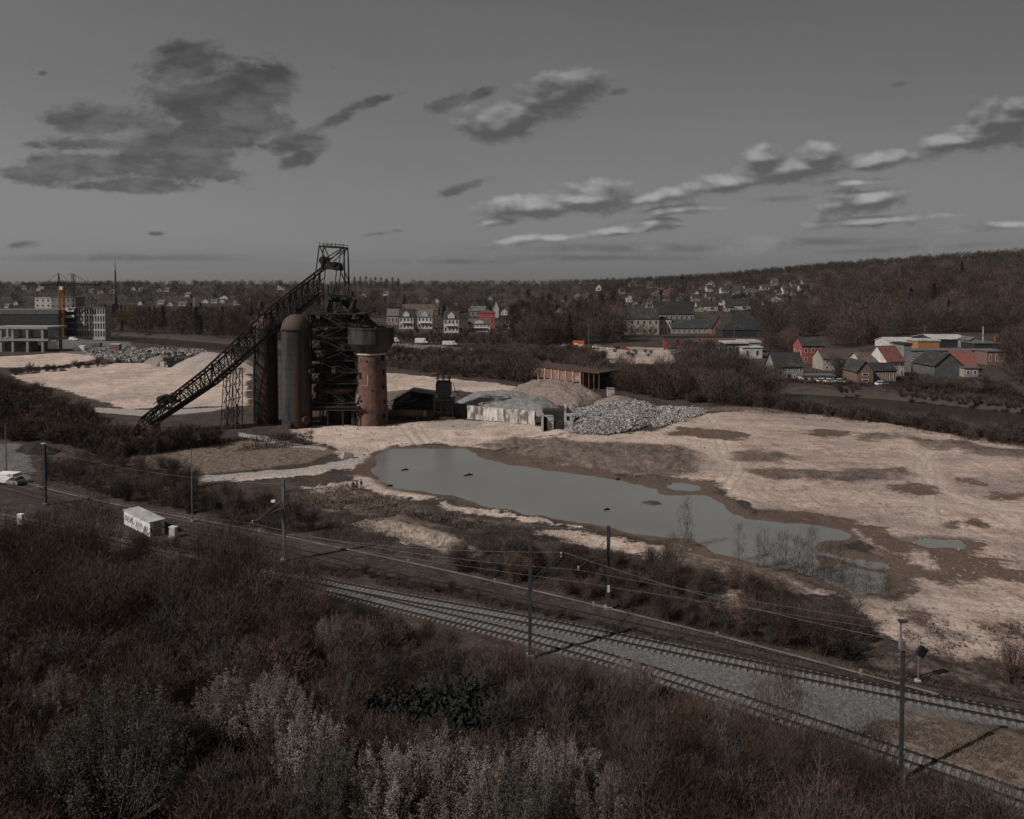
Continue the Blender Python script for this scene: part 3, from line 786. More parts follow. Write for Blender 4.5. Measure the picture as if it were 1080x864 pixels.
def make_bramble(seed, H=2.2, rad=2.6, n=1500, leaf=.22, mat_='dark'):
    rng = np.random.default_rng(seed)
    u = unit(rng.normal(size=(n, 3))); u[:, 2] = np.abs(u[:, 2])
    p = u * np.array([rad, rad, H]) * (rng.random(n)[:, None] ** .3)
    lump = 1 + .35 * fbm(u[:, 0] * 2.3 + seed, u[:, 1] * 2.3 + u[:, 2], seed)
    p *= lump[:, None]
    v, f = leaf_quads(rng, p, leaf, .3, .7)
    pr = random.Random(seed); segs = []
    for k in range(9):
        a = pr.uniform(0, 6.28); segs.append((Vector((0, 0, -.3)), Vector((math.cos(a) * rad * .7, math.sin(a) * rad * .7, H * pr.uniform(.4, .8))), .04, .012))
    return limbs_mesh('stems', segs, bark_m), mesh_np('leaves', v, f, TW[mat_])
def make_conifer(seed, H=11, rad=2.6, n=1500, leaf=.55, mat_='dark'):
    rng = np.random.default_rng(seed); segs = [(Vector((0, 0, -.4)), Vector((0, 0, H * .95)), H * .02, .02)]
    t = rng.random(n) ** .8; a = rng.uniform(0, 6.283, n)
    wh = .75 + .25 * np.sin(t * 46 + seed)
    r = rad * (1 - t) ** .85 * wh * (rng.random(n) ** .4) + .08
    p = np.stack([r * np.cos(a), r * np.sin(a), H * (.08 + .92 * t) - r * .25], 1)
    v, f = leaf_quads(rng, p, leaf, -.1, .5)
    for k in range(24):
        tt = k / 24; aa = k * 2.4; rr = rad * (1 - tt) ** .85 * .8
        segs.append((Vector((0, 0, H * (.08 + .9 * tt))), Vector((rr * math.cos(aa), rr * math.sin(aa), H * (.08 + .9 * tt) - rr * .2)), .05, .012))
    return limbs_mesh('trunk', segs, bark_m), mesh_np('crown', v, f, TW[mat_])

PROTO = {}
def proto(key, fn, count_, **kw):
    PROTO[key] = [fn(100 * len(PROTO) + 7 * i + 3, **kw) for i in range(count_)]
# near thicket
proto('shrub_brown', make_shrub, 5, n=3000, w=.034, mat_='brown')
proto('shrub_russet', make_shrub, 4, n=2800, w=.034, H=3.8, mat_='russet')
proto('shrub_grey', make_shrub, 4, n=3000, w=.034, H=4.6, mat_='grey')
proto('birch', make_tree, 3, H=8.5, rad=1.9, n=1500, w=.035, tw=(.4, 1.0), mat_='brown', trunk=birch_m, up=.6, clump=40, r0=.085)
proto('willow_pale', make_plume, 4, mat_='pale')
proto('willow_olive', make_plume, 3, H=6.0, rad=3.2, shoots=95, per=290, leaf=.095, mat_='olive')
proto('bramble', make_bramble, 4)
proto('sapling', make_tree, 4, H=4.6, rad=.75, base=.12, n=420, w=.03, tw=(.3, .8), up=.85, mat_='grey', prof='column', clump=30, r0=.045)
proto('near_tree', make_tree, 5, H=7.5, rad=2.7, base=.2, n=3200, w=.03, tw=(.3, .8), mat_='brown', up=.5, r0=.09)
proto('near_tree_russet', make_tree, 3, H=7, rad=2.6, base=.2, n=3000, w=.03, tw=(.3, .8), mat_='russet', up=.5, r0=.09)
proto('gold', make_shrub, 2, n=1100, H=3.2, rad=1.5, mat_='gold')
proto('airy', make_shrub, 4, n=750, H=3.4, rad=1.8, w=.03, mat_='grey', stems=9)
# middle distance
proto('mid_brown', make_tree, 5, H=9.5, rad=3.8, base=.12, n=1300, w=.13, tw=(.7, 1.7), mat_='brown')
proto('mid_russet', make_tree, 4, H=9, rad=3.8, base=.12, n=1300, w=.13, tw=(.7, 1.7), mat_='russet')
proto('mid_grey', make_tree, 4, H=9.5, rad=3.6, base=.14, n=1200, w=.12, tw=(.7, 1.7), mat_='grey')
proto('mid_shrub', make_shrub, 5, H=4.5, rad=3.0, n=800, w=.10, tw=(.6, 1.4), mat_='brown')
proto('mid_shrub_russet', make_shrub, 3, H=4.0, rad=3.0, n=800, w=.10, tw=(.6, 1.4), mat_='russet')
proto('mid_shrub_grey', make_shrub, 3, H=4.5, rad=2.6, n=800, w=.10, tw=(.6, 1.4), mat_='grey')
proto('poplar', make_tree, 3, H=17, rad=2.0, base=.06, n=1300, w=.14, tw=(.8, 2.0), up=.85, mat_='brown', prof='column', clump=60, r0=.22)
proto('conifer', make_conifer, 3)
proto('mid_gold', make_tree, 1, H=9, rad=3.4, n=1300, w=.15, tw=(.6, 1.4), mat_='gold')

TREES_RNG = random.Random(5)
KINDN = {'shrub_brown': 'bare_shrub', 'shrub_russet': 'russet_shrub', 'shrub_grey': 'grey_shrub', 'birch': 'young_birch', 'willow_pale': 'pale_willow', 'willow_olive': 'grey_green_willow',
         'bramble': 'bramble_bush', 'sapling': 'bare_sapling', 'gold': 'ochre_bush', 'near_tree': 'small_bare_tree', 'near_tree_russet': 'small_russet_tree', 'airy': 'thin_shrub', 'mid_brown': 'bare_tree', 'mid_russet': 'russet_tree', 'mid_grey': 'grey_tree', 'mid_shrub': 'brown_bush',
         'mid_shrub_russet': 'russet_bush', 'mid_shrub_grey': 'grey_bush', 'poplar': 'poplar_tree', 'conifer': 'conifer_tree', 'mid_gold': 'ochre_tree'}
def plant(key, p, s, label, group=None, sz=None, cat=None, var=None):
    r = TREES_RNG
    tr, cr = PROTO[key][r.randrange(len(PROTO[key])) if var is None else var]
    nm = KINDN[key]
    o = root(nm, p, r.uniform(0, 6.28), label, cat or ('tree' if 'tree' in nm or nm in ('young_birch', 'bare_sapling') or 'willow' in nm else 'shrub'), group)
    o.scale = (s * r.uniform(.9, 1.12), s * r.uniform(.9, 1.12), s * (sz or r.uniform(.9, 1.12)))
    link(tr.name.split('.')[0], tr, o); link(cr.name.split('.')[0], cr, o)
    return o
def in_poly(x, y, poly):
    c = False; n = len(poly)
    for i in range(n):
        ax, ay = poly[i]; bx, by = poly[(i + 1) % n]
        if (ay > y) != (by > y) and x < (bx - ax) * (y - ay) / (by - ay) + ax: c = not c
    return c
def scatter(poly, n, gap, seed, avoid=None):
    """pixels spread inside an outline, at least gap pixels apart (rows closer than columns)"""
    r = random.Random(seed); out = []
    xs = [p[0] for p in poly]; ys = [p[1] for p in poly]
    for _ in range(n * 40):
        x, y = r.uniform(min(xs), max(xs)), r.uniform(min(ys), max(ys))
        if not in_poly(x, y, poly) or (avoid and avoid(x, y)): continue
        if all(((x - a) / gap) ** 2 + ((y - b) / (gap * .5)) ** 2 > 1 for a, b in out): out.append((x, y))
        if len(out) >= n: break
    return sorted(out, key=lambda q: q[1])
def grow(poly, n, gap, seed, kinds, smin, smax, label, group, avoid=None, far=False, szf=None):
    r = random.Random(seed + 1000)
    for (x, y) in scatter(poly, n, gap, seed, avoid):
        k = r.choices([a for a, _ in kinds], [b for _, b in kinds])[0]
        p = P(x, y) if far else G(x, y)
        p.z -= .05
        lab = label[k] if isinstance(label, dict) else label
        plant(k, p, r.uniform(smin, smax) * (szf(x, y) if szf else 1), lab, group if isinstance(group, str) else group[k])

# -- the thicket between the viewer and the railway
def track_y(px):
    xs = [0, 60, 173, 250, 330, 400, 460, 510, 560, 610, 647, 727, 803, 853, 903, 953, 1003, 1080, 1140]
    ys = [546, 566, 594, 612, 634, 652, 664, 678, 692, 706, 718, 738, 764, 780, 797, 815, 832, 858, 882]
    return float(np.interp(px, xs, ys))
thick = [(-60, 575), (60, 580), (173, 605), (330, 645), (420, 672), (520, 700), (640, 738), (760, 772), (860, 806), (950, 838), (1010, 860), (1060, 900), (1060, 960), (-60, 960)]
FG = 'bare shrubs of the thicket below the railway'
def clear(x, y):  # keep the rails, the gaps and the little path open
    if 215 < x < 232 and 705 < y < 712: return True
    if any(abs(x - a) < b and -14 < y - c < d for a, b, c, d in OPEN): return True
    return y < track_y(x) + (9 if x < 300 else 17)
OPEN = [(122, 78, 868, 105), (240, 42, 792, 46), (292, 38, 798, 46), (335, 34, 872, 100), (400, 34, 890, 90), (465, 36, 880, 95), (512, 34, 900, 90), (560, 34, 882, 90), (602, 30, 872, 90), (645, 30, 905, 70), (262, 18, 712, 20), (352, 20, 700, 22), (668, 26, 752, 26), (455, 75, 775, 28), (60, 26, 775, 26), (190, 26, 738, 16), (300, 30, 815, 22), (20, 26, 850, 30)]
L_NEAR = {
    'shrub_brown': 'bare brown shrub in the dense thicket on the camera side of the railway',
    'shrub_russet': 'reddish brown bare shrub in the dense thicket on the camera side of the railway',
    'shrub_grey': 'greyish bare shrub in the dense thicket on the camera side of the railway',
    'birch': 'slender young birch with thin pale trunk among the thicket shrubs',
    'bramble': 'low blackish evergreen bramble between the bare shrubs of the thicket'}
G_NEAR = {'shrub_brown': 'brown shrubs of the railway thicket', 'shrub_russet': 'reddish shrubs of the railway thicket', 'shrub_grey': 'greyish shrubs of the railway thicket',
          'birch': 'young birches in the railway thicket', 'bramble': 'dark brambles in the railway thicket'}
def low_by_track(x, y):
    d = y - track_y(x)
    return (1.22 if d < 120 else 1.1) if x < 310 else min(1.0, .42 + d / 95)
grow(thick, 420, 17.5, 11, [('shrub_brown', 4), ('shrub_russet', 3.8), ('shrub_grey', 2.4), ('birch', .2)], .7, 1.2, L_NEAR, G_NEAR, clear, szf=low_by_track)
tall_left = [(-50, 590), (60, 590), (150, 605), (290, 640), (330, 660), (300, 720), (120, 700), (-50, 690)]
tl_ = {'near_tree': 'small bare brown tree rising above the left part of the railway thicket', 'near_tree_russet': 'small bare reddish tree rising above the left part of the railway thicket'}
tg_ = {'near_tree': 'brown trees over the left thicket', 'near_tree_russet': 'reddish trees over the left thicket'}
grow(tall_left, 30, 26, 12, [('near_tree', 2), ('near_tree_russet', 1)], .75, 1.05, tl_, tg_, clear)
low_right = [(640, 800), (780, 815), (900, 850), (960, 880), (900, 940), (650, 940)]
grow(low_right, 14, 30, 13, [('near_tree', 2), ('near_tree_russet', 1)], .6, .85, {'near_tree': 'small bare brown tree over the thicket along the bottom right edge', 'near_tree_russet': 'small bare reddish tree over the thicket along the bottom right edge'},
     {'near_tree': 'brown trees over the bottom right thicket', 'near_tree_russet': 'reddish trees over the bottom right thicket'}, clear)
corr = [(310, 588), (393, 606), (470, 621), (560, 641), (640, 658), (720, 676), (720, 682), (640, 665), (560, 648), (470, 628), (393, 614), (310, 596)]
grow(corr, 34, 9, 14, [('airy', 3), ('shrub_russet', 1)], .2, .42, {'airy': 'low thin weed bush between the dull far track and the ballasted tracks', 'shrub_russet': 'low reddish weed bush between the dull far track and the ballasted tracks'},
     {'airy': 'thin weed bushes between the tracks', 'shrub_russet': 'reddish weed bushes between the tracks'})
for x, y, s, lab in [(62, 608, 1.2, 'tall bare tree left of the cabin, hiding the rails'), (98, 616, 1.25, 'tall bare tree just below the left end of the cabin'), (128, 612, .95, 'bare tree standing in front of the graffiti cabin'),
                     (30, 612, 1.0, 'bare tree at the far left in front of the rails'), (222, 636, 1.15, 'bare tree below the grey cabinet, hiding the rails'), (252, 646, 1.25, 'broad bare tree left of the lamp mast, hiding the rails'), (283, 652, 1.05, 'bare tree at the foot of the lamp mast'), (175, 618, .8, 'low bare tree under the grey cabinet, by the hidden rails'), (318, 664, .9, 'bare tree where the two ballasted tracks come into view'), (-8, 600, 1.0, 'bare tree cut by the left edge in front of the rails')]:
    plant('near_tree' if s != 1.15 else 'near_tree_russet', G(x, y), s, lab)
corr2 = [(175, 572), (250, 590), (330, 604), (330, 610), (250, 598), (175, 582)]
grow(corr2, 28, 7, 15, [('airy', 2), ('shrub_russet', 1)], .3, .6, {'airy': 'thin weed bush by the rails right of the white cabin', 'shrub_russet': 'reddish weed bush by the rails right of the white cabin'},
     {'airy': 'thin weed bushes right of the cabin', 'shrub_russet': 'reddish weed bushes right of the cabin'})
# dark hollows
for (x, y, s) in [(500, 765, 1.5), (470, 755, 1.5), (530, 772, 1.3), (435, 765, 1.4), (410, 755, 1.2), (485, 780, 1.3), (455, 778, 1.3), (265, 840, 1.2), (235, 850, 1.1), (185, 750, 1.1), (300, 812, 1.1), (265, 822, 1.0), (190, 725, 1.0), (205, 745, 1.1), (180, 655, .9), (160, 668, .8), (395, 655, .9), (415, 668, .9), (700, 738, .8), (0, 838, 1.2), (20, 852, 1.1), (330, 790, 1.0), (90, 690, 1.0), (240, 690, 1.0), (140, 640, .9), (310, 720, 1.0), (370, 740, 1.0), (610, 780, .9), (680, 800, .9), (750, 820, .9), (60, 740, 1.0), (350, 830, 1.0), (200, 800, 1.0), (560, 800, 1.0), (780, 800, .9), (390, 755, 1.0)]:
    plant('bramble', G(x, y + 14), s * 1.15, L_NEAR['bramble'], G_NEAR['bramble'])
# single trees that stand out of the thicket
plant('willow_olive', G(122, 870), 1.5, 'large grey-green rounded willow at the lower left, biggest crown of the thicket', var=0)
plant('willow_olive', G(350, 905), 1.2, 'grey-green willow at the bottom edge between two paler plumed willows', var=1)
plant('willow_olive', G(540, 925), 1.2, 'grey-green willow at the bottom edge below the dark brambles', var=2)
for x, y, s, lab in [(240, 792, 1.2, 'wide pale willow with upright shoots right of the big grey-green willow'),
                     (292, 798, 1.15, 'pale willow with plume-like shoots beside a blackish hollow in the thicket'),
                     (262, 712, .75, 'small cone-shaped pale willow standing above the wide pale willow'),
                     (352, 700, .85, 'pale willow tip rising alone below the start of the two ballasted tracks'),
                     (330, 872, 1.3, 'tall pale willow at the bottom, right of the wide blackish hollow'),
                     (400, 892, 1.3, 'pale plumed willow at the bottom edge, left of the dark bramble hollow'),
                     (462, 880, 1.4, 'tall pale plumed willow at the bottom edge in front of the dark brambles'),
                     (512, 900, 1.3, 'lower pale plumed willow at the very bottom, below the dark bramble hollow'),
                     (560, 882, 1.3, 'pale willow with bright tips right of the dark bramble hollow'),
                     (602, 874, 1.15, 'pale willow whose spikes stand beside the bright-tipped willow'),
                     (668, 752, .9, 'pale leafy willow growing against the nearer railway track'),
                     (60, 775, .9, 'pale willow with upright shoots at the left edge above the big grey-green willow'),
                     (20, 735, .8, 'small pale willow at the far left of the thicket'),
                     (645, 905, 1.1, 'pale plumed willow at the bottom edge right of centre'),
                     (770, 772, .6, 'brownish willow bush leaning over the nearer track')]:
    plant('willow_pale', G(x, y), s, lab)
for x, y, s, lab in [(190, 645, 1.0, 'ochre-leaved bush below the graffiti-covered white cabin'), (222, 618, .8, 'ochre-leaved bush beside the far rails right of the white cabin'),
                     (145, 740, 1.1, 'ochre-brown bush just above the big grey-green willow')]:
    plant('gold', G(x, y), s, lab)
for x, y, s, lab in [(57, 625, 1.0, 'thin pale birch among brown shrubs left of the white cabin'), (98, 610, 1.1, 'thin pale birch rising just below the white cabin'),
                     (665, 880, 1.0, 'leaning pale birch near the bottom edge'), (910, 868, .8, 'slim pale birch at the bottom beside the tall mast')]:
    plant('birch', G(x, y), s, lab)

# -- scrub on the far side of the railway, round the pond and along the site
def not_pond(x, y): return in_poly(x, y, POND)
belt = [(480, 575), (560, 580), (640, 592), (700, 600), (760, 612), (850, 640), (910, 668), (900, 690), (860, 690), (790, 676), (700, 655), (620, 634), (540, 615), (470, 596)]
grow(belt, 110, 9, 21, [('shrub_brown', 1.2), ('shrub_russet', 1.2), ('shrub_grey', .6), ('airy', 4.5)], .45, .9,
     {'airy': 'thin airy shrub on the strip between the pond and the railway', 'shrub_brown': 'bare brown shrub on the strip between the pond and the railway', 'shrub_russet': 'reddish bare shrub on the strip between the pond and the railway', 'shrub_grey': 'greyish bare shrub on the strip between the pond and the railway'},
     {'airy': 'thin shrubs between pond and railway', 'shrub_brown': 'brown shrubs between pond and railway', 'shrub_russet': 'reddish shrubs between pond and railway', 'shrub_grey': 'greyish shrubs between pond and railway'}, not_pond)
for x, y, s, k, lab in [(485, 603, .95, 'shrub_brown', 'full brown shrub right of the pale eroded bank'), (540, 596, 1.0, 'shrub_grey', 'broad greyish shrub in the middle of the strip below the pond'),
                        (742, 625, .8, 'gold', 'ochre sapling bush right of the masts over the railway'), (790, 668, 1.15, 'shrub_russet', 'dense dark reddish bush close to the farther track'),
                        (868, 690, 1.15, 'shrub_brown', 'large bare bush at the lower end of the strip, near the pale sand'), (888, 694, 1.0, 'shrub_grey', 'twiggy grey bush beside the pale sand below the pond'),
                        (1068, 722, 1.0, 'shrub_russet', 'dark reddish bush at the right edge by the sand'), (710, 618, .7, 'birch', 'thin birch on the strip right of the two masts')]:
    plant(k, G(x, y), s, lab)
for x, y, s in [(723, 575, 1.1), (779, 590, .9), (805, 596, .95), (822, 600, .9), (828, 602, 1.0), (840, 605, .95), (848, 607, .85), (856, 606, 1.05), (868, 612, .9), (876, 614, .85), (886, 618, .9), (900, 624, .8), (915, 626, .8), (930, 630, .75), (938, 632, .7), (800, 598, .7), (815, 601, .65), (890, 622, .7), (862, 611, .7)]:
    plant('sapling', G(x, y + 2), s * 1.12, 'bare sapling in the row along the near shore of the pond', 'bare saplings on the near shore of the pond')
left = [(40, 520), (48, 492), (90, 478), (130, 486), (170, 492), (205, 500), (210, 530), (300, 536), (330, 560), (290, 566), (205, 543), (130, 528), (60, 510)]
grow(left, 135, 8, 31, [('shrub_brown', .8), ('shrub_russet', .6), ('shrub_grey', 1), ('airy', 5), ('sapling', 3)], .5, 1.0,
     {'airy': 'thin airy shrub between the long concrete trough and the pale dirt path', 'shrub_brown': 'bare brown shrub between the long concrete trough and the pale dirt path', 'shrub_russet': 'reddish shrub between the long concrete trough and the pale dirt path', 'shrub_grey': 'greyish shrub between the long concrete trough and the pale dirt path', 'sapling': 'thin sapling between the long concrete trough and the pale dirt path'},
     {'airy': 'thin shrubs behind the trough', 'shrub_brown': 'brown shrubs behind the trough', 'shrub_russet': 'reddish shrubs behind the trough', 'shrub_grey': 'greyish shrubs behind the trough', 'sapling': 'saplings behind the trough'})
slope = [(-30, 400), (10, 402), (50, 420), (88, 440), (110, 456), (150, 470), (215, 464), (240, 468), (180, 478), (120, 486), (70, 470), (30, 468), (-30, 462)]
grow(slope, 150, 8, 41, [('mid_shrub', 3), ('mid_shrub_russet', 3), ('mid_shrub_grey', 2)], .55, 1.1,
     {'mid_shrub': 'brown bush on the scrub round the foot of the inclined hoist bridge', 'mid_shrub_russet': 'reddish bush on the scrub round the foot of the inclined hoist bridge', 'mid_shrub_grey': 'grey bush on the scrub round the foot of the inclined hoist bridge'},
     {'mid_shrub': 'brown bushes round the hoist foot', 'mid_shrub_russet': 'reddish bushes round the hoist foot', 'mid_shrub_grey': 'grey bushes round the hoist foot'})
for x, y, s in [(8, 428, 1.3), (35, 436, 1.2), (62, 440, 1.1), (20, 445, 1.2), (85, 445, 1.0), (-8, 440, 1.4)]:
    plant('bramble', G(x, y), s * 1.6, 'dark bramble thicket on the left bank below the sand field', 'dark brambles on the left bank')
hedge = [(10, 392), (50, 388), (110, 382), (128, 380), (128, 383), (60, 392), (12, 397)]
grow(hedge, 26, 5, 43, [('mid_shrub', 3), ('bramble', 3)], .5, .7, {'mid_shrub': 'brown bush in the low hedge between the two sand fields', 'bramble': 'dark bramble in the low hedge between the two sand fields'},
     {'mid_shrub': 'brown bushes of the hedge between the fields', 'bramble': 'brambles of the hedge between the fields'})
# -- near bank of the canal
bank = [(590, 400), (640, 411), (700, 422), (770, 429), (800, 430), (770, 420), (700, 406), (640, 396), (600, 392)]
bl = {k: t + ' on the near canal bank behind the rubble heap' for k, t in (('mid_brown', 'brown bare tree'), ('mid_russet', 'reddish bare tree'), ('mid_grey', 'grey bare tree'), ('mid_shrub', 'brown bush'), ('mid_shrub_russet', 'reddish bush'), ('mid_shrub_grey', 'grey bush'))}
bg = {k: t + 's on the canal bank behind the rubble' for k, t in (('mid_brown', 'brown tree'), ('mid_russet', 'reddish tree'), ('mid_grey', 'grey tree'), ('mid_shrub', 'brown bush'), ('mid_shrub_russet', 'reddish bush'), ('mid_shrub_grey', 'grey bushe'))}
grow(bank, 95, 6, 51, [('mid_brown', 2), ('mid_russet', 2), ('mid_grey', 1), ('mid_shrub', 2), ('mid_shrub_russet', 2.5), ('mid_shrub_grey', 1)], .6, 1.0, bl, bg)
b2 = [(412, 388), (480, 397), (560, 404), (590, 408), (588, 400), (560, 394), (480, 391), (412, 386)]
b2l = {k: v.replace('behind the rubble heap', 'behind the dark crushing plant') for k, v in bl.items()}; b2g = {k: v.replace('behind the rubble', 'behind the crushing plant') for k, v in bg.items()}
grow(b2, 34, 6, 53, [('mid_grey', 1), ('mid_brown', 1), ('mid_shrub', 3), ('mid_shrub_grey', 2), ('mid_shrub_russet', 2)], .6, .95, b2l, b2g)
for x, y, k, s in [(548, 404, 'mid_grey', 1.1), (556, 405, 'mid_brown', 1.0), (540, 402, 'mid_brown', .9), (530, 400, 'mid_shrub_grey', 1.2)]:
    plant(k, G(x, y), s, {'mid_grey': 'tall grey tree with pale trunk left of the long brick building', 'mid_brown': 'brown tree left of the long brick building', 'mid_shrub_grey': 'grey bush left of the long brick building'}[k], 'brown trees left of the brick building' if k == 'mid_brown' else None)
b3 = [(770, 425), (840, 436), (930, 448), (1080, 470), (1080, 466), (930, 444), (840, 432), (770, 421)]
b3l = {'mid_shrub': 'low brown bush on the grassy near bank of the canal, far right', 'mid_shrub_grey': 'low grey bush on the grassy near bank of the canal, far right'}
grow(b3, 90, 4, 57, [('mid_shrub', 1), ('mid_shrub_grey', 1)], .5, 1.0, b3l, {'mid_shrub': 'low brown bushes on the right canal bank', 'mid_shrub_grey': 'low grey bushes on the right canal bank'})
b4 = [(1010, 463), (1090, 472), (1090, 468), (1010, 457)]
grow(b4, 12, 7, 58, [('mid_shrub', 2)], .5, .8, 'brown bush at the right edge where the canal leaves the picture', 'brown bushes at the right edge of the canal')

# -- the wooded country behind: larger trees as things, the rest as one far-off wood
FAR = []
def wood(poly, n, gap, seed, kinds, smin, smax, place):
    r = random.Random(seed + 77)
    for (x, y) in scatter(poly, n, gap, seed, far_avoid):
        k = r.choices([a for a, _ in kinds], [b for _, b in kinds])[0]
        p = P(x, y)
        FAR.append((r.uniform(smin, smax) * FOC / p.y, k, p, r.uniform(smin, smax), place))
KEEP = []   # (x0, y0, x1, y1) pixels in front of buildings that stay open
def far_avoid(x, y):
    return any(a < x < c and b < y < d for a, b, c, d in KEEP)
# ------------------------------------------------------------------ the derelict blast furnace
def px_at(p):
    """metres per pixel of the photograph at a point"""
    return p.y / (CP) / FOC
def lattice(b, a0, a1, b0, b1, n, w, wd=None):
    """two chords a0-a1 and b0-b1 with zigzag bracing"""
    a0, a1, b0, b1 = map(Vector, (a0, a1, b0, b1)); wd = wd or w * .7
    for k in range(n):
        t0, t1 = k / n, (k + 1) / n
        p, q = a0.lerp(a1, t0), a0.lerp(a1, t1); r, s = b0.lerp(b1, t0), b0.lerp(b1, t1)
        b.bar(p, r, wd)
        b.bar(*((p, s) if k % 2 else (r, q)), wd)
    b.bar(a1, b1, wd)
def stove(px, pyb, half, pytop, label, seed, hatch):
    g = G(px, pyb); R0 = half * px_at(g); g.y += R0 * .3
    H = at_y(px, pytop, g.y).z
    o = root('hot_blast_stove', g, 0, label, 'furnace stove', 'domed hot blast stoves')
    b = MB(); hs = H - R0 * 1.12
    prof = [(R0 * 1.0, -.5)]
    for k in range(14):
        z = hs * k / 13
        prof += [(R0, z - .06), (R0 * 1.016, z - .05), (R0 * 1.016, z + .05), (R0, z + .06)] if k else [(R0, z)]
    b.lathe(prof, n=40); b.build('shell', stove_m, o, True)
    b = MB(); b.lathe([(R0 * 1.01, hs - .05), (R0 * 1.06, hs + .02), (R0 * 1.06, hs + .35), (R0 * 1.0, hs + .45)], n=40, cap0=False, cap1=False); b.build('collar', steel, o, True)
    b = MB(); dz = R0 * 1.05
    b.lathe([(R0 * 1.0 * math.cos(t), hs + .4 + dz * math.sin(t)) for t in [R(9 * k) for k in range(10)]] + [(.05, hs + .4 + dz)], n=40, cap0=False); b.build('dome', stove_cap, o, True)
    b = MB(); b.tube((0, 0, hs + dz + .2), (0, 0, hs + dz + 1.1), .35, .35, 10); b.build('vent', steel, o)
    b = MB(); a = R(-62)
    for s in (-.3, .3):
        c = Vector((math.cos(a) * R0 * 1.03, math.sin(a) * R0 * 1.03, 0)); t = Vector((-math.sin(a), math.cos(a), 0)) * s
        b.bar(c + t, c + t + Vector((0, 0, hs)), .05)
    for k in range(int(hs / .8)):
        b.bar(c - t * 1 + Vector((0, 0, k * .8)), c + t + Vector((0, 0, k * .8)), .035)
    b.build('ladder', steel, o)
    for k, (ang, z, r) in enumerate(hatch):
        a = R(ang); d = Vector((math.cos(a), math.sin(a), 0))
        b = MB(); b.tube(d * R0 * .9 + Vector((0, 0, z)), d * (R0 + .9) + Vector((0, 0, z)), r, r, 14); b.tube(d * (R0 + .9) + Vector((0, 0, z)), d * (R0 + 1.05) + Vector((0, 0, z)), r * 1.3, r * 1.3, 14)
        b.build('nozzle', rustdk, o, True)
    return o
stove(279.5, 447, 12.6, 333, 'farther dark stove cylinder with brownish dome, half behind the inclined bridge', 1, [(-70, 2.5, .7), (-110, 1.2, .5)])
stove(311.5, 451, 14.6, 332, 'nearer dark stove cylinder with grey dome, between the other stove and the furnace', 2, [(-40, 2.2, .8), (-100, 1.4, .5), (-20, 14, .6)])

# water tower: tapering brick shaft and a wide steel head
g = G(389.5, 449); u = px_at(g); g.y += 3
o = root('water_tower', g, 0, 'round red brick water tower with wide dark steel head', 'water tower')
z = lambda py: at_y(389.5, py, g.y).z
R0, R1 = 18.2 * u, 15.6 * u
b = MB(); zs = z(373); prof = [(R0 * 1.02, -.6), (R0, 0)] + [(R0 + (R1 - R0) * (k / 10) ** .8, zs * k / 10) for k in range(1, 11)]
b.lathe(prof, n=48); b.build('shaft', brick_red, o, True)
b = MB(); b.lathe([(R1 + .03, zs - .15), (R1 + .28, zs - .1), (R1 + .28, zs + .25), (R1 + .05, zs + .3)], n=48, cap0=False, cap1=False); b.build('ring', white_band, o, True)
b = MB(); RH = 24.6 * u; zc = z(361.5); zt = z(345)
b.lathe([(R1 * .96, zs + .2), (R1 * 1.05, zs + .3), (RH * .985, zc - .15), (RH, zc), (RH, zt - .35), (RH * 1.03, zt - .33), (RH * 1.03, zt), (RH * .97, zt), (RH * .97, zt - .6), (.1, zt - .5)], n=64, cap0=False, cap1=False)
for k in range(32):
    a = R(k * 11.25); b.box((math.cos(a) * RH, math.sin(a) * RH, (zc + zt) / 2), (.05, .06, zt - zc - .5), a)
b.build('tank', tank_m, o, False)
b = MB(); b.torus((-.6, -RH * .3, zt + .25), .75, .16, 18, 6)
b.tube((-3, 0, zt - .5), (-3, 0, zt + 2.2), .55, .55, 10); b.build('pipework', rustdk, o, True)
b = MB()
for k in range(40):
    a, c = R(9 * k), R(9 * k + 9)
    p0 = Vector((math.cos(a) * RH, math.sin(a) * RH, zt)); p1 = Vector((math.cos(c) * RH, math.sin(c) * RH, zt))
    b.bar(p0, p0 + Vector((0, 0, .9)), .04); b.bar(p0 + Vector((0, 0, .9)), p1 + Vector((0, 0, .9)), .04)
b.build('railing', steel, o)
def opening(ang, zz, w, h):
    a = R(ang); rr = R0 + (R1 - R0) * min(1, zz / zs) ** .8
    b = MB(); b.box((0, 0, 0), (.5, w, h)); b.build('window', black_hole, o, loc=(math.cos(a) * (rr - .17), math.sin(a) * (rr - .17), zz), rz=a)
for ang in (-150, -30):
    for k in range(5): opening(ang + (k % 2) * 4, 2.2 + k * 3.7, .75 if k % 2 else .95, 1.5 if k in (3, 4) else 1.0)
for ang, zz, w, h in [(-97, 16.3, .45, .45), (-118, 6.3, .6, .6), (-113, 3.0, .6, .45), (-124, 12.6, .9, 1.6), (-76, 9, .4, .4)]: opening(ang, zz, w, h)
b = MB()
for k in range(7):
    a = R(-128 + k * 1.1); rr = R0 - .9 + .02 * k
b = MB(); a0, a1 = R(-92), R(-106); rr = R0 - (R0 - R1) * .62
for k in range(6):
    t0, t1 = a0 + (a1 - a0) * k / 6, a0 + (a1 - a0) * (k + 1) / 6
    b.bar((math.cos(t0) * rr, math.sin(t0) * rr, 10.2), (math.cos(t1) * rr, math.sin(t1) * rr, 10.2), .09)
b.bar((math.cos(a0) * rr, math.sin(a0) * rr, 10.2), (math.cos(a0) * (rr - .1), math.sin(a0) * (rr - .1), 12.9), .10)
b.build('pale_pipe', white_dirty, o)
b = MB()
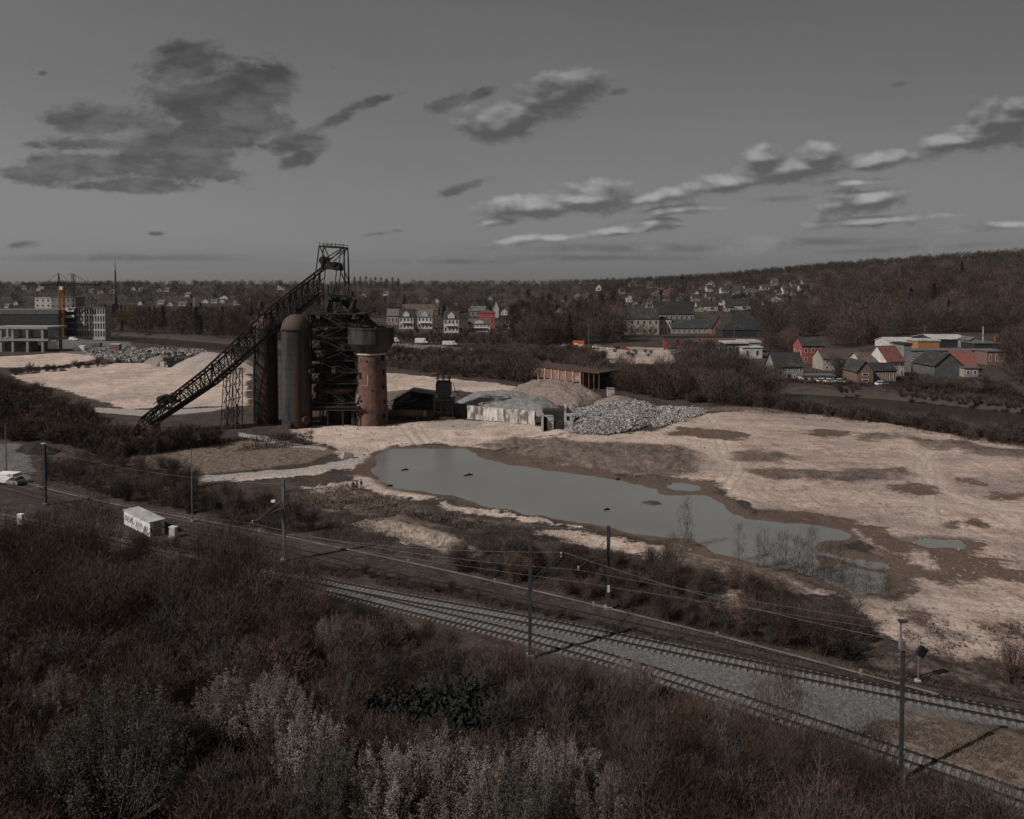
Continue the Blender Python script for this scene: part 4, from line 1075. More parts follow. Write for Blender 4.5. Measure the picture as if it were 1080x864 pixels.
for k in range(9):
    a = R(-139 + (k % 3) * 5); zz = .7 + k * .85
    b.box((math.cos(a) * (R0 - .02 * k), math.sin(a) * (R0 - .02 * k), zz), (.35, .9, .75), a)
b.build('patched_brickwork', conc_dk, o)

# furnace tower: shell, bustle pipe, frame, platforms
g = G(352, 449); g.y += 7; u = px_at(g)
o = root('blast_furnace', g, 0, 'black steel blast furnace tower with stacked platforms between stove and water tower', 'blast furnace')
zz = lambda py: at_y(352, py, g.y).z
xx = lambda px: (px - 352) * u
b = MB()
prof = [(3.5, -.3), (3.5, zz(432)), (4.2, zz(430)), (4.2, zz(420)), (3.2, zz(418)), (4.6, zz(405)), (4.6, zz(398)), (4.2, zz(390)), (2.7, zz(340)), (2.7, zz(334)), (1.4, zz(328))]
b.lathe(prof, n=28); b.build('furnace_shell', steel, o, True)
b = MB(); b.torus((0, 0, zz(409)), 6.0, .85, 32, 10)
b.tube((5, -2, zz(408)), (xx(378), -3.2, zz(406)), .8, .8, 12); b.build('bustle_pipe', rustdk, o, True)
b = MB()
for k in range(14):
    a = R(k * 360 / 14 + 6); b.tube((math.cos(a) * 6, math.sin(a) * 6, zz(410)), (math.cos(a) * 3.7, math.sin(a) * 3.7, zz(424)), .28, .2, 8)
b.build('tuyere_pipes', steel, o, True)
hw = 6.3; ztop = zz(330)
for sx in (-1, 1):
    for sy in (-1, 1):
        b = MB(); c0 = Vector((sx * (hw + .1), sy * hw, -.5)); c1 = Vector((sx * (hw - .3), sy * (hw - .4), ztop))
        for dx in (-.4, .4):
            for dy in (-.4, .4): b.bar(c0 + Vector((dx, dy, 0)), c1 + Vector((dx, dy, 0)), .16)
        for dx, dy, ex, ey in ((-.4, -.4, .4, -.4), (.4, -.4, .4, .4), (.4, .4, -.4, .4), (-.4, .4, -.4, -.4)):
            lattice(b, c0 + Vector((dx, dy, 0)), c1 + Vector((dx, dy, 0)), c0 + Vector((ex, ey, 0)), c1 + Vector((ex, ey, 0)), 22, .09)
        b.build('column', steel, o)
lev = [(427, 8.6, -.5, 0), (421, 7.6, .6, .3), (401, 7.0, 0, 0), (390, 6.9, .3, 0), (378, 6.6, -.3, .2), (367, 6.8, .2, 0), (355, 6.4, 0, 0), (344, 6.9, .3, 0), (330, 7.6, .5, 0)]
rg = random.Random(4)
for i, (py, w, ox, oy) in enumerate(lev):
    h = zz(py); b = MB()
    for sx, sy, lx, ly in ((0, -1, 2 * w, 2.6), (0, 1, 2 * w, 2.6), (-1, 0, 2.6, 2 * w - 5.2), (1, 0, 2.6, 2 * w - 5.2)):
        b.box((ox + sx * (w - 1.3), oy + sy * (w - 1.3), h), (lx, ly, .28))
    b.build('platform', steel2, o)
    b = MB(); pts = [Vector((ox + sx * w, oy + sy * w, h)) for sx, sy in ((-1, -1), (1, -1), (1, 1), (-1, 1))]
    for k in range(4):
        p, q = pts[k], pts[(k + 1) % 4]
        for t in range(9):
            c = p.lerp(q, t / 8); b.bar(c, c + Vector((0, 0, 1.1)), .06)
        for hh in (.55, 1.1): b.bar(p + Vector((0, 0, hh)), q + Vector((0, 0, hh)), .055)
    b.build('railing', steel, o)
b = MB()
for i in range(len(lev) - 1):
    h0, h1 = zz(lev[i][0]), zz(lev[i + 1][0])
    for sy in (-1, 1):
        b.bar((-hw, sy * hw, h0), (0, sy * hw, h1), .2); b.bar((hw, sy * hw, h0), (0, sy * hw, h1), .2)
    for sx in (-1, 1):
        b.bar((sx * hw, -hw, h0), (sx * hw, hw, h1), .18)
b.build('bracing', steel, o)
b = MB()
for k in range(120):
    i = rg.randrange(len(lev) - 1); h0 = zz(lev[i][0]); h1 = zz(lev[i + 1][0])
    a = rg.uniform(0, 6.28); rr = rg.uniform(3.5, 7.4); c = (math.cos(a) * rr, math.sin(a) * rr)
    if k % 3 == 0: b.tube((*c, h0), (*c, h0 + rg.uniform(1, h1 - h0)), rg.uniform(.3, .9), None, 10)
    elif k % 3 == 1: b.box((*c, h0 + .9), (rg.uniform(.8, 2.4), rg.uniform(.8, 2), rg.uniform(1, 1.9)), rg.uniform(0, 3))
    else: b.tube((*c, h0 + 1.4), (c[0] + rg.uniform(-4, 4), c[1] + rg.uniform(-4, 4), h0 + rg.uniform(.6, 2.4)), .25, None, 8)
b.build('machinery', steel, o)
b = MB()   # gas offtakes and downcomer
for sx in (-1, 1):
    b.tube((sx * 2.0, 1, zz(338)), (sx * 3.6, 2.4, zz(316)), .75, .7, 12)
b.tube((-3.6, 2.4, zz(316)), (3.6, 2.4, zz(316)), .7, .7, 12); b.tube((0, 2.4, zz(316)), (9.5, 8, zz(352)), .9, .9, 12); b.tube((9.5, 8, zz(352)), (10, 8.4, zz(420)), .9, .9, 12)
b.build('gas_pipe', steel2, o, True)
# stairs zigzag on the front
b = MB()
for i in range(len(lev) - 1):
    h0, h1 = zz(lev[i][0]), zz(lev[i + 1][0]); s = 1 if i % 2 else -1
    for dy in (0, .9):
        b.bar((s * 3.2, -hw - 1.0 - dy, h0), (-s * 3.2, -hw - 1.0 - dy, h1), .14); b.bar((s * 3.2, -hw - 1.0 - dy, h0 + 1), (-s * 3.2, -hw - 1.0 - dy, h1 + 1), .06)
b.build('stairs', steel, o)
# cast house: open shed at the foot
b = MB(); zr = zz(424)
b.box((0.5, -5.0, zr), (12.5, 7, .3)); b.box((xx(372), -4, zr / 2), (.8, 7, zr)); b.build('cast_house_roof', steel2, o)
b = MB()
for x in (-5.2, -1.2, 2.6, 6.2): b.box((x, -8.2, zr / 2 - .2), (.3, .3, zr - .1))
b.build('cast_house_posts', steel, o)
# head frame over the top
b = MB()
gx = lambda px, py: Vector((xx(px), 0, zz(py)))
for y in (-2.4, 2.4):
    V = lambda px, py: gx(px, py) + Vector((0, y, 0))
    tl, tr = V(334, 260), V(359.5, 261.5)
    b.bar(tl, tr, .42); b.bar(V(334, 257.5), V(359.5, 258.5), .10)
    for k in range(7): b.bar(tl.lerp(tr, k / 6), tl.lerp(tr, k / 6) + Vector((0, 0, 1)), .08)
    b.bar(tl, V(330.5, 286), .26); b.bar(tr, V(360.5, 300), .28); b.bar(V(335, 261), V(340, 273), .26)
    b.bar(tr, V(340, 273), .24); b.bar(tr, V(343, 277), .22); b.bar(V(357, 263), V(354, 282), .2)
    b.bar(V(354, 282), V(360.5, 297), .26); b.bar(V(360.5, 297), V(360, 312), .2); b.bar(V(340, 312), V(360, 312), .3)
    b.bar(V(360.5, 297), V(368, 330), .12); b.bar(V(360.5, 297), V(340, 312), .2); b.bar(V(352, 285), V(346, 330), .2); b.bar(V(338, 300), V(338, 331), .22); b.bar(V(357, 312), V(357, 330), .14); b.bar(V(346, 330), V(360, 312), .12)
for px, py in ((334, 260), (359.5, 261.5), (330.5, 286), (360.5, 297), (360, 312), (340, 312), (347, 260.8), (354, 282)):
    p = gx(px, py); b.bar(p + Vector((0, -2.4, 0)), p + Vector((0, 2.4, 0)), .26)
b.build('head_frame', steel, o)
b = MB()
for px, py, r in ((337, 275, 1.1), (350, 281, 1.1), (341, 279, .8)):
    p = gx(px, py); b.tube(p + Vector((0, -1.6, 0)), p + Vector((0, 1.6, 0)), r, r, 16)
b.bar(gx(337, 276) + Vector((0, 0, -.3)), gx(356, 284), 1.0); b.box(gx(345, 281), (4.5, 3.4, 1.6)); b.build('winding_gear', steel2, o, True)

# inclined skip bridge with its trestle
gF = G(150, 458)
Yi = g.y - 4
o = root('skip_hoist_bridge', gF, 0, 'long inclined lattice bridge rising from the scrub to the furnace top', 'hoist bridge')
def B(px, py, dy):
    t = (px - 150) / (345 - 150); Y = gF.y + (Yi + 2 - gF.y) * t
    return at_y(px, py, Y) + Vector((0, dy, 0)) - gF
for sy, nm in ((-2.3, 'near'), (2.3, 'far')):
    b = MB()
    ut, lt = [(153, 440), (186, 415), (220, 388.5), (289, 323), (341, 283)], [(140, 462), (196, 425), (226, 405), (292, 348), (338, 311)]
    up = [B(*p, sy) for p in ut]; lo = [B(*p, sy) for p in lt]
    for k in range(4):
        b.bar(up[k], up[k + 1], .5); b.bar(lo[k], lo[k + 1], .55); b.bar(up[k].lerp(lo[k], .36), up[k + 1].lerp(lo[k + 1], .36), .2); b.bar(up[k].lerp(lo[k], .68), up[k + 1].lerp(lo[k + 1], .68), .22)
    for k in range(4): lattice(b, up[k], up[k + 1], lo[k], lo[k + 1], (5, 5, 10, 8)[k], .32)
    b.build('lattice_girder', steel, o)
b = MB()
for k in range(4):
    for t in range(8):
        f = t / 8
        for ptsl, w in ((ut, .16), (lt, .22)):
            p = Vector((*ptsl[k], 0)).lerp(Vector((*ptsl[k + 1], 0)), f)
            b.bar(B(p.x, p.y, -2.3), B(p.x, p.y, 2.3), w)
        p = Vector((*lt[k], 0)).lerp(Vector((*lt[k + 1], 0)), f); q = Vector((*lt[k], 0)).lerp(Vector((*lt[k + 1], 0)), f + .125)
        b.bar(B(p.x, p.y, -2.3), B(q.x, q.y, 2.3), .12)
b.build('cross_bracing', steel, o)
b = MB()
for dy in (-1.5, -.3, .3, 1.5):
    for k in range(4): b.bar(B(lt[k][0], lt[k][1] - 2.5, dy), B(lt[k + 1][0], lt[k + 1][1] - 2.5, dy), .16)
b.build('skip_rails', rail_m, o)
b = MB()
for k in range(4):
    pts = [Vector((*lt[k], 0)), Vector((*lt[k + 1], 0))]
    p, q = pts
    a0, a1, c0, c1 = B(p.x, p.y - 1, -2.9), B(q.x, q.y - 1, -2.9), B(p.x, p.y - 1, -2.4), B(q.x, q.y - 1, -2.4)
    b.add([a0, a1, c1, c0], [(0, 1, 2, 3)]); b.bar(a0 + Vector((0, 0, 1.1)), a1 + Vector((0, 0, 1.1)), .07)
    for t in range(7): b.bar(a0.lerp(a1, t / 7), a0.lerp(a1, t / 7) + Vector((0, 0, 1.1)), .06)
b.build('walkway', steel2, o)
for px, top in ((241, 393), (251, 389)):
    b = MB()
    for dy in (-2.2, 2.2):
        tp = B(px, top, dy); ft = B(px - 1.5, 462, dy); ft.z = -.4
        for dx in (-.55, .55): b.bar(tp + Vector((dx * .6, 0, 0)), ft + Vector((dx * 1.3, 0, 0)), .17)
        lattice(b, tp + Vector((-.33, 0, 0)), ft + Vector((-.7, 0, 0)), tp + Vector((.33, 0, 0)), ft + Vector((.7, 0, 0)), 14, .10)
    p0, p1 = B(px, top, -2.2), B(px, top, 2.2); q0, q1 = B(px - 1.5, 462, -2.2), B(px - 1.5, 462, 2.2); q0.z = q1.z = 0
    for k in range(4):
        b.bar(p0.lerp(q0, k / 4), p1.lerp(q1, (k + 1) / 4), .14); b.bar(p1.lerp(q1, k / 4), p0.lerp(q0, (k + 1) / 4), .14); b.bar(p0.lerp(q0, k / 4), p1.lerp(q1, k / 4), .14)
    b.build('trestle_leg', rustdk, o)
b = MB()   # winch house and tangled steel at the lower end
c = B(176, 424, 0); b.box(c + Vector((.5, 0, .1)), (4.2, 3.6, .5), .1); b.tube(c + Vector((-.9, -1.9, .9)), c + Vector((-.9, 1.9, .9)), .75, .75, 16); b.box(c + Vector((1.2, .4, .9)), (1.4, 2.2, 1.3), .2); b.bar(c + Vector((-2.4, -2, -.4)), c + Vector((.4, -2, 2.0)), .16); b.bar(c + Vector((.4, -2, 2.0)), c + Vector((2.6, -2, .2)), .16); b.bar(c + Vector((-2.4, 2, -.4)), c + Vector((.4, 2, 2.0)), .16); b.bar(c + Vector((.4, 2, 2.0)), c + Vector((2.6, 2, .2)), .16)
b.build('winch', steel2, o)
b = MB(); rg = random.Random(9)
for k in range(46):
    p = Vector((rg.uniform(-9, 5), rg.uniform(-3, 3), rg.uniform(0, 1.2))); d = Vector((rg.uniform(-3, 3), rg.uniform(-2, 2), rg.uniform(-.4, 1.8)))
    b.bar(p, p + d, rg.uniform(.08, .25))
b.build('wrecked_steel', steel, o)
b = MB(); p = B(160, 452, 0); b.box(Vector((p.x - 2, 0, 1.2)), (7, 4.2, 2.6)); b.build('pit_wall', rustdk, o)

# ------------------------------------------------------------------ crushing plant beside the water tower
def zat(px, py, g): return at_y(px, py, g.y).z
g = G(467, 441); u = px_at(g)
o = root('crushing_plant', g, 0, 'dark machine tower with legs and cage top near the water tower', 'crusher')
X = lambda px: (px - 467) * u
Z = lambda py: zat(467, py, g)
b = MB()
for px in (459, 466, 478):
    for y in (-1.5, 2.5): b.box((X(px), y, Z(421) / 2 - .2), (.45, .45, Z(421)))
b.box((X(468.5), .5, Z(421)), (5.6, 4.8, .5)); b.box((X(468.5), .5, Z(433)), (5.4, 4.4, .3)); b.build('frame', galv_dk, o)
b = MB(); b.box((X(468.5), .5, Z(426)), (4.4, 3.6, 2.6)); b.tube((X(473), -1.9, Z(427)), (X(473), -1.4, Z(427)), 1.3, 1.3, 20); b.build('crusher_body', steel2, o)
b = MB(); b.box((X(468), .5, Z(410)), (4.0, 3.4, Z(403) - Z(416)), .0); b.prism([(X(461), Z(416)), (X(476), Z(416)), (X(473), Z(421)), (X(464), Z(421))], -1.3, 2.3); b.build('hopper', galv_dk, o)
b = MB()
for x in (461.5, 467.5, 474):
    for y in (-1, 2): b.bar((X(x), y, Z(405)), (X(x), y, Z(394.5)), .16)
for py in (394.5, 399):
    for y in (-1, 2): b.bar((X(460), y, Z(py)), (X(475), y, Z(py)), .2)
b.box((X(468), .5, Z(403.5)), (3.4, 2.2, .9)); b.bar((X(456), .5, Z(396)), (X(463), .5, Z(395.5)), .2); b.build('cage', galv_dk, o)
b = MB(); b.box((X(484), .5, Z(432)), (3.6, 3, 2.6)); b.box((X(482), .5, Z(437)), (1.8, 2, 1.6))
for k in range(7): b.bar((X(477 + k * 1.2), -1.4, 0), (X(477 + k * 1.2), -1.4, Z(430)), .1)
b.build('motor_house', steel2, o)
b = MB(); b.box((X(468), -.2, .3), (6.4, 5, .7)); b.build('skid', steel, o)
b = MB(); b.bar((X(478), .5, Z(403)), (X(480), .5, Z(414)), .14); b.bar((X(480), .5, Z(412)), (X(485), .5, Z(418)), .2); b.build('chute', galv_dk, o)

g = G(432, 434); g.y += 2; u = px_at(g)
o = root('gabled_steel_shed', g, 0, 'low dark gabled steel shed just right of the water tower', 'shed')
X = lambda px: (px - 432) * u
Z = lambda py: zat(432, py, g)
b = MB(); b.prism([(X(412), 0), (X(456), 0), (X(456), Z(417.5)), (X(432), Z(414)), (X(414), Z(423))], 0, 7); b.build('wall', steel2, o)
b = MB()
for (a0, a1) in (((411, 424), (432, 413)), ((432, 413), (458, 417))):
    p, q = Vector((X(a0[0]), 0, Z(a0[1]))), Vector((X(a1[0]), 0, Z(a1[1])))
    b.add([p + Vector((0, -.5, 0)), q + Vector((0, -.5, 0)), q + Vector((0, 7.4, 0)), p + Vector((0, 7.4, 0)), p + Vector((0, -.5, .25)), q + Vector((0, -.5, .25)), q + Vector((0, 7.4, .25)), p + Vector((0, 7.4, .25))],
          [(0, 3, 2, 1), (4, 5, 6, 7), (0, 1, 5, 4), (2, 3, 7, 6), (0, 4, 7, 3), (1, 2, 6, 5)])
b.build('roof', galv_dk, o)
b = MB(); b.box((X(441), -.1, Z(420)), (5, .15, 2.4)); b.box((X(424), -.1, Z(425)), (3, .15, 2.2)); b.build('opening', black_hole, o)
b = MB()
for x in (416, 421, 426): b.bar((X(x), -.2, Z(424)), (X(x + 3), -.2, Z(416 - (x - 416) * .4)), .12)
b.bar((X(426), -1.6, Z(424)), (X(440), -1.6, Z(420.5)), .3); b.build('pale_beam', galv, o)
b = MB(); rg = random.Random(6)
for k in range(40):
    x = X(rg.uniform(411, 460)); p = Vector((x, rg.uniform(-2.5, -.4), rg.uniform(0, 2.2))); b.bar(p, p + Vector((rg.uniform(-3, 3), rg.uniform(-.5, .5), rg.uniform(-.5, 2))), rg.uniform(.08, .22))
b.build('leaning_scrap', rustdk, o)
b = MB(); lattice(b, (X(412), -1.2, Z(428)), (X(432), -1.2, Z(413.5)), (X(414), -1.2, Z(430)), (X(434), -1.2, Z(416)), 9, .14); b.bar((X(412), -1.2, Z(428)), (X(432), -1.2, Z(413.5)), .22); b.bar((X(414), -1.2, Z(430)), (X(434), -1.2, Z(416)), .22); b.build('conveyor_frame', galv, o)
g = G(436, 442); u = px_at(g)
o = root('rusty_tank', g, R(-8), 'rusty horizontal cylinder tank lying in front of the gabled steel shed', 'tank')
b = MB(); b.tube((-4.6, 0, 1.35), (3.0, 0, 1.35), 1.1, 1.1, 20); b.build('barrel', mat('ochre_rust', (.14, .085, .06), (.07, .05, .042), rough=.9, scale=.7), o, True)
b = MB(); b.tube((3.0, 0, 1.35), (3.5, 0, 1.35), 1.15, .8, 20); b.tube((-4.6, 0, 1.35), (-5, 0, 1.35), 1.1, .7, 20); b.build('end_cap', mat('pale_rust', (.27, .175, .12), (.18, .11, .08), rough=.9, scale=.8), o, True)
for x in (-3.2, 1.4):
    b = MB(); b.box((x, 0, .2), (.6, 2, .8)); b.build('saddle', conc_dk, o)
g = G(421, 441)
o = root('scrap_heap', g, 0, 'heap of bent scrap steel at the foot of the water tower', 'scrap')
b = MB(); rg = random.Random(3)
for k in range(40):
    p = Vector((rg.gauss(0, 1.8), rg.gauss(0, 1.2), rg.uniform(-.1, 1.0))); b.box(p, (rg.uniform(.3, 1.8), rg.uniform(.2, .9), rg.uniform(.1, .6)), M=Matrix.Rotation(rg.uniform(0, 3), 3, (rg.random(), rg.random(), 1)))
b.build('scrap_pieces', rustdk, o)

# ------------------------------------------------------------------ heaps
def heap(name, outline, peak, height, m, label, cat, seed, rough=.25, ridge=None):
    """earth heap over an outline of pixels; ridge: list of pixel columns along which it is highest"""
    P0 = polyG(outline); lo, hi = P0.min(0), P0.max(0)
    nx, ny = 110, 70
    gx_, gy_ = np.meshgrid(np.linspace(lo[0], hi[0], nx), np.linspace(lo[1], hi[1], ny), indexing='ij')
    x, y = gx_.ravel(), gy_.ravel()
    d = sdf(x + 1.2 * fbm(x / 3, y / 3, seed), y + 1.2 * fbm(x / 3 + 9, y / 3, seed + 1), P0, 60.0)
    h = np.maximum(d, -2) * .78
    h = np.where(h > 0, height * (1 - np.exp(-h / height * 1.15)), h * .6)
    n = fbm(x / 4.5, y / 4.5, seed + 4); n2 = fbm(x / 1.2, y / 1.2, seed + 7)
    z = h * (1 + rough * 1.6 * n) + (rough * 1.5 * n2 + rough * 1.0 * fbm(x / .5, y / .5, seed + 9)) * np.clip(h, 0, 1)
    c = np.array([x.mean(), y.mean()])
    idx = np.arange(nx * ny).reshape(nx, ny); f = np.stack([idx[:-1, :-1], idx[1:, :-1], idx[1:, 1:], idx[:-1, 1:]], -1).reshape(-1, 4)
    keep = (z[f] > -1.0).all(1)
    me = mesh_np(name, np.stack([x - c[0], y - c[1], z - .05], 1), f[keep], m, True)
    o = link(name, me, None, (c[0], c[1], 0)); tagp(o, label, cat)
    return o
gravel_grey = mat('grey_chippings', (.20, .20, .20), (.13, .13, .13), rough=.95, scale=.8, c3=(.20, .20, .205), scale3=2.5, bump=.6)
gravel_brown = mat('brown_crushed_brick', (.20, .155, .135), (.145, .115, .10), rough=.95, scale=.8, c3=(.24, .20, .18), scale3=2.5, bump=.6)
gravel_pink = mat('pinkish_aggregate', (.30, .25, .23), (.22, .185, .17), rough=.95, scale=.6, c3=(.35, .30, .28), scale3=2.0, bump=.6)
coal = mat('black_spoil', (.012, .012, .013), (.026, .025, .025), rough=.95, scale=1.0, bump=.6)
heap('gravel_heap', [(480, 425), (497, 417), (545, 417), (582, 424), (594, 434), (575, 440), (520, 436), (490, 431)], None, 2.7, gravel_grey, 'long blue-grey gravel heap behind the stained concrete wall', 'gravel heap', 1, .42)
heap('crushed_brick_heap', [(535, 414), (560, 408), (600, 408), (625, 414), (640, 423), (610, 429), (570, 427), (545, 420)], None, 4.4, gravel_brown, 'brown crushed heap in front of the long red brick building', 'gravel heap', 2, .4)
heap('spoil_heap', [(625, 425), (648, 421), (675, 424), (682, 436), (655, 440), (630, 436)], None, 2.8, gravel_brown, 'low brown spoil heap behind the broken concrete rubble', 'gravel heap', 3)
heap('aggregate_heap', [(176, 391), (196, 384), (240, 383), (275, 388), (275, 394), (220, 397), (185, 396)], None, 8.5, gravel_pink, 'tall pale pinkish aggregate heap beyond the left sand field', 'gravel heap', 4, .12)
heap('rubble_mound', [(150, 383), (165, 378), (185, 379), (190, 384), (165, 387)], None, 3.4, gravel_brown, 'small brown mound left of the pale pinkish aggregate heap', 'gravel heap', 5)
heap('spoil_heap', [(14, 476), (30, 470), (48, 471), (66, 476), (56, 480), (24, 482)], None, 2.3, coal, 'black spoil heap on the grey yard at the left edge', 'gravel heap', 6)
heap('earth_mound', [(606, 385), (640, 378), (700, 378), (716, 384), (690, 389), (640, 390)], None, 2.4, gravel_pink, 'pale earth bank below the road with the parked cars', 'earth bank', 8, .1) if False else None
# broken concrete rubble
def rubble(poly, n, lab, seed, m, height, smin, smax):
    P0 = polyG(poly); rg = random.Random(seed); vs = []; fs = []
    lo, hi = P0.min(0), P0.max(0); k = 0
    xs = np.array([rg.uniform(lo[0], hi[0]) for _ in range(n * 3)]); ys = np.array([rg.uniform(lo[1], hi[1]) for _ in range(n * 3)])
    d = sdf(xs, ys, P0, 60.0); b = MB()
    for x, y, q in zip(xs, ys, d):
        if q < .2: continue
        z = height * (1 - math.exp(-q * .5)) * (.75 + .5 * (vnoise(np.array([x / 3]), np.array([y / 3]), seed)[0]))
        s = rg.uniform(smin, smax) * (1.6 if rg.random() < .12 else 1)
        b.box((x - P0[0][0], y - P0[0][1], z * rg.uniform(.82, 1.04)), (s * rg.uniform(.6, 1.6), s * rg.uniform(.5, 1.1), s * rg.uniform(.2, .8)), M=Matrix.Rotation(rg.uniform(-1, 1), 3, 'X') @ Matrix.Rotation(rg.uniform(-1, 1), 3, 'Y') @ Matrix.Rotation(rg.uniform(0, 3), 3, 'Z'))
    me = b.mesh('concrete_rubble', m)
    o = link('concrete_rubble', me, None, (P0[0][0], P0[0][1], 0)); tagp(o, lab, 'rubble', None, 'stuff')
rub_m = mat('broken_concrete', (.26, .25, .243), (.085, .082, .080), rough=.95, scale=2.2, contrast=(.42, .56), c3=(.46, .445, .43), scale3=1.7, lim3=(.54, .60), detail=2)
rubble([(598, 458), (602, 437), (640, 428), (690, 430), (700, 440), (680, 452), (640, 460)], 7600, 'grey heap of broken concrete blocks beside the roofless bunker', 5, rub_m, 2.2, .16, .62)
rubble([(680, 440), (690, 430), (742, 432), (745, 437), (720, 445), (690, 452)], 1300, 'low spread of broken concrete slabs trailing right from the rubble heap', 6, rub_m, 1.0, .22, .75)
rubble([(85, 372), (140, 368), (160, 374), (150, 383), (110, 380)], 900, 'demolition rubble spread beyond the hedge of the left sand field', 7, rub_m, 1.2, .4, 1.5)
rubble([(150, 369), (215, 370), (230, 376), (160, 376)], 300, 'demolition rubble along the canal left of the stoves', 8, rub_m, 1.3, .4, 1.4)

# concrete wall and bunker
g0, g1 = G(493, 442), G(564, 449); d = (g1 - g0); rz = math.atan2(d.y, d.x)
o = root('concrete_wall', g0, rz, 'long stained white concrete wall holding back the grey gravel', 'wall')
h0 = at_y(493, 428, g0.y).z
b = MB(); b.box((d.length / 2, .35, h0 / 2 - .3), (d.length, .7, h0 + .6)); b.build('wall_face', wall_white, o)
b = MB()
for k in range(1, 4): b.box((d.length * k / 4.2, -.02, h0 / 2 - .35), (.06, .05, h0 + .45))
b.build('joints', conc_dk, o)
g = G(577, 455); u = px_at(g)
o = root('ruined_bunker', g, R(-4), 'roofless concrete bunker with square openings between wall and rubble', 'bunker')
b = MB(); b.box((-1.1, .5, 1.9), (.5, 4, 4.2)); b.box((.8, .2, 1.8), (1.5, .5, 4.0)); b.box((-.3, .2, 3.7), (3.4, .5, .4)); b.box((5.2, 0.6, 2.0), (2.2, .6, 4.5)); b.box((4.4, 5, 3.2), (.6, 6, 4.6)); b.box((5.9, 5.2, 4.8), (2.0, .6, 2.2)); b.build('wall_slab', conc, o)
b = MB(); b.box((2.8, 1.5, 1.0), (2.2, 2.4, 2.6)); b.box((1.9, 4.5, 2.6), (6, 3.5, 4.0)); b.build('rubble_fill', steel2, o)
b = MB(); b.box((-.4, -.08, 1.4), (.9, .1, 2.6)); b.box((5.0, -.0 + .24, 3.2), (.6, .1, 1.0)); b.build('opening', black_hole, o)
o = root('concrete_block', G(367, 484), R(20), 'tilted pale concrete slab lying by the dirt path left of the pond', 'concrete block')
b = MB(); b.box((0, 0, .55), (2.0, .8, 1.5), M=Matrix.Rotation(R(18), 3, 'Y')); b.build('slab', conc, o)
o = root('concrete_block', G(644, 418), 0, 'small square pale concrete hut at the end of the brown spoil heap', 'hut')
b = MB(); b.box((0, 0, 1.2), (2.2, 2, 2.6)); b.build('wall', conc, o)
b = MB(); b.box((0, 0, 2.56), (2.5, 2.3, .16)); b.build('roof', conc_dk, o)

# ------------------------------------------------------------------ railway
def railway(name, line, label, sl_m, part_n, ballast=True, gauge=.7175, slw=2.5, zb=.22):
    L = np.concatenate([[0], np.cumsum(np.linalg.norm(np.diff(line, axis=0), axis=1))])
    o = root(name, (line[0][0], line[0][1], 0), 0, label, 'railway track')
    c0 = line[0]
    tan = np.gradient(line, axis=0); tan /= np.linalg.norm(tan, axis=1, keepdims=True); nor = np.stack([-tan[:, 1], tan[:, 0]], 1)
    for s in (-1, 1):
        b = MB(); pr = [(-.075, 0), (.075, 0), (.03, .04), (.036, .15), (-.036, .15), (-.03, .04)]
        k0 = len(b.v); n = len(line)
        vs = []; fs = []
        for i in range(n):
            c = line[i] + nor[i] * s * gauge
            for (a, hz_) in pr: vs.append((c[0] + nor[i][0] * a - c0[0], c[1] + nor[i][1] * a - c0[1], zb + hz_))
        for i in range(n - 1):
            for k in range(6): fs.append((i * 6 + k, i * 6 + (k + 1) % 6, (i + 1) * 6 + (k + 1) % 6, (i + 1) * 6 + k))
        b.add(vs, fs); b.build('rail', rail_m, o)
    b = MB()
    b.prism([(-slw / 2, -.1), (slw / 2, -.1), (slw / 2, .04), (slw / 2 - .25, .055), (.5, .0), (-.5, .0), (-slw / 2 + .25, .055), (-slw / 2, .04)], -.13, .13)
    sm = b.mesh('sleeper', sl_m)
    pos = []
    for q in np.arange(.3, L[-1], .62):
        x, y = np.interp(q, L, line[:, 0]), np.interp(q, L, line[:, 1]); tx_, ty_ = np.interp(q, L, tan[:, 0]), np.interp(q, L, tan[:, 1])
        pos.append((x, y, math.atan2(ty_, tx_) + math.pi / 2))
    vis = [p for p in pos if p[1] > 40 and abs(p[0] / p[1]) < .72]
    vis.sort(key=lambda p: p[0] ** 2 + p[1] ** 2)
    for p in vis[:part_n]: link('sleeper', sm, o, (p[0] - c0[0], p[1] - c0[1], zb - .04), p[2] + 0)
    rest = [p for p in pos if p not in set(vis[:part_n])]
    if rest:
        base = np.array([v.co[:] for v in sm.vertices]); bb = MB()
        fc = [tuple(p.vertices) for p in sm.polygons]
        for p in rest:
            cs, sn = math.cos(p[2]), math.sin(p[2])
            bb.add([(p[0] - c0[0] + v[0] * cs - v[1] * sn, p[1] - c0[1] + v[0] * sn + v[1] * cs, zb - .04 + v[2]) for v in base], fc)
        r = bb.build('sleeper_row', sl_m, o); r['kind'] = 'stuff'
    return o
railway('railway_track', A_LINE, 'middle railway track with bright sleeper ends, farther of the two ballasted tracks', sleeper_m, 100, zb=.10)
railway('railway_track', B_LINE, 'nearest railway track branching off at a low angle towards the bottom right corner', sleeper_m, 100, zb=.10)
railway('railway_track', C_LINE, 'farthest railway track, dark and dull, beside the concrete trough', wood_dk, 60, zb=.02)
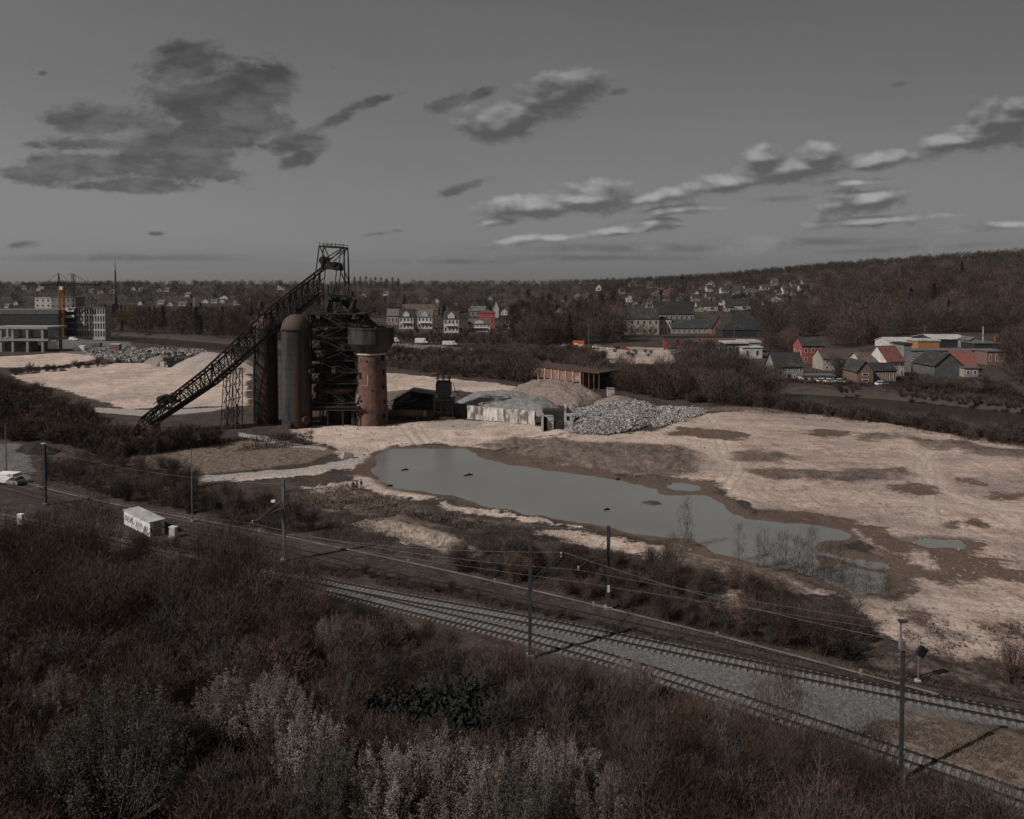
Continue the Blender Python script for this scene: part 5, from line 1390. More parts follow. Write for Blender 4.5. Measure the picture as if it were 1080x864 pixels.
# cable trough
tl = spl(TROUGH, 3)
b = MB()
for i in range(len(tl) - 1):
    b.bar((tl[i][0] - tl[0][0], tl[i][1] - tl[0][1], .22), (tl[i + 1][0] - tl[0][0], tl[i + 1][1] - tl[0][1], .22), .13)
o = root('cable_trough', (tl[0][0], tl[0][1], 0), 0, 'long low concrete cable trough following the far side of the railway', 'cable trough')
b.build('trough', mat('weathered_trough', (.17, .145, .135), (.10, .088, .08), rough=.9, scale=.4), o)
for i in range(0, len(tl) - 1, 4):
    b = MB(); b.box((tl[i][0] - tl[0][0], tl[i][1] - tl[0][1], .2), (.22, .22, .7)); b.build('bracket', conc_dk, o)

# ------------------------------------------------------------------ masts over the railway
def mast(px, pyb, pyt, label, kind, arm=None, lamp=None, m=None, w=.30, name='catenary_mast'):
    g = G(px, pyb); H = at_y(px, pyt, g.y).z
    o = root(name, g, 0, label, 'mast')
    m = m or galv_dk
    b = MB()
    if kind == 'H':
        b.box((0, 0, H / 2 - .1), (.06, w - .05, H + .2)); b.box((0, -w / 2, H / 2 - .1), (w, .045, H + .2)); b.box((0, w / 2, H / 2 - .1), (w, .045, H + .2))
    elif kind == 'pole':
        b.tube((0, 0, -.2), (0, 0, H), w * .5, w * .35, 10)
    b.build('post', m, o)
    b = MB(); b.box((0, 0, .12), (w * 2.4, w * 2.4, .5)); b.build('footing', conc_dk, o)
    if arm:
        ax, ay, az, ex, ey, ez = arm
        b = MB(); p0 = at_y(px, az, g.y) - g; p1 = Vector((ex, ey, 0)); q = at_y(px, ez, g.y) - g; p1.z = q.z
        b.tube(p0, p1, .07, .06, 8); b.tube(p0 + Vector((0, 0, 1.2)), p0.lerp(p1, .8), .03, .03, 6); b.tube(p0 + Vector((0, 0, -1.0)), p0.lerp(p1, .55), .045, .045, 8)
        am = b.build('arm', m, o, True)
        b = MB(); c = p0.lerp(p1, .93)
        b.lathe([(.05, -.3), (.11, -.26), (.05, -.2), (.11, -.13), (.05, -.07), (.11, 0), (.05, .07), (.11, .13), (.05, .22)], c, 10); b.build('insulator', conc, am, True)
        o['_tip'] = 0; del o['_tip']
        return o, g + p1
    return o, g
mast(7, 505, 447, 'thin pale pole beside the grey yard at the left edge', 'pole', m=galv, w=.22, name='lamp_pole')
M2, t2 = mast(48, 533, 468, 'dark railway mast with lamp near the left edge beside the black spoil', 'H', (0, 0, 497, -5.5, -1.0, 500), w=.36)
mast(203, 551, 475, 'slim pale pole behind the long trough, right of the white cabin', 'pole', m=galv, w=.2, name='lamp_pole')
M4, t4 = mast(299.5, 592, 505, 'grey railway mast with lamp head and bracket arm left of the eroded bank', 'H', (0, 0, 535, -3.4, -2.6, 545), m=galv, w=.32)
M5, t5 = mast(559, 694, 572, 'tall dark railway mast between the two ballasted tracks and the thicket', 'H', (0, 0, 614, 3.6, 6.0, 606), w=.32)
M6, t6 = mast(641.5, 643, 555, 'dark railway mast standing on the pond side of the tracks', 'H', (0, 0, 578, -3.8, -3.0, 590), w=.34)
M7, t7 = mast(950, 822, 676, 'tallest railway mast, at the lower right with a thin lamp pole on top', 'H', None, w=.21)
def lamp_head(o, px, pyb, py, dx, m=white_dirty, pole_from=None):
    g = G(px, pyb); p = at_y(px, py, g.y) - g
    b = MB(); b.box(p + Vector((dx, 0, 0)), (.6, .3, .16)); b.box(p + Vector((dx * .4, 0, -.12)), (abs(dx) * 1.2 + .1, .08, .08)); b.build('lamp_head', m, o)
    if pole_from:
        q = at_y(px, pole_from, g.y) - g
        b = MB(); b.tube(q, p, .09, .06, 8); b.build('lamp_pole', galv, o)
lamp_head(M2, 48, 533, 468, -.35); lamp_head(M4, 299.5, 592, 503, -.5); lamp_head(M7, 950, 822, 655, .15, galv_dk, 677)
g = G(950, 822); b = MB(); q = at_y(950, 680, g.y) - g; b.box(q + Vector((.05, -.05, 0)), (.34, .34, .7)); b.build('junction_box', galv, M7)
g = G(641.5, 643); b = MB(); b.box((0, -.17, 2.4), (.26, .06, .8)); b.build('number_plate', white_dirty, M6)
g = G(299.5, 592); b = MB(); b.box((-1.2, -.3, (at_y(299, 528, g.y) - g).z), (.5, .35, .25)); b.build('floodlight', white_p, M4)
# wires: one span from mast to mast
def wire(pts, label, r=.022, sag=.5, m=None):
    b = MB()
    for a, c in zip(pts[:-1], pts[1:]):
        n = 12; prev = a
        for k in range(1, n + 1):
            t = k / n; q = a.lerp(c, t) - Vector((0, 0, 4 * sag * t * (1 - t))); b.tube(prev - pts[0], q - pts[0], r, r, 4, caps=False); prev = q
    o = b.build('catenary_wire', m or galv, None, loc=pts[0]); tagp(o, label, 'wire')
far_l = t2 + (t2 - t4) * .6; far_r = t6 + (t6 - t4).normalized() * 70
wire([far_l, t2, t4, t6, far_r], 'upper catenary wire strung between the bracket arms over the railway', .012, .8)
dz = Vector((0, 0, -1.3)); wire([far_l + dz, t2 + dz, t4 + dz, t6 + dz, far_r + dz], 'lower contact wire hung below the catenary on the pond side', .012, .12)
end5 = t5 + Vector((30, -22, 0)); wire([t4 + Vector((1, -1, -.4)), t5, end5], 'wire from the lamp mast to the tall mast beside the thicket', .012, .8)
top = lambda px, pyb, pyt: at_y(px, pyt, G(px, pyb).y)
wire([top(48, 533, 475), top(299.5, 592, 511), top(641.5, 643, 560)], 'feeder wire carried on the tops of the masts', .011, 1.0)
# dwarf signal by the tall mast
g = G(968, 720)
o = root('railway_signal', g, 0, 'small slanted railway signal post right of the tallest mast', 'signal')
b = MB(); b.tube((0, 0, -.2), (.1, 0, 3.0), .06, .06, 8); b.build('post', galv, o)
b = MB(); b.bar((-1.3, 0, 1.4), (.25, 0, 3.2), .12); b.bar((-1.3, 0, 1.4), (-1.5, 0, -.1), .09); b.build('strut', galv_dk, o)
b = MB(); b.box((.25, -.1, 2.9), (.7, .35, .9), M=Matrix.Rotation(R(35), 3, 'Y')); b.build('signal_head', black_p, o)
b = MB(); b.box((0, 0, .1), (.4, .4, .35)); b.build('footing', conc, o)

# ------------------------------------------------------------------ trackside cabin
A0, A1 = G(158.3, 567), G(131, 553); A2 = G(171.3, 565)
d1 = (A1 - A0); d2 = (A2 - A0)
ln = d1.length; wd = 2.05; rz = math.atan2(-d1.y, -d1.x)
o = root('trackside_cabin', A0, rz, 'white flat-roofed cabin covered in graffiti beside the railway', 'cabin')
h = at_y(158.3, 552.0, A0.y).z
b = MB(); b.box((-ln / 2, wd / 2, h / 2 - .2), (ln, wd, h + .4)); b.build('wall', mat('cabin_white', (.66, .66, .64), (.52, .52, .50), rough=.8, scale=1.2), o)
b = MB(); b.box((-ln / 2, wd / 2, h + .09), (ln + .25, wd + .25, .18)); b.build('roof', mat('cabin_roof', (.40, .40, .40), (.26, .26, .26), rough=.9, scale=.6), o)
def graffiti(cx, span, z0, face, seed):
    rg = random.Random(seed); b = MB()
    for k in range(9):
        c = cx - span / 2 + span * (k + .5) / 9
        pts = [Vector((c + rg.uniform(-.3, .3), 0, z0 + rg.uniform(-.55, .55))) for _ in range(6)]
        for p, q in zip(pts[:-1], pts[1:]):
            d = q - p
            if face == 'x': b.box(((p.x + q.x) / 2, -.006, (p.z + q.z) / 2), (d.length + .06, .012, .10), M=Matrix.Rotation(-math.atan2(d.z, d.x), 3, 'Y'))
            else: b.box((.006, (p.x + q.x) / 2, (p.z + q.z) / 2), (.012, d.length + .06, .10), M=Matrix.Rotation(math.atan2(d.z, d.x), 3, 'X'))
    b.build('graffiti', mat('grey_spray_paint', (.07, .07, .075), (.12, .12, .12), rough=.7), o)
graffiti(-ln * .30, ln * .5, h * .45, 'x', 2); graffiti(-ln * .78, ln * .38, h * .55, 'x', 4); graffiti(wd * .5, wd * .75, h * .5, 'y', 3)
b = MB(); b.box((.02, wd * .5, 1.0), (.05, 1.0, 2.05)); b.build('door', mat('cabin_door', (.26, .27, .27), (.2, .2, .2)), o)
g = G(183, 567)
o = root('equipment_cabinet', g, R(-18), 'small pale grey equipment cabinet right of the graffiti cabin', 'cabinet')
b = MB(); b.box((0, 0, .75), (1.0, .6, 1.5)); b.box((0, 0, 1.54), (1.12, .72, .09)); b.build('body', white_dirty, o)
b = MB(); b.box((0, -.31, .75), (.86, .03, 1.25)); b.build('door', conc, o)
b = MB(); b.box((0, 0, .05), (1.2, .8, .25)); b.build('base', conc_dk, o)
g = G(22, 555)
o = root('equipment_cabinet', g, R(-10), 'narrow white relay box standing by the rails near the left edge', 'cabinet')
b = MB(); b.box((0, 0, .95), (.75, .5, 1.6)); b.box((0, 0, 1.78), (.85, .6, .08)); b.build('body', white_p, o)
b = MB(); b.box((0, 0, .1), (.9, .65, .3)); b.build('base', conc_dk, o)

# ------------------------------------------------------------------ buildings
WIN = {}
def window(o, x, y, z, w, h, rz=0, frame=None, pane=None):
    k = (round(w, 2), round(h, 2), frame.name if frame else 'w', pane.name if pane else 'g')
    if k not in WIN:
        b = MB(); t = min(.10, w * .10)
        b.box((-w / 2 + t / 2, 0, 0), (t, .12, h)); b.box((w / 2 - t / 2, 0, 0), (t, .12, h)); b.box((0, 0, h / 2 - t / 2), (w - 2 * t, .12, t)); b.box((0, 0, -h / 2 + t / 2), (w - 2 * t, .12, t))
        f = b.mesh('window', frame or white_p)
        b = MB(); b.box((0, .01, 0), (w - 2 * t - .004, .06, h - 2 * t - .004)); WIN[k] = (f, b.mesh('pane', pane or glass_d))
    f, p = WIN[k]
    a = link('window', f, o, (x, y, z), rz); link('pane', p, a)
def house(label, cat, px0, px1, pyb, pye, pyr, depth, wm, rm, roof='ridge', cols=0, rows=0, yaw=0, chim=0, door=False, group=None, far=True, sidewin=0, name='house', wfrac=.38, hfrac=.5, over=.35, frame=None, pane=None, nokeep=False, roff=0):
    """front wall between two pixel columns, base, eaves and ridge at pixel rows"""
    pc = (px0 + px1) / 2
    g = P(pc, pyb) if far else G(pc, pyb)
    if not nokeep: KEEP.append((px0 - 1, pyb - .5, px1 + 1, pyb + (6 if pyb < 356 else 13)))
    w = (px1 - px0) * px_at(g) / max(.5, math.cos(R(yaw)))
    h = max(1.5, at_y(pc, pye, g.y).z - g.z); hr = max(.02, at_y(pc, pyr, g.y + (depth / 2 if roof in ('ridge', 'hip') else 0)).z - g.z - h)
    o = root(name, g, R(yaw), label, cat, group)
    b = MB(); D = depth
    ov = over
    if roof == 'gable':     # gable end faces the viewer
        b.prism([(-w / 2, -1.5), (w / 2, -1.5), (w / 2, h), (0, h + hr), (-w / 2, h)], 0, D)
    elif roof == 'ridge':
        b.add([(-w / 2, 0, -1.5), (-w / 2, D, -1.5), (-w / 2, D, h), (-w / 2, D / 2, h + hr), (-w / 2, 0, h), (w / 2, 0, -1.5), (w / 2, D, -1.5), (w / 2, D, h), (w / 2, D / 2, h + hr), (w / 2, 0, h)],
              [(0, 1, 2, 3, 4), (9, 8, 7, 6, 5), (0, 4, 9, 5), (1, 6, 7, 2), (4, 3, 8, 9), (3, 2, 7, 8), (0, 5, 6, 1)])
    else: b.box((0, D / 2, h / 2 - .75), (w, D, h + 1.5))
    b.build('wall', wm, o)
    b = MB(); t = .22
    def slab(p):
        n = (Vector(p[1]) - Vector(p[0])).cross(Vector(p[3]) - Vector(p[0])).normalized()
        if n.z < 0: n = -n
        lo = [Vector(q) + n * .02 for q in p]; up_ = [q + n * t for q in lo]
        b.add(lo + up_, [(0, 3, 2, 1), (4, 5, 6, 7), (0, 1, 5, 4), (1, 2, 6, 5), (2, 3, 7, 6), (3, 0, 4, 7)])
    if roof == 'gable':
        k = ov * hr / (w / 2)
        for s in (-1, 1): slab([(s * (w / 2 + ov), -ov, h - k), (0, -ov, h + hr), (0, D + ov, h + hr), (s * (w / 2 + ov), D + ov, h - k)])
    elif roof == 'ridge':
        k = ov * hr / (D / 2)
        for y in (-ov, D + ov): slab([(-w / 2 - ov, y, h - k), (w / 2 + ov, y, h - k), (w / 2 + ov, D / 2, h + hr), (-w / 2 - ov, D / 2, h + hr)])
    elif roof == 'hip':
        r = min(w / 2 - .3, D / 2)
        v = [(-w / 2 - ov, -ov, h), (w / 2 + ov, -ov, h), (w / 2 + ov, D + ov, h), (-w / 2 - ov, D + ov, h), (-w / 2 + r, D / 2, h + hr), (w / 2 - r, D / 2, h + hr)]
        b.add([(x, y, z + .03) for x, y, z in v], [(0, 1, 5, 4), (1, 2, 5), (2, 3, 4, 5), (3, 0, 4), (0, 3, 2, 1)])
    else:
        b.box((0, D / 2, h + hr / 2 + .003), (w + 2 * ov, D + 2 * ov, max(hr, .25)))
    rf = b.build('roof', rm, o)
    if chim:
        for k in range(chim):
            cx = (-1 if k == 0 else 1) * w * .32
            b = MB(); zb_ = h + hr * (.5 if roof != 'flat' else 0); b.box((cx if roof != 'gable' else w * .2, D * .55, zb_ + hr * .5 + .3), (.8, .8, hr + 1.3)); b.box((cx if roof != 'gable' else w * .2, D * .55, zb_ + hr + 1.0), (.95, .95, .15)); b.build('chimney', w_brick, rf)
    if rows and cols:
        ww, hh = w / cols * wfrac, h / rows * hfrac
        for i in range(cols):
            for j in range(rows):
                if door and j == 0 and i == cols // 2: continue
                window(o, -w / 2 + w * (i + .5) / cols, -.03, h * (j + .52) / rows, ww, hh, 0, frame, pane)
    if door:
        b = MB(); b.box((-w / 2 + w * (cols // 2 + .5) / max(cols, 1), -.04, 1.05), (1.1, .1, 2.2)); b.build('door', black_p, o)
    for j in range(sidewin):
        window(o, -w / 2 - .03, D * (j + .5) / sidewin, h * .55, D / sidewin * .35, h * .35, R(-90), frame, pane)
    return o
H = house
# riverside group, right
H('white house with black slate roof and two small chimneys beside the canal', 'house', 817, 847, 401, 386.5, 372, 10, w_grey, roof_slate, cols=5, rows=2, chim=0, door=True)
H('low pale side building left of the white slate-roofed canal house', 'house', 806, 819, 400, 391, 387, 7, w_grey, roof_grey, cols=2, rows=1, yaw=-12)
o = H('tall deep red brick house with pale window frames above the canal', 'house', 846, 869, 384, 365, 356, 11, w_red, roof_slate, cols=3, rows=2, door=True, chim=0, sidewin=2)
H('long beige house with brown roof right of the deep red brick house', 'house', 868, 910, 391, 378.5, 368.5, 11, w_cream, roof_brown, cols=5, rows=2)
H('brown brick house whose gable with white window faces the canal', 'house', 904, 921, 405, 392, 381.5, 14, w_brick, roof_slate, 'gable', cols=1, rows=2, wfrac=.4, hfrac=.45)
H('long low brick workshop with pale pilasters right of the brown gable', 'house', 921, 945, 404, 391, 383, 9, w_brick, roof_slate, cols=6, rows=1, wfrac=.45, hfrac=.7)
H('wide brown-roofed house behind the brown brick gable', 'house', 908, 938, 396, 383, 372, 12, w_white, roof_brown, cols=4, rows=1)
H('white-walled house with bright red roof next to a tall grey wall', 'house', 934, 955, 397, 381, 365, 11, w_white, roof_red, cols=3, rows=2, yaw=14)
H('tall narrow slate-grey building beside the bright red roof', 'building', 953, 961, 392, 364, 362, 9, w_grey, roof_slate, 'flat')
H('dark grey gabled barn with a single small round window by the canal', 'barn', 985, 1016, 397, 386, 373, 14, mat('dark_grey_render', (.10, .105, .11), (.07, .074, .078), rough=.9, scale=.5), roof_slate, 'gable', yaw=4)
H('house with red roof joined to the right of the dark grey barn', 'house', 1008, 1029, 392, 386, 370, 12, w_grey, roof_red, cols=2, rows=1, yaw=-8)
H('small pale annexe with one dark window right of the dark grey barn', 'house', 1017, 1032, 398, 388.5, 387.5, 6, w_cream, roof_grey, 'flat', cols=2, rows=1)
H('flat-roofed brown brick block at the far right of the riverside', 'building', 1041, 1061, 385, 371, 370, 9, w_brick, roof_grey, 'flat', cols=3, rows=1)
H('long grey warehouse wall behind the riverside houses', 'warehouse', 960, 1062, 376, 370, 369.4, 10, w_grey, roof_grey, 'flat', nokeep=True)
H('orange brick workshop below the white sheet roofs', 'workshop', 968, 991, 370, 360, 358.5, 12, mat('orange_brick', (.34, .16, .08), (.27, .13, .07), rough=.9, scale=.6), roof_white, 'flat')
H('low industrial shed with long white sheet roof', 'shed', 985, 1022, 366, 358, 353, 22, w_dark, roof_white, 'ridge')
H('white sheet-roofed workshop with rounded end at the edge of the woods', 'shed', 938, 968, 368, 361, 356, 16, w_white, roof_white, 'ridge')
H('small grey shed between the two factory chimneys', 'shed', 1022, 1034, 368, 359, 356, 10, w_grey, roof_grey, 'gable')
H('dark low hall right of the factory chimneys', 'shed', 1028, 1058, 370, 362.5, 361.5, 12, w_dark, roof_grey, 'flat', nokeep=True)
H('low white garage row beside the canal quay', 'garage', 846, 880, 402.5, 397, 395.5, 5, w_white, roof_grey, 'flat', cols=5, rows=1, wfrac=.6, hfrac=.6)
H('pale two-box modern building with flat white roofs', 'building', 766, 789, 377, 362.5, 361, 12, w_dark, roof_white, 'flat', cols=3, rows=1, wfrac=.6, hfrac=.5)
H('white cubic block in front of the flat-roofed modern building', 'building', 783, 804, 378, 367, 366, 9, w_white, roof_white, 'flat', cols=2, rows=1, wfrac=.3)
H('glazed upper storey with white flat roof above the cubic block', 'building', 784, 802, 372, 361.5, 359.8, 12, w_grey, roof_white, 'flat', cols=4, rows=1, wfrac=.5, hfrac=.35, nokeep=True)
# school and hall group
H('long dark-roofed convent hall behind the trees in mid distance', 'building', 690, 732, 339, 331, 318, 16, w_grey, roof_slate, cols=8, rows=1, chim=1)
H('beige three-storey house end with tall windows left of the dark hall', 'building', 657, 695, 353, 336, 325, 14, w_cream, roof_slate, cols=6, rows=2, chim=1)
H('steep grey gable tower of the convent', 'building', 676, 686, 345, 330, 316.5, 10, w_grey, roof_slate, 'gable', cols=1, rows=2)
H('white two-bay house in front of the convent hall', 'house', 692, 708, 352, 337, 334, 10, w_white, roof_slate, 'hip', cols=4, rows=2)
H('long low building with black roof beside the white two-bay house', 'building', 708, 756, 352, 346, 337, 12, w_cream, roof_slate, cols=9, rows=1, chim=1)
H('brown brick stepped gable joined to the black hipped roof', 'building', 751, 765, 353, 346, 334, 14, w_brick, roof_slate, 'gable')
H('large black hipped roof hall above the long red brick wall', 'building', 762, 806, 355, 348, 331, 22, w_dark, roof_slate, 'hip')
H('long reddish brick wall below the black hipped hall', 'wall', 728, 806, 363, 356, 355, 1.0, w_brick, roof_slate, 'flat', name='brick_wall', over=.1)
# filling station with red pillars
g = P(716, 369); u = px_at(g)
o = root('filling_station', g, R(3), 'filling station canopy on three red pillars beside the road', 'filling station')
b = MB(); b.box((0, 3, at_y(716, 355.5, g.y).z - g.z), (34 * u, 9, 1.3)); b.build('canopy', w_dark, o)
for px in (701.5, 715.5, 729): b = MB(); b.box(((px - 716) * u, 1, 2.5), (1.3, 1.0, 5.6)); b.build('pillar', red_p, o)
b = MB(); b.box((9, 7, 2), (9, 5, 3.6)); b.build('kiosk', w_grey, o)
# terrace in the middle
def villa(label, px0, px1, pyb, pye, pyr, wm, rm, seed, **k):
    o = H(label, 'house', px0, px1, pyb, pye, pyr, 11, wm, rm, 'ridge', cols=k.get('cols', 4), rows=2, chim=1, wfrac=.5, hfrac=.52, frame=white_p)
    u = px_at(P((px0 + px1) / 2, pyb))
    b = MB(); h = (pyb - pye) * u; w = (px1 - px0) * u
    b.prism([(-w * .22, h), (w * .22, h), (w * .22, h * 1.22), (0, h * 1.45), (-w * .22, h * 1.22)], -.25, 4); b.build('dormer', w_white, o)
    b = MB(); b.box((0, -.7, h * .5), (w * .72, 1.2, .22)); b.build('balcony', white_p, o)
    return o
villa('left white villa of the row with grey roof above the road', 421, 436, 347, 334, 326, w_white, roof_slate, 1)
villa('second white villa from the left in the row above the road', 440.5, 456, 347, 334, 327, w_white, roof_grey, 2)
villa('white villa with two balcony bays at the middle of the row', 468, 484, 351, 336, 328.5, w_white, roof_slate, 3)
villa('long white villa with brown roof in front of the red house', 494, 517, 350, 341.5, 336, w_white, roof_brown, 4, cols=6)
H('crimson red house behind the long white villa', 'house', 505, 522, 346, 330, 326.5, 12, mat('crimson_render', (.40, .06, .06), (.30, .05, .05), rough=.9, scale=.5), roof_brown, 'hip', cols=3, rows=1)
villa('white stepped-balcony house among the tall poplars', 536, 548, 347, 334, 330.5, w_white, roof_slate, 5, cols=3)
H('pale house with grey roof just right of the water tower head', 'house', 408, 420, 343, 333, 326, 10, w_cream, roof_grey, cols=3, rows=1)
H('white round turret with pointed roof beside the crimson house', 'tower', 520, 526, 335, 326, 319, 4, w_white, white_p, 'gable', name='turret')
H('small pointed white gable above the villas', 'house', 478, 483, 326, 322, 317.5, 8, w_white, roof_slate, 'gable')
H('brick house row with brown roofs behind the left villas', 'house', 424, 462, 332, 327, 321, 10, w_brick, roof_brown, cols=8, rows=1, chim=2)
H('grey-roofed house behind the white villa with balcony bays', 'house', 496, 512, 334, 328, 323, 10, w_grey, roof_grey, cols=3, rows=1, chim=1)
# scattered houses on the slopes
sc = [(585, 592, 333, 328, 325), (603, 608, 338, 332, 328), (629, 634, 307, 303, 299.5), (634, 639, 317, 314, 311), (641, 646, 320, 316, 313), (654, 660, 322, 318, 316), (661, 667, 319, 314, 311), (648, 653, 333, 329, 326),
      (745, 754, 317, 312.5, 308), (767, 774, 317, 313, 309), (789, 797, 315, 309, 304.5), (803, 812, 306, 303, 300.5), (826, 834, 310, 306, 302), (812, 820, 318, 314, 311), (765, 792, 327, 322, 315), (808, 828, 322, 317, 312), (735, 757, 328, 323, 318),
      (836, 846, 322, 319, 316), (700, 707, 322, 318, 315), (714, 722, 314, 311, 308), (559, 566, 326, 322, 319), (572, 577, 321, 318, 315), (612, 618, 326, 322, 318), (694, 700, 305, 302, 300), (670, 676, 330, 325, 321)]
rr = random.Random(8)
r2 = random.Random(21)
for (x0, x1, y0, y1, n) in ((560, 660, 312, 342, 16), (655, 860, 301, 330, 56), (790, 890, 303, 326, 16), (400, 560, 318, 333, 20), (655, 720, 322, 334, 8)):
    k = 0
    while k < n:
        x, y = r2.uniform(x0, x1), r2.uniform(y0, y1)
        if any(abs(x - (a + c) / 2) < 7 and abs(y - b_) < 5 for a, c, b_, _, _ in sc): k += .2; continue
        w_ = r2.uniform(4.5, 9); hh = r2.uniform(3, 4.6); sc.append((x - w_ / 2, x + w_ / 2, y, y - hh, y - hh - r2.uniform(2.5, 4))); k += 1
for i, (a, c, y0, y1, y2) in enumerate(sc):
    wm = rr.choice([w_white, w_white, w_cream, w_cream, w_brick]); gab = rr.random() < .55
    H('small %s house with %s among hillside trees' % ('white' if wm == w_white else 'cream' if wm == w_cream else 'brown brick', 'gable towards the valley' if gab else 'long dark roof'), 'house', a, c, y0, y1, y2, 9, wm, rr.choice([roof_slate, roof_brown, roof_slate]),
      'gable' if gab else 'ridge', cols=2 if c - a > 5 else 1, rows=1, group='%s hillside houses, %s' % ('white' if wm == w_white else 'cream' if wm == w_cream else 'brick', 'gable front' if gab else 'long roof'), over=.3)
H('white cubic villa highest on the right hillside', 'house', 874, 884, 314, 308, 307.5, 9, w_white, roof_white, 'flat', cols=2, rows=1)
H('long low white house stepping down below the cubic villa', 'house', 860, 882, 322, 318, 316.5, 9, w_white, roof_grey, 'flat', cols=5, rows=1)
H('pale-roofed villa below the stepped white house', 'house', 858, 870, 325, 321.5, 319, 9, w_white, roof_white, 'gable', yaw=20)
H('white-fronted A-frame house in the woods on the right', 'house', 943, 951, 313, 310.5, 306, 9, w_white, roof_brown, 'gable')
H('brown house half hidden in the woods beside the A-frame', 'house', 951, 972, 316, 311, 306.5, 10, w_brick, roof_brown, cols=4, rows=1)
lf = [(22, 28, 306), (38, 43, 307), (93, 98, 309), (103, 109, 310), (116, 122, 310), (138, 143, 307), (146, 150, 308), (165, 171, 308), (172, 178, 308), (145, 150, 322), (166, 173, 321), (176, 182, 323), (188, 196, 323), (212, 220, 320), (222, 229, 320), (231, 237, 320), (4, 9, 325), (14, 19, 322), (246, 254, 322), (258, 266, 318), (270, 276, 322), (380, 386, 314), (404, 410, 312), (232, 240, 316), (195, 201, 313)]
for i, (a, c, y) in enumerate(lf):
    H('tiny white house with pale roof on the far plain at left', 'house', a, c, y, y - 2.4, y - 4.6, 9, w_white, [roof_grey, roof_brown][i % 2], ['ridge', 'gable'][i % 2], cols=0, rows=0, group='tiny white houses on the far left plain')
# church on the horizon
g = P(295, 306); u = px_at(g)
o = root('church', g, 0, 'tiny white church with pointed spire on the far horizon', 'church')
b = MB(); b.box((0, 0, 4 * u / 2), (3 * u, 3 * u, 5 * u)); b.build('tower', w_white, o)
b = MB(); b.lathe([(1.6 * u, 4.4 * u), (.1, 9 * u)], n=4); b.build('spire', roof_slate, o)
b = MB(); b.box((3.4 * u, 0, 1.2 * u), (4 * u, 3 * u, 3 * u)); b.build('nave', w_white, o)
# broadcasting mast and chimney at left
g = P(122, 312); o = root('radio_mast', g, 0, 'tall thin radio mast on the left horizon', 'mast')
Hm = at_y(122, 275, g.y).z - g.z
b = MB(); b.tube((0, 0, 0), (0, 0, Hm * .72), 1.7, 1.3, 8); b.build('shaft', galv_dk, o)
b = MB(); b.tube((0, 0, Hm * .72), (0, 0, Hm), .7, .3, 8); b.build('antenna', galv_dk, o)
g = P(201, 325); o = root('square_tower', g, R(20), 'square brick tower with white corner left of the hoist bridge', 'tower')
Hm = at_y(201, 314, g.y).z - g.z; u = px_at(g)
b = MB(); b.box((0, 0, Hm / 2), (6 * u, 5 * u, Hm)); b.build('shaft', w_brick, o)
b = MB(); b.box((3.4 * u, -2 * u, Hm * .5), (1.6 * u, 1.8 * u, Hm * .98)); b.build('white_corner', w_white, o)
b = MB(); b.lathe([(2.6 * u, Hm), (.2, Hm * 1.4)], n=4); b.build('roof', roof_slate, o)
for px, pyb, pyt, w_, lab, tip in ((1036.5, 369, 345, 1.35, 'slim pale factory chimney at the right below the woods', None), (1049.5, 368, 355, 1.5, 'short white chimney stack with orange top', orange_p)):
    g = P(px, pyb); Hm = at_y(px, pyt, g.y).z - g.z; u = px_at(g)
    o = root('factory_chimney', g, 0, lab, 'chimney')
    b = MB(); b.tube((0, 0, -.5), (0, 0, Hm), w_ * u * .5, w_ * u * (.42 if not tip else .5), 16); b.build('stack', conc if not tip else white_p, o, True)
    b = MB(); b.tube((0, 0, Hm - (2.6 if tip else .6)), (0, 0, Hm + .3), w_ * u * .62, w_ * u * .62, 16); b.build('top', tip or conc_dk, o, True)
for px, pyb, pyt, lab in ((975, 369, 345, 'tall lamp post in front of the orange brick workshop'), (774, 366, 344, 'thin lamp post before the black hipped hall'), (621, 368, 343, 'lamp post beside the orange container on the road'), (998, 390, 378, 'short lamp post by the riverside car park')):
    g = P(px, pyb); Hm = at_y(px, pyt, g.y).z - g.z
    o = root('street_lamp', g, 0, lab, 'street lamp')
    b = MB(); b.tube((0, 0, -.3), (0, 0, Hm), .16, .1, 8); b.build('post', galv, o)
    b = MB(); b.box((.7, 0, Hm), (1.6, .3, .2)); b.build('lamp_head', galv, o)
# long brick workshop by the canal
g = G(597, 412); u = px_at(g); g0, g1 = G(561, 404.5), G(632, 414)
d = g1 - g0; rz = math.atan2(d.y, d.x); Ld = d.length
o = root('brick_workshop', g0, rz, 'long derelict red brick workshop with pilasters and rusted flat roof beside the canal', 'workshop')
hb = at_y(561, 386.5, g0.y).z
rb = mat('weathered_red_brick', (.22, .115, .095), (.15, .085, .072), rough=.9, scale=.6, c3=(.28, .20, .17), scale3=.3)
b = MB(); b.box((Ld * .37, 5, hb / 2 - .5), (Ld * .74, 10, hb + 1)); b.build('wall', rb, o)
for k in range(8):
    b = MB(); b.box((Ld * .74 * k / 7.0, -.12, hb / 2 - .4), (.55, .3, hb + .6)); b.build('pilaster', mat('pale_pilaster', (.36, .26, .22), (.27, .19, .16)), o)
b = MB(); b.box((Ld * .5, 5.4, hb + .25), (Ld * 1.02, 11.6, .45)); b.build('roof', mat('rust_roof', (.075, .045, .038), (.05, .035, .03), rough=.9, scale=.4), o)
for k in range(7):
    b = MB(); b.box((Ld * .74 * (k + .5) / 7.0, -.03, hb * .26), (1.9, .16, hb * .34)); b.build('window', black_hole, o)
b = MB()
for x in (.78, .86, .93, 1.0):
    for y in (0, 10): b.box((Ld * x, y, hb / 2 - .4), (.4, .4, hb))
b.build('shed_post', rustdk, o)
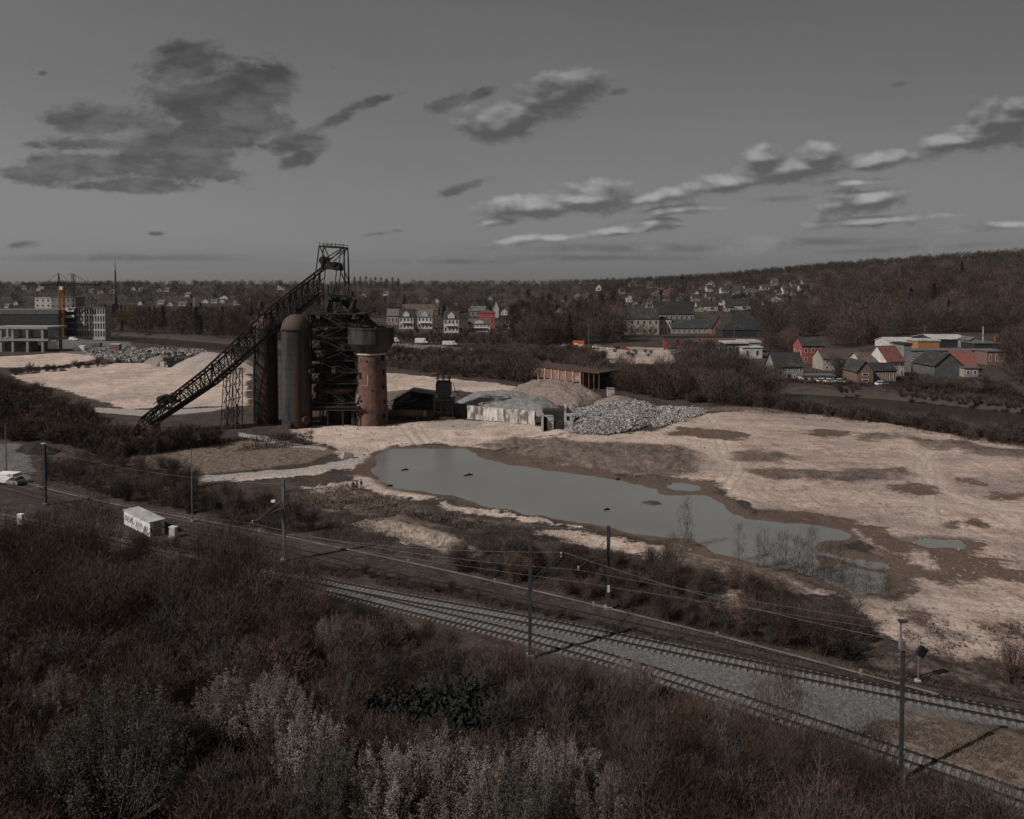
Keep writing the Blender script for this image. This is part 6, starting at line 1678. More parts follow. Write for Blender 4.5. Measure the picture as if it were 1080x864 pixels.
b = MB(); b.box((Ld * .87, 9.5, hb / 2), (Ld * .24, .3, hb - .2)); b.build('back_wall', black_hole, o)

# ------------------------------------------------------------------ building site at the left
H('wide dark glazed office block at the left edge', 'office block', -24, 62, 357, 331.5, 327, 26, w_dark, roof_grey, 'flat', cols=16, rows=4, wfrac=.8, hfrac=.35, frame=galv, nokeep=True)
H('white penthouse apartment block with punched dark windows', 'apartment block', 37, 54, 331, 314.2, 313.8, 14, w_white, roof_white, 'flat', cols=3, rows=3, wfrac=.35, hfrac=.4, frame=w_white, nokeep=True)
H('grey apartment block behind the orange tower crane', 'apartment block', 54, 80, 332, 314, 313.3, 16, w_grey, roof_grey, 'flat', cols=5, rows=3, wfrac=.5, hfrac=.4, nokeep=True)
o = H('balconied block with white storey bands right of the tower crane', 'apartment block', 67, 79, 356, 326, 325, 16, w_dark, roof_white, 'flat', nokeep=True)
u = px_at(P(73, 356)); hh = 30 * u
for k in range(4):
    b = MB(); b.box((0, -.5, hh * (.30 + .22 * k)), (12.6 * u, 1.4, 1.7 if k > 1 else .8)); b.build('balcony', white_p if k > 1 else conc_dk, o)
H('grey panel apartment block with tall slit windows', 'apartment block', 79.5, 112, 356, 324.5, 324, 6, mat('panel_grey', (.38, .38, .385), (.28, .28, .285), rough=.8, scale=.3), roof_grey, 'flat', cols=11, rows=4, wfrac=.5, hfrac=.75, frame=galv_dk, yaw=-6, nokeep=True)
g = G(23, 371.5); u = px_at(g); o = root('unfinished_building', g, R(-3), 'unfinished grey concrete frame of two open storeys at the left edge', 'building shell')
zc = lambda py: at_y(23, py, g.y).z
fr = mat('new_concrete', (.26, .26, .26), (.2, .2, .2), rough=.9, scale=.3)
for px in (-13, 1, 14, 30, 46.5):
    for y in (0, 14):
        b = MB(); b.box(((px - 23) * u, y, zc(346) / 2), (1.2, 1.2, zc(346))); b.build('column', fr, o)
for py in (346, 358.5):
    b = MB(); b.box((-3 * u, 7, zc(py)), (66 * u, 16, 1.1)); b.build('floor_slab', fr, o)
b = MB(); b.box((-8 * u, 5, zc(366)), (30 * u, 5, 5)); b.build('stacked_formwork', mat('formwork', (.12, .08, .07), (.2, .19, .18), scale=.3), o)
# tower crane
g = G(66, 357); u = px_at(g)
o = root('tower_crane', g, R(8), 'orange lattice tower crane with dark jib on the building site', 'crane')
zc = lambda py: at_y(66, py, g.y).z
b = MB(); hw = 1.15; ht = zc(303)
for sx, sy in ((-1, -1), (1, -1), (1, 1), (-1, 1)): b.bar((sx * hw, sy * hw, 0), (sx * hw, sy * hw, ht), .38)
nseg = 16
for (sx, sy), (ex, ey) in (((-1, -1), (1, -1)), ((1, -1), (1, 1)), ((1, 1), (-1, 1)), ((-1, 1), (-1, -1))):
    lattice(b, (sx * hw, sy * hw, 0), (sx * hw, sy * hw, ht), (ex * hw, ey * hw, 0), (ex * hw, ey * hw, ht), nseg, .30)
b.build('tower', orange_p, o)
b = MB(); b.box((0, 0, .6), (6, 6, 1.6)); b.build('base', conc_dk, o)
X = lambda px: (px - 65.5) * u
b = MB(); apex = Vector((X(63), 0, zc(288)))
for y in (-.5, .5): b.bar((X(62.3) - .4, y, ht), apex, .3); b.bar((X(63.8) + .6, y, ht), apex, .3)
b.build('apex', black_p, o)
zj = zc(301)
def jib(x0, x1, nm, n):
    b = MB()
    for y in (-.8, .8): b.bar((X(x0), y, zj), (X(x1), y, zj), .42)
    b.bar((X(x0), 0, zj + 1.4), (X(x1), 0, zj + .6), .4)
    for y in (-.8, .8): lattice(b, (X(x0), y, zj), (X(x1), y, zj), (X(x0), 0, zj + 1.4), (X(x1), 0, zj + .6), n, .16)
    b.build(nm, black_p, o)
jib(66, 104, 'jib', 18); jib(62, 45, 'counter_jib', 8)
b = MB(); b.bar(apex, (X(48), 0, zj + .6), .16); b.bar(apex, (X(77), 0, zj + 1), .16); b.build('tie_bar', black_p, o)
b = MB(); b.box((X(46.5), 0, zj - 1.2), (3, 1.6, 2.6)); b.build('counterweight', conc, o)
b = MB(); b.box((X(66.5), -1.6, zc(304)), (1.8, 1.8, 2.2)); b.build('cab', white_p, o)
g2 = G(78.5, 352); u2 = px_at(g2); o = root('tower_crane', g2, R(-6), 'small farther crane whose jib hangs behind the orange crane', 'crane')
zc = lambda py: at_y(78.5, py, g2.y).z
b = MB()
for sx, sy in ((-.8, -.8), (.8, -.8), (.8, .8), (-.8, .8)): b.bar((sx, sy, 0), (sx, sy, zc(289)), .28)
for sx, sy, ex, ey in ((-.8, -.8, .8, -.8), (-.8, .8, .8, .8)): lattice(b, (sx, sy, 0), (sx, sy, zc(289)), (ex, ey, 0), (ex, ey, zc(289)), 18, .18)
b.build('tower', galv_dk, o)
b = MB(); b.bar((0, 0, zc(289.5)), ((95 - 78.5) * u2, 0, zc(297.5)), .3); b.bar((0, 0, zc(299)), ((96 - 78.5) * u2, 0, zc(298)), .22); b.bar((0, 0, zc(289.5)), (-7 * u2, 0, zc(289)), .3); b.bar(((95 - 78.5) * u2, 0, zc(292)), ((95 - 78.5) * u2, 0, zc(298)), .2); b.build('jib', galv_dk, o)

# vehicles and containers
def wheels(o, L, W_, r, n=2):
    for i in range(n):
        x = -L / 2 + L * (.2 + .62 * i / max(1, n - 1))
        for y in (-W_ / 2 + .1, W_ / 2 - .1):
            b = MB(); b.tube((x, y - .13, r), (x, y + .13, r), r, r, 14); w = b.build('wheel', black_p, o)
            b = MB(); b.tube((x, y - .14, r), (x, y + .14, r), r * .55, r * .55, 10); b.build('rim', galv, w)
def car(px, py, rz, m, label, far=True, group=None):
    g = P(px, py) if far else G(px, py)
    o = root('parked_car', g, rz, label, 'car', group)
    b = MB(); b.prism([(-2.1, .3), (2.1, .3), (2.15, .75), (1.2, .9), (-2.0, .95), (-2.15, .7)], -.85, .85); b.build('body', m, o)
    b = MB(); b.add([(-1.9, -.8, .9), (1.1, -.8, .9), (.4, -.65, 1.45), (-1.5, -.65, 1.45), (-1.9, .8, .9), (1.1, .8, .9), (.4, .65, 1.45), (-1.5, .65, 1.45)], [(0, 1, 2, 3), (7, 6, 5, 4), (0, 4, 5, 1), (1, 5, 6, 2), (2, 6, 7, 3), (3, 7, 4, 0)]); b.build('cabin', glass_d, o)
    b = MB(); b.box((-.55, 0, 1.48), (1.8, 1.28, .06)); b.build('roof', m, o)
    wheels(o, 4.2, 1.75, .33)
def van(px, py, rz, L, m, label, h=2.6, far=True, name='white_van'):
    g = P(px, py) if far else G(px, py)
    o = root(name, g, rz, label, 'van')
    b = MB(); b.prism([(-L / 2, .45), (L / 2, .45), (L / 2, 1.2), (L / 2 - .9, 1.5), (L / 2 - 1.5, h), (-L / 2, h)], -1.0, 1.0); b.build('body', m, o)
    b = MB(); b.add([(L / 2 - .92, -.9, 1.55), (L / 2 - .92, .9, 1.55), (L / 2 - 1.45, .9, h - .12), (L / 2 - 1.45, -.9, h - .12), (L / 2 - 1.0, -.9, 1.5), (L / 2 - 1.0, .9, 1.5), (L / 2 - 1.55, .9, h - .1), (L / 2 - 1.55, -.9, h - .1)], [(0, 1, 2, 3), (7, 6, 5, 4), (0, 4, 5, 1), (2, 6, 7, 3), (1, 5, 6, 2), (0, 3, 7, 4)])
    b.box((L / 2 - 1.9, -1.01, 1.9), (.8, .05, .7)); b.build('window', glass_d, o)
    wheels(o, L, 2.0, .4)
van(416.5, 361, R(3), 5.5, white_p, 'white van on the road close to the water tower head', 2.8)
van(444.5, 362.5, R(2), 7.5, white_p, 'white box lorry on the road below the second villa', 3.2, name='box_lorry')
van(474.5, 364.5, R(-3), 8.5, white_dirty, 'long white lorry on the road below the balcony villa', 2.6, name='box_lorry')
van(5, 510, R(170), 5.2, white_p, 'white van parked on the grey yard at the left edge', 2.0, False)
car(14, 511, R(160), mat('silver_paint', (.25, .25, .26), rough=.4), 'grey car parked beside the white van on the yard', False)
for px, py, m, lab in ((596, 366, white_p, 'white car left of the orange container'), (629, 367, white_p, 'white car just right of the orange container'), (633, 367.5, white_dirty, 'off-white car behind another right of the orange container'),
                       (645, 369, white_p, 'white car on the road left of the red car'), (652, 368.5, black_p, 'black car on the road between white and red cars'), (659, 369, red_p, 'red car on the road above the sandy bank')):
    car(px, py, R(5), m, lab)
for i, (px, py, m, lab) in enumerate(((868, 403.5, white_p, 'white car parked before the low white garages'), (876, 404, white_p, 'second white car parked before the low white garages, nearer the beige house'), (887, 404, white_dirty, 'dull white car parked on the canal quay below the beige house'), (930, 406.5, white_p, 'white car parked before the long brick workshop'),
                                      (970, 381, white_p, 'white car on the car park behind the dark grey barn'), (964, 382, white_dirty, 'dull white car on the car park by the tall narrow building'), (984, 393, white_p, 'white car left of the dark grey barn'), (1063, 372, white_p, 'white car right of the brown brick block'))):
    car(px, py, R(4), m, lab)
van(985.5, 382.5, R(80), 4.5, white_p, 'white van on the car park left of the red roof', 2.4)
van(56, 360.5, R(0), 5.0, white_dirty, 'white van at the foot of the tower crane', 2.3)
van(78, 359.5, R(0), 5.0, white_p, 'white van below the balconied block on the building site', 2.3)
def container(px, py, L, Hc, m, lab, rz=0, name='container', mark=None):
    g = P(px, py); o = root(name, g, rz, lab, 'container')
    b = MB(); b.box((0, 0, Hc / 2), (L, 2.5, Hc))
    for k in range(int(L / .6)): b.box((-L / 2 + .3 + k * .6, 0, Hc / 2), (.22, 2.58, Hc - .3))
    b.build('body', m, o)
    b = MB(); b.box((0, 0, Hc + .05), (L + .1, 2.6, .1)); b.build('lid', mark or m, o)
    return o
o = container(610.2, 368, 6.0, 4.2, orange_b, 'bright orange container with a white swoosh beside the road', 0)
g = P(610.2, 368); b = MB()
for x, z_, w_, hh, a in ((-1.3, 2.7, 2.2, .8, 10), (.3, 1.9, 1.4, .8, 60), (1.3, 2.2, 1.6, .6, -25)): b.box((x, -1.31, z_), (w_, .04, hh), M=Matrix.Rotation(R(a), 3, 'Y'))
b.build('white_mark', white_p, o)
container(84.5, 370, 5.5, 2.6, white_p, 'white site container on the building site below the panel block')
container(122, 373.5, 4.8, 5.0, mat('brick_pink', (.22, .12, .11), (.17, .1, .09)), 'reddish container with white lid at the edge of the rubble', 0, 'container', white_p)
container(40, 369, 9, 2.4, conc_dk, 'long grey container under the concrete frame')
container(98, 366, 9, 2.2, conc_dk, 'grey site cabin row beyond the white container')
container(1001, 389, 5, 2.4, black_p, 'black container against the dark grey barn', R(20))
# excavator by the sand field
g = G(186, 387.5)
o = root('crawler_machine', g, R(10), 'dark tracked crushing machine at the foot of the pinkish heap', 'excavator')
for y in (-1.3, 1.3):
    b = MB(); b.tube((-2.6, y - .3, .6), (-2.6, y + .3, .6), .6, .6, 14); b.tube((2.6, y - .3, .6), (2.6, y + .3, .6), .6, .6, 14); b.box((0, y, .6), (5.2, .6, 1.2)); b.build('track', black_p, o)
b = MB(); b.box((0, 0, 1.9), (7, 2.6, 1.6)); b.prism([(-4.5, 2.7), (-1.5, 2.7), (-.8, 4.2), (-5, 4.2)], -1.5, 1.5); b.box((1.6, 0, 3.2), (2.4, 2.2, 1.2)); b.build('body', steel2, o)
b = MB(); b.bar((2.5, 0, 1.6), (9, 0, 4.2), .5); b.build('conveyor_boom', galv_dk, o)
b = MB(); b.box((-5.4, 0, 1.2), (1.6, 2.0, 2.2)); b.build('end_box', white_dirty, o)
# barges / quay shapes
for px, py, lab in ((992, 424, 'left one of three black boats moored at the canal quay'), (1000, 425, 'middle one of three black boats moored at the canal quay'), (1007, 425.8, 'right one of three black boats moored at the canal quay')):
    g = G(px, py, -2.0); o = root('moored_boat', g, R(-10), lab, 'boat')
    b = MB(); b.add([(-1.7, -.8, .9), (1.2, -.8, .9), (2.1, 0, 1.0), (1.2, .8, .9), (-1.7, .8, .9), (-1.5, -.5, -.2), (1.0, -.5, -.2), (1.7, 0, -.2), (1.0, .5, -.2), (-1.5, .5, -.2)], [(5, 6, 1, 0), (6, 7, 2, 1), (7, 8, 3, 2), (8, 9, 4, 3), (9, 5, 0, 4), (9, 8, 7, 6, 5), (0, 1, 2, 3, 4)]); b.build('hull', black_p, o)
    b = MB(); b.box((-.5, 0, 1.15), (1.2, 1.0, .5)); b.build('cabin', black_p, o)
# birds or drift on the pond
for px, py, s, lab in ((494, 501.5, .9, 'dark drifting log on the pond'), (427, 496, .7, 'pale branch floating in the upper pond'), (640, 538, .5, 'small dark stump standing in the pond'), (652, 506, .5, 'stone in the shallows of the far pond shore'), (411, 513, .6, 'dark stone at the near left shore of the pond')):
    o = root('driftwood' if 'stone' not in lab else 'stone', G(px, py), .4, lab, 'driftwood' if 'stone' not in lab else 'stone')
    b = MB(); b.tube((-s, 0, .02), (s * .2, .1, .16), .12, .16, 7); b.tube((s * .2, .1, .16), (s, 0, .05), .16, .1, 7); b.tube((0, 0, .1), (.2, 0, .5 * s + .1), .1, .05, 6); b.build('wood' if 'stone' not in lab else 'rock', black_p, o)
# low islet of mud on the pond
heap('mud_islet', [(676, 530), (685, 528), (696, 529), (700, 532), (688, 533)], None, .25, mat('islet_mud', (.07, .055, .048), (.05, .04, .036)), 'flat muddy islet in the pond', 'islet', 12, .1)

# ------------------------------------------------------------------ three people on the dirt path
def person(px, py, coat, trousers, rz, label, Hp=1.74, lean=0):
    g = G(px, py); g.z += .02
    o = root('person', g, rz, label, 'person')
    J = {'pel': (0, 0, .95), 'che': (0, .02, 1.28), 'nec': (0, .01, 1.47), 'hd': (0, -.02, 1.60), 'top': (0, -.01, 1.72),
         'hl': (-.10, 0, .90), 'kl': (-.11, -.03, .50), 'al': (-.12, .03, .08), 'fl': (-.13, -.14, .04), 'hr': (.10, 0, .90), 'kr': (.12, .02, .50), 'ar': (.13, .09, .08), 'fr': (.14, -.08, .04),
         'sl': (-.19, .02, 1.40), 'el': (-.25, .05, 1.12), 'wl': (-.22, -.10, .90), 'pl': (-.21, -.14, .82), 'sr': (.19, .02, 1.40), 'er': (.25, .04, 1.12), 'wr': (.24, -.06, .88), 'pr': (.24, -.09, .80)}
    rd = {'pel': .15, 'che': .165, 'nec': .06, 'hd': .095, 'top': .07, 'hl': .095, 'kl': .07, 'al': .05, 'fl': .04, 'hr': .095, 'kr': .07, 'ar': .05, 'fr': .04, 'sl': .075, 'el': .055, 'wl': .04, 'pl': .035, 'sr': .075, 'er': .055, 'wr': .04, 'pr': .035}
    E = [('pel', 'che'), ('che', 'nec'), ('nec', 'hd'), ('hd', 'top'), ('pel', 'hl'), ('hl', 'kl'), ('kl', 'al'), ('al', 'fl'), ('pel', 'hr'), ('hr', 'kr'), ('kr', 'ar'), ('ar', 'fr'), ('che', 'sl'), ('sl', 'el'), ('el', 'wl'), ('wl', 'pl'), ('che', 'sr'), ('sr', 'er'), ('er', 'wr'), ('wr', 'pr')]
    # five fingers on each hand
    for s, w in ((-1, 'pl'), (1, 'pr')):
        b0 = J[w]
        for k in range(5):
            n1 = '%s%d' % (w, k); J[n1] = (b0[0] + s * (.0 if k else -.03), b0[1] - .03 + .017 * k, b0[2] - (.075 if k else .03)); rd[n1] = .009; E.append((w, n1))
    ks = list(J); sc_ = Hp / 1.76
    me = bpy.data.meshes.new('body'); me.from_pydata([Vector(J[k]) * sc_ for k in ks], [(ks.index(a), ks.index(c)) for a, c in E], []); me.update()
    bo = link('body', me, o)
    md = bo.modifiers.new('skin', 'SKIN'); 
    for i, k in enumerate(ks):
        me.skin_vertices[0].data[i].radius = (rd[k] * sc_, rd[k] * sc_); me.skin_vertices[0].data[i].use_root = (k == 'pel')
    bo.modifiers.new('smooth', 'SUBSURF').levels = 1; bo.modifiers['smooth'].render_levels = 1
    m = bpy.data.materials.new('person_clothes'); m.use_nodes = True; q = NT(m.node_tree)
    z_ = q.n('ShaderNodeSeparateXYZ', i={0: q.n('ShaderNodeTexCoord').outputs['Object']}).outputs[2]
    c = q.mix(q.m('GREATER_THAN', z_, .86), trousers, coat); c = q.mix(q.m('GREATER_THAN', z_, 1.50), c, (.38, .25, .19)); c = q.mix(q.m('LESS_THAN', z_, .09), c, (.02, .02, .02))
    q.n('ShaderNodeOutputMaterial', i={0: q.n('ShaderNodeBsdfPrincipled', i={'Base Color': c, 'Roughness': .9}).outputs[0]})
    me.materials.append(m)
    b = MB(); b.lathe([(.099, 0), (.104, .04), (.09, .10), (.05, .14), (.005, .15)], (0, -.005, 1.60 * sc_), 14); b.build('hair', mat('dark_hair', (.02, .015, .012)), o, True)
    return o
person(372.5, 518, (.02, .022, .026), (.06, .085, .09), R(20), 'person in a dark jacket and grey-green trousers, leftmost of the three by the pond')
person(376.5, 517.5, (.012, .012, .014), (.02, .02, .022), R(-60), 'person dressed all in black, in the middle of the three by the pond', 1.82)
person(381, 516, (.016, .014, .015), (.20, .13, .12), R(150), 'person in a black coat and pinkish trousers, rightmost of the three by the pond', 1.7)
# ------------------------------------------------------------------ woods and gardens behind the site
BR = [('mid_brown', 4), ('mid_russet', 2), ('mid_grey', 2.5), ('conifer', .35)]
BM = [('mid_brown', 4), ('mid_russet', 2), ('mid_grey', 2), ('conifer', .8)]
SH = [('mid_shrub', 2), ('mid_shrub_russet', 2.5), ('mid_shrub_grey', 2.5)]
wood([(800, 340), (830, 318), (900, 320), (960, 318), (1080, 315), (1100, 345), (1070, 352), (960, 352), (905, 366), (880, 366), (872, 354), (842, 356), (815, 362)], 150, 10, 101, BR, 1.2, 2.1, 'on the lower right hillside')
wood([(860, 312), (900, 300), (1000, 296), (1100, 292), (1100, 318), (960, 320), (900, 322), (862, 322)], 110, 10, 102, BR + [('conifer', .6)], 1.6, 2.6, 'higher on the right hillside')
wood([(1062, 372), (1075, 350), (1100, 350), (1100, 410), (1070, 405), (1060, 390)], 14, 8, 103, [('mid_russet', 2), ('mid_brown', 2)], 1.0, 1.5, 'at the right edge beside the brown brick block')
wood([(945, 402), (990, 402), (1060, 410), (1040, 416), (960, 411)], 60, 5, 104, SH, .6, 1.0, 'on the canal side below the dark grey barn')
wood([(550, 352), (640, 345), (655, 352), (660, 362), (600, 364), (560, 366)], 60, 7, 105, BR, 1.0, 2.0, 'along the road behind the orange container')
wood([(530, 352), (560, 350), (585, 350), (585, 362), (540, 362)], 20, 5, 106, [('poplar', 3), ('mid_brown', 1)], .9, 1.4, 'in the poplar row by the white villas')
wood([(690, 398), (760, 398), (815, 404), (820, 416), (770, 416), (700, 404)], 60, 5, 123, [('mid_shrub', 3), ('mid_brown', 2), ('mid_shrub_russet', 1)], .7, 1.1, 'on the far canal bank below the flat-roofed modern building')
wood([(545, 352), (660, 346), (660, 332), (545, 336)], 44, 6, 124, [('poplar', 3), ('mid_brown', 2), ('conifer', .6)], .9, 1.6, 'in the tall group between the villas and the beige house')
wood([(600, 344), (650, 340), (655, 346), (610, 350)], 10, 6, 107, [('poplar', 2), ('mid_brown', 1)], .9, 1.2, 'in the group of poplars behind the orange container')
wood([(560, 372), (600, 368), (640, 380), (600, 386), (545, 380)], 45, 5, 108, SH, .8, 1.2, 'between the road and the canal, middle')
wood([(712, 381), (752, 378), (764, 390), (790, 399), (760, 400), (725, 392)], 50, 5, 109, BR + [('mid_shrub', 3)], .7, 1.05, 'in front of the flat-roofed modern building')
wood([(400, 349), (532, 351), (532, 364), (400, 358)], 70, 5, 110, SH + [('mid_brown', 1)], .6, 1.0, 'below the villa row beside the road')
wood([(400, 370), (545, 374), (545, 380), (480, 384), (400, 378)], 70, 5, 111, SH, .6, 1.0, 'on the far canal bank behind the crushing plant')
wood([(398, 338), (530, 336), (530, 322), (398, 322)], 110, 6, 112, BM, .8, 1.7, 'among the villas')
wood([(250, 335), (400, 335), (400, 318), (250, 318)], 80, 8, 113, BM, 1.0, 2.0, 'behind the stoves and the furnace')
wood([(110, 350), (260, 358), (330, 362), (330, 340), (240, 335), (110, 332)], 110, 7, 114, BM + [('mid_gold', .5), ('conifer', 1.5)], .7, 1.7, 'beyond the canal at left')
wood([(228, 346), (250, 346), (262, 352), (232, 352)], 3, 8, 115, [('mid_grey', 1)], 1.3, 1.5, 'by the pale road left of the stoves')
wood([(560, 342), (650, 336), (660, 322), (560, 326)], 80, 7, 116, BM, .9, 1.6, 'in the middle of the wooded slope')
wood([(650, 334), (830, 334), (840, 318), (660, 312)], 120, 7, 117, BM, .6, 1.15, 'around the houses of the hillside')
wood([(660, 354), (700, 356), (700, 350), (660, 348)], 10, 6, 118, [('mid_russet', 3), ('mid_brown', 1)], .6, .8, 'before the beige three-storey house')
wood([(800, 358), (845, 356), (842, 372), (812, 372)], 30, 5, 119, BR, .7, 1.0, 'behind the white canal house')
wood([(865, 398), (905, 398), (905, 402), (870, 402)], 5, 6, 120, [('mid_shrub_grey', 1), ('mid_brown', 1)], .8, 1.1, 'in front of the long beige house')
wood([(810, 410), (930, 416), (1090, 432), (1090, 426), (1030, 420), (930, 411), (810, 405)], 60, 5, 121, SH, .35, .6, 'along the far canal quay')
wood([(640, 368), (690, 372), (700, 378), (660, 376)], 8, 5, 122, SH, .4, .6, 'on the sandy bank below the road')
# sort: the 240 that show largest of every kind are things, the rest one far wood
FAR.sort(key=lambda q: -q[0])
cnt = {}; rest = []
for size, k, p, s, place in FAR:
    cnt[k] = cnt.get(k, 0) + 1
    if cnt[k] > 165: rest.append((k, p, s)); continue
    p.z -= .3
    nm = {'mid_brown': 'brown bare tree', 'mid_russet': 'reddish bare tree', 'mid_grey': 'greyish bare tree', 'conifer': 'dark conifer', 'poplar': 'tall bare poplar', 'mid_gold': 'ochre-crowned tree', 'mid_shrub': 'brown bush', 'mid_shrub_russet': 'reddish bush', 'mid_shrub_grey': 'greyish bush'}[k]
    plant(k, p, s, nm + ' ' + place, nm + 's ' + place)
# crowns of the far-off wood: slivers on every crown, all in one mesh per colour
def far_wood(name, spots, m, seed, per=90, label=None):
    rng = np.random.default_rng(seed); n = len(spots)
    pos = np.array([s[0] for s in spots]); H_ = np.array([s[1] for s in spots]); Rr = np.array([s[2] for s in spots])
    k = np.repeat(np.arange(n), per)
    u = unit(rng.normal(size=(len(k), 3))); rad = rng.random(len(k))[:, None] ** .33
    lump = 1 + .5 * fbm(u[:, 0] * 1.7 + k * 3.1, u[:, 1] * 1.7 + u[:, 2] * 1.7, seed)[:, None]
    q = u * rad * lump
    p = pos[k] + q * np.stack([Rr[k], Rr[k], H_[k] * .42], 1) + np.stack([0 * H_[k], 0 * H_[k], H_[k] * .55], 1)
    d = unit(u * .6 + np.array([0, 0, .7]) + rng.normal(size=u.shape) * .35)
    v = slivers(rng, p, d, rng.uniform(.16, .34, len(k)) * H_[k], .045 * H_[k])
    o = link(name, mesh_np(name, v, tris(len(k)), m)); tagp(o, label, 'wood', None, 'stuff')
def spots(poly, n, seed, hlo, hhi):
    r = random.Random(seed); out = []
    xs = [p[0] for p in poly]; ys = [p[1] for p in poly]
    while len(out) < n:
        x, y = r.uniform(min(xs), max(xs)), r.uniform(min(ys), max(ys))
        if not in_poly(x, y, poly) or far_avoid(x, y): continue
        p = P(x, y); h = r.uniform(hlo, hhi); out.append(((p.x, p.y, p.z - .5), h, h * r.uniform(.34, .46)))
    return out
def ring(n, seed, a0, a1, r0, r1, hlo, hhi):
    """trees on the far ground by bearing and distance"""
    r = random.Random(seed); out = []
    for _ in range(n):
        a = r.uniform(a0, a1); d = math.sqrt(r.uniform(r0 ** 2, r1 ** 2)); x, y = a * d, d
        h = r.uniform(hlo, hhi); out.append(((x, y, hz(x, y) - .5), h, h * r.uniform(.34, .5)))
    return out
fw = [(tuple(p), 10 * s, 3.8 * s) for k, p, s in rest]
r_ = random.Random(3); r_.shuffle(fw)
A = ring(900, 1, .12, .95, 1150, 1900, 10, 16) + ring(300, 2, .3, .95, 800, 1200, 9, 14) + fw[::2]
far_wood('brown_far_wood', A, TW['brown'], 1, 70, 'reddish brown bare wood covering the far hill at right')
Bs = ring(800, 3, .05, .9, 1300, 2000, 10, 16) + ring(1000, 4, -.95, .2, 1100, 2300, 8, 15) + fw[1::2]
far_wood('grey_brown_far_wood', Bs, mat('dull_far_twigs', (.062, .052, .047), (.040, .034, .032), rough=1, scale=.02, spec=.02), 2, 70, 'dull brown bare wood spread along the whole horizon')
Cs = ring(520, 5, -.95, .25, 900, 2200, 9, 16) + ring(300, 6, .2, .9, 800, 1900, 9, 16)
far_wood('dark_far_wood', Cs, mat('far_evergreen', (.028, .031, .029), (.018, .020, .018), rough=1, scale=.02), 3, 80, 'dark evergreen clumps scattered through the far woods')
Ds = ring(260, 7, -.95, .25, 800, 1500, 8, 13) + spots([(560, 340), (840, 335), (850, 312), (600, 312)], 160, 9, 7, 11)
far_wood('pale_far_wood', Ds, TW['grey'], 4, 70, 'greyish crowns mixed into the far woods')
# crest poplars and single trees on the skyline
for px, py, k, s in [(374, 304, 'poplar', 1.5), (380, 304, 'poplar', 1.4), (386, 304, 'poplar', 1.5), (391, 304, 'poplar', 1.3), (396, 304, 'poplar', 1.45), (402, 304, 'poplar', 1.5), (408, 304, 'poplar', 1.4), (414, 305, 'poplar', 1.5), (420, 305, 'poplar', 1.3)]:
    plant(k, P(px, py), s, 'bare poplar in the row standing on the skyline above the water tower', 'skyline poplars above the water tower')
for px, py, k, s, lab in [(713, 318, 'poplar', 1.5, 'tall dark poplar pair on the slope, left one'), (719, 318, 'poplar', 1.6, 'tall dark poplar pair on the slope, right one'), (696, 322, 'conifer', 1.5, 'dark conifer left of the poplar pair on the slope'), (780, 320, 'bramble', 5.0, 'broad black evergreen crown between two white gables'), (920, 318, 'bramble', 6.0, 'large black evergreen mass on the right hillside'),
                          (909, 300, 'mid_grey', 2.4, 'wide-crowned tree standing on the hill crest, left of two'), (927, 299, 'mid_grey', 2.2, 'wide-crowned tree standing on the hill crest, right of two'), (668, 355, 'mid_russet', .75, 'reddish tree before the beige three-storey house, left one'), (678, 356, 'mid_brown', .8, 'brown tree before the beige three-storey house, middle'), (688, 355, 'mid_russet', .7, 'reddish tree before the beige three-storey house, right one'), (355, 308, 'conifer', 1.6, 'round dark tree on the skyline right of the head frame'),
                          (130, 346, 'mid_gold', 1.6, 'ochre round tree right of the panel apartment block'), (153, 352, 'mid_russet', 1.5, 'reddish round tree beyond the building site'), (172, 348, 'conifer', 1.5, 'broad black conifer left of the brick tower'), (158, 340, 'conifer', 1.3, 'pointed conifer behind the reddish round tree'), (244, 352, 'mid_grey', 1.5, 'pale bare tree beside the hoist bridge in mid distance'),
                          (962, 318, 'mid_gold', 1.2, 'ochre tree beside the A-frame house'), (884, 400, 'mid_shrub_grey', 1.7, 'greyish round tree in front of the long beige house')]:
    plant(k, P(px, py), s, lab)

# ------------------------------------------------------------------ ground vegetation nobody could count
def tufts(name, polys, n, L, w, m, seed, label, far=False, up=.7, thr=-.12):
    rng = np.random.default_rng(seed); pts = []
    areas = []
    for p in polys:
        a = np.array(p); areas.append((a.max(0) - a.min(0)).prod())
    for p, ar in zip(polys, areas):
        k = int(n * ar / sum(areas)); a = np.array(p, float); lo, hi = a.min(0), a.max(0)
        q = rng.uniform(lo, hi, (k * 3, 2)); s = sdf(q[:, 0], q[:, 1], a, 200.0) > 0; q = q[s][:k]
        pts.append(q)
    q = np.concatenate(pts)
    v_ = (q[:, 1] - CY) / FOC; t = CAM_H / (SP + v_ * CP)
    X, Y = (q[:, 0] - 540) / FOC * t, (CP - v_ * SP) * t
    keep = (fbm(X / 6, Y / 6, seed) + .35 * fbm(X / 1.7, Y / 1.7, seed + 2)) > thr
    pd = sdf(X, Y, polyG(POND), 5.0); keep &= pd < -.3
    for ln in (A_LINE, B_LINE): keep &= seg_dist(X, Y, ln[::4], False) > 2.0
    X, Y = X[keep], Y[keep]; n_ = len(X)
    p = np.stack([X, Y, np.full(n_, -.05)], 1)
    d = unit(rng.normal(size=(n_, 3)) * .5 + np.array([0, 0, up]))
    Ls = rng.uniform(*L, n_) * (1 + .8 * fbm(X / 3, Y / 3, seed + 5))
    v = slivers(rng, p, d, Ls, w)
    o = link(name, mesh_np(name, v, tris(n_), m)); tagp(o, label, 'undergrowth', None, 'stuff')
tufts('undergrowth', [thick], 120000, (.25, .8), .045, brush_m, 3, 'brown leafless undergrowth covering the ground of the near thicket')
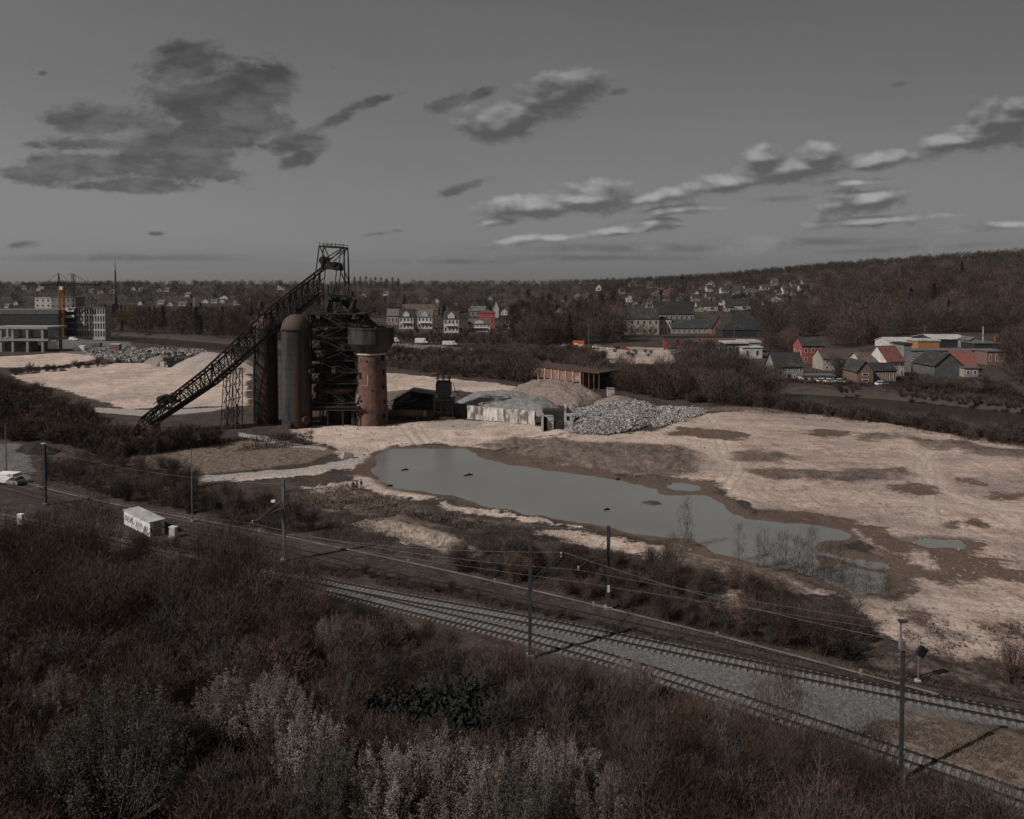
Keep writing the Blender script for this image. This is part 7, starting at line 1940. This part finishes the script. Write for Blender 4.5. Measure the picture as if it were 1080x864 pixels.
tufts('scrub', [belt, left, [(330, 520), (480, 545), (560, 560), (640, 580), (720, 600), (700, 640), (600, 625), (480, 598), (330, 570)], [(300, 590), (470, 620), (640, 658), (640, 664), (470, 630), (300, 600)], [(900, 668), (1100, 715), (1100, 745), (900, 705)]], 110000, (.25, .95), .05, brush_m, 4, 'low brown scrub on the strip between pond, path and railway')
tufts('dry_grass', [GRASS[0], GRASS[4], GRASS[5], GRASS[8], [(480, 548), (720, 574), (860, 620), (850, 632), (700, 600), (480, 560)], [(640, 645), (800, 682), (1100, 748), (1100, 756), (800, 690), (640, 652)]], 70000, (.15, .5), .05, grass_m, 5, 'pale dry grass on the verges of the site')
tufts('bank_grass', [GRASS[9], [(690, 428), (780, 428), (930, 447), (1090, 469), (1090, 475), (930, 452), (780, 435)]], 22000, (.4, 1.1), .12, grass_m, 6, 'rough dry grass along the near bank of the canal')
tufts('scrub_brush', [slope, [(205, 468), (330, 455), (330, 470), (250, 478)], [(412, 376), (545, 384), (590, 392), (545, 404), (480, 398), (412, 390)]], 50000, (.4, 1.4), .12, brush_m, 7, 'brown brush on the left bank and the canal side')
tufts('weeds', SAND[3:5] + SAND[1:2], 60000, (.1, .4), .07, brush_m, 10, 'scattered dark weeds growing on the bare sandy ground', thr=.14)
tufts('far_scrub', [[(690, 396), (800, 392), (1060, 404), (1085, 424), (930, 410), (800, 402)], [(400, 352), (560, 354), (640, 374), (640, 384), (560, 378), (400, 372)], [(110, 342), (250, 344), (400, 350), (400, 368), (250, 356), (110, 350)], [(640, 386), (720, 386), (760, 400), (690, 396)], [(860, 366), (935, 366), (935, 372), (870, 372)]], 60000, (.6, 2.2), .26, brush_m, 9, 'brown brush and gardens beyond the canal')
tufts('dark_scrub', [DARK[0], DARK[2], [(340, 515), (400, 528), (470, 545), (400, 548), (340, 530)]], 24000, (.15, .6), .07, brush_m, 8, 'dark weedy growth on the spoil in the middle of the site')

def stones(polys, n, seed, lab):
    rg = random.Random(seed); b = MB()
    for k in range(n):
        p = rg.choices(polys, [1, 6, 2, 2])[0]; xs = [q_[0] for q_ in p]; ys = [q_[1] for q_ in p]
        x, y = rg.uniform(min(xs), max(xs)), rg.uniform(min(ys), max(ys))
        if not in_poly(x, y, p) or in_poly(x, y, POND): continue
        g = G(x, y); s_ = rg.uniform(.07, .24) * (2 if rg.random() < .04 else 1)
        b.box((g.x, g.y, rg.uniform(.0, .1)), (s_ * rg.uniform(.8, 1.8), s_ * rg.uniform(.7, 1.3), s_ * rg.uniform(.6, 1.1)), M=Matrix.Rotation(rg.uniform(0, 3), 3, (rg.random(), rg.random(), 1)))
    o = link('loose_stones', b.mesh('loose_stones', gravel_brown)); tagp(o, lab, 'stones', None, 'stuff')
stones([SAND[3], SAND[4], [(560, 462), (720, 470), (735, 496), (700, 508), (548, 487)], [(380, 520), (480, 545), (480, 580), (395, 560)]], 5200, 4, 'loose grey stones and brick ends lying over the sandy site')
# ------------------------------------------------------------------ the air: a thin even haze over the whole valley
HAZE = 0.000025
mb = MB(); zt_ = 175.0; zb_ = -12.0
mb.box((0, 4800, (zt_ + zb_) / 2), (30000, 9800, zt_ - zb_))
m = bpy.data.materials.new('haze'); m.use_nodes = True
q = NT(m.node_tree)
v = q.n('ShaderNodeVolumePrincipled', i={'Color': (.80, .79, .80, 1), 'Density': HAZE, 'Anisotropy': .2})
o_ = q.n('ShaderNodeOutputMaterial'); q.l.new(v.outputs[0], o_.inputs['Volume'])
o = mb.build('haze', m); tagp(o, 'thin grey haze filling the valley', None, None, 'stuff')
S.cycles.volume_bounces = 0
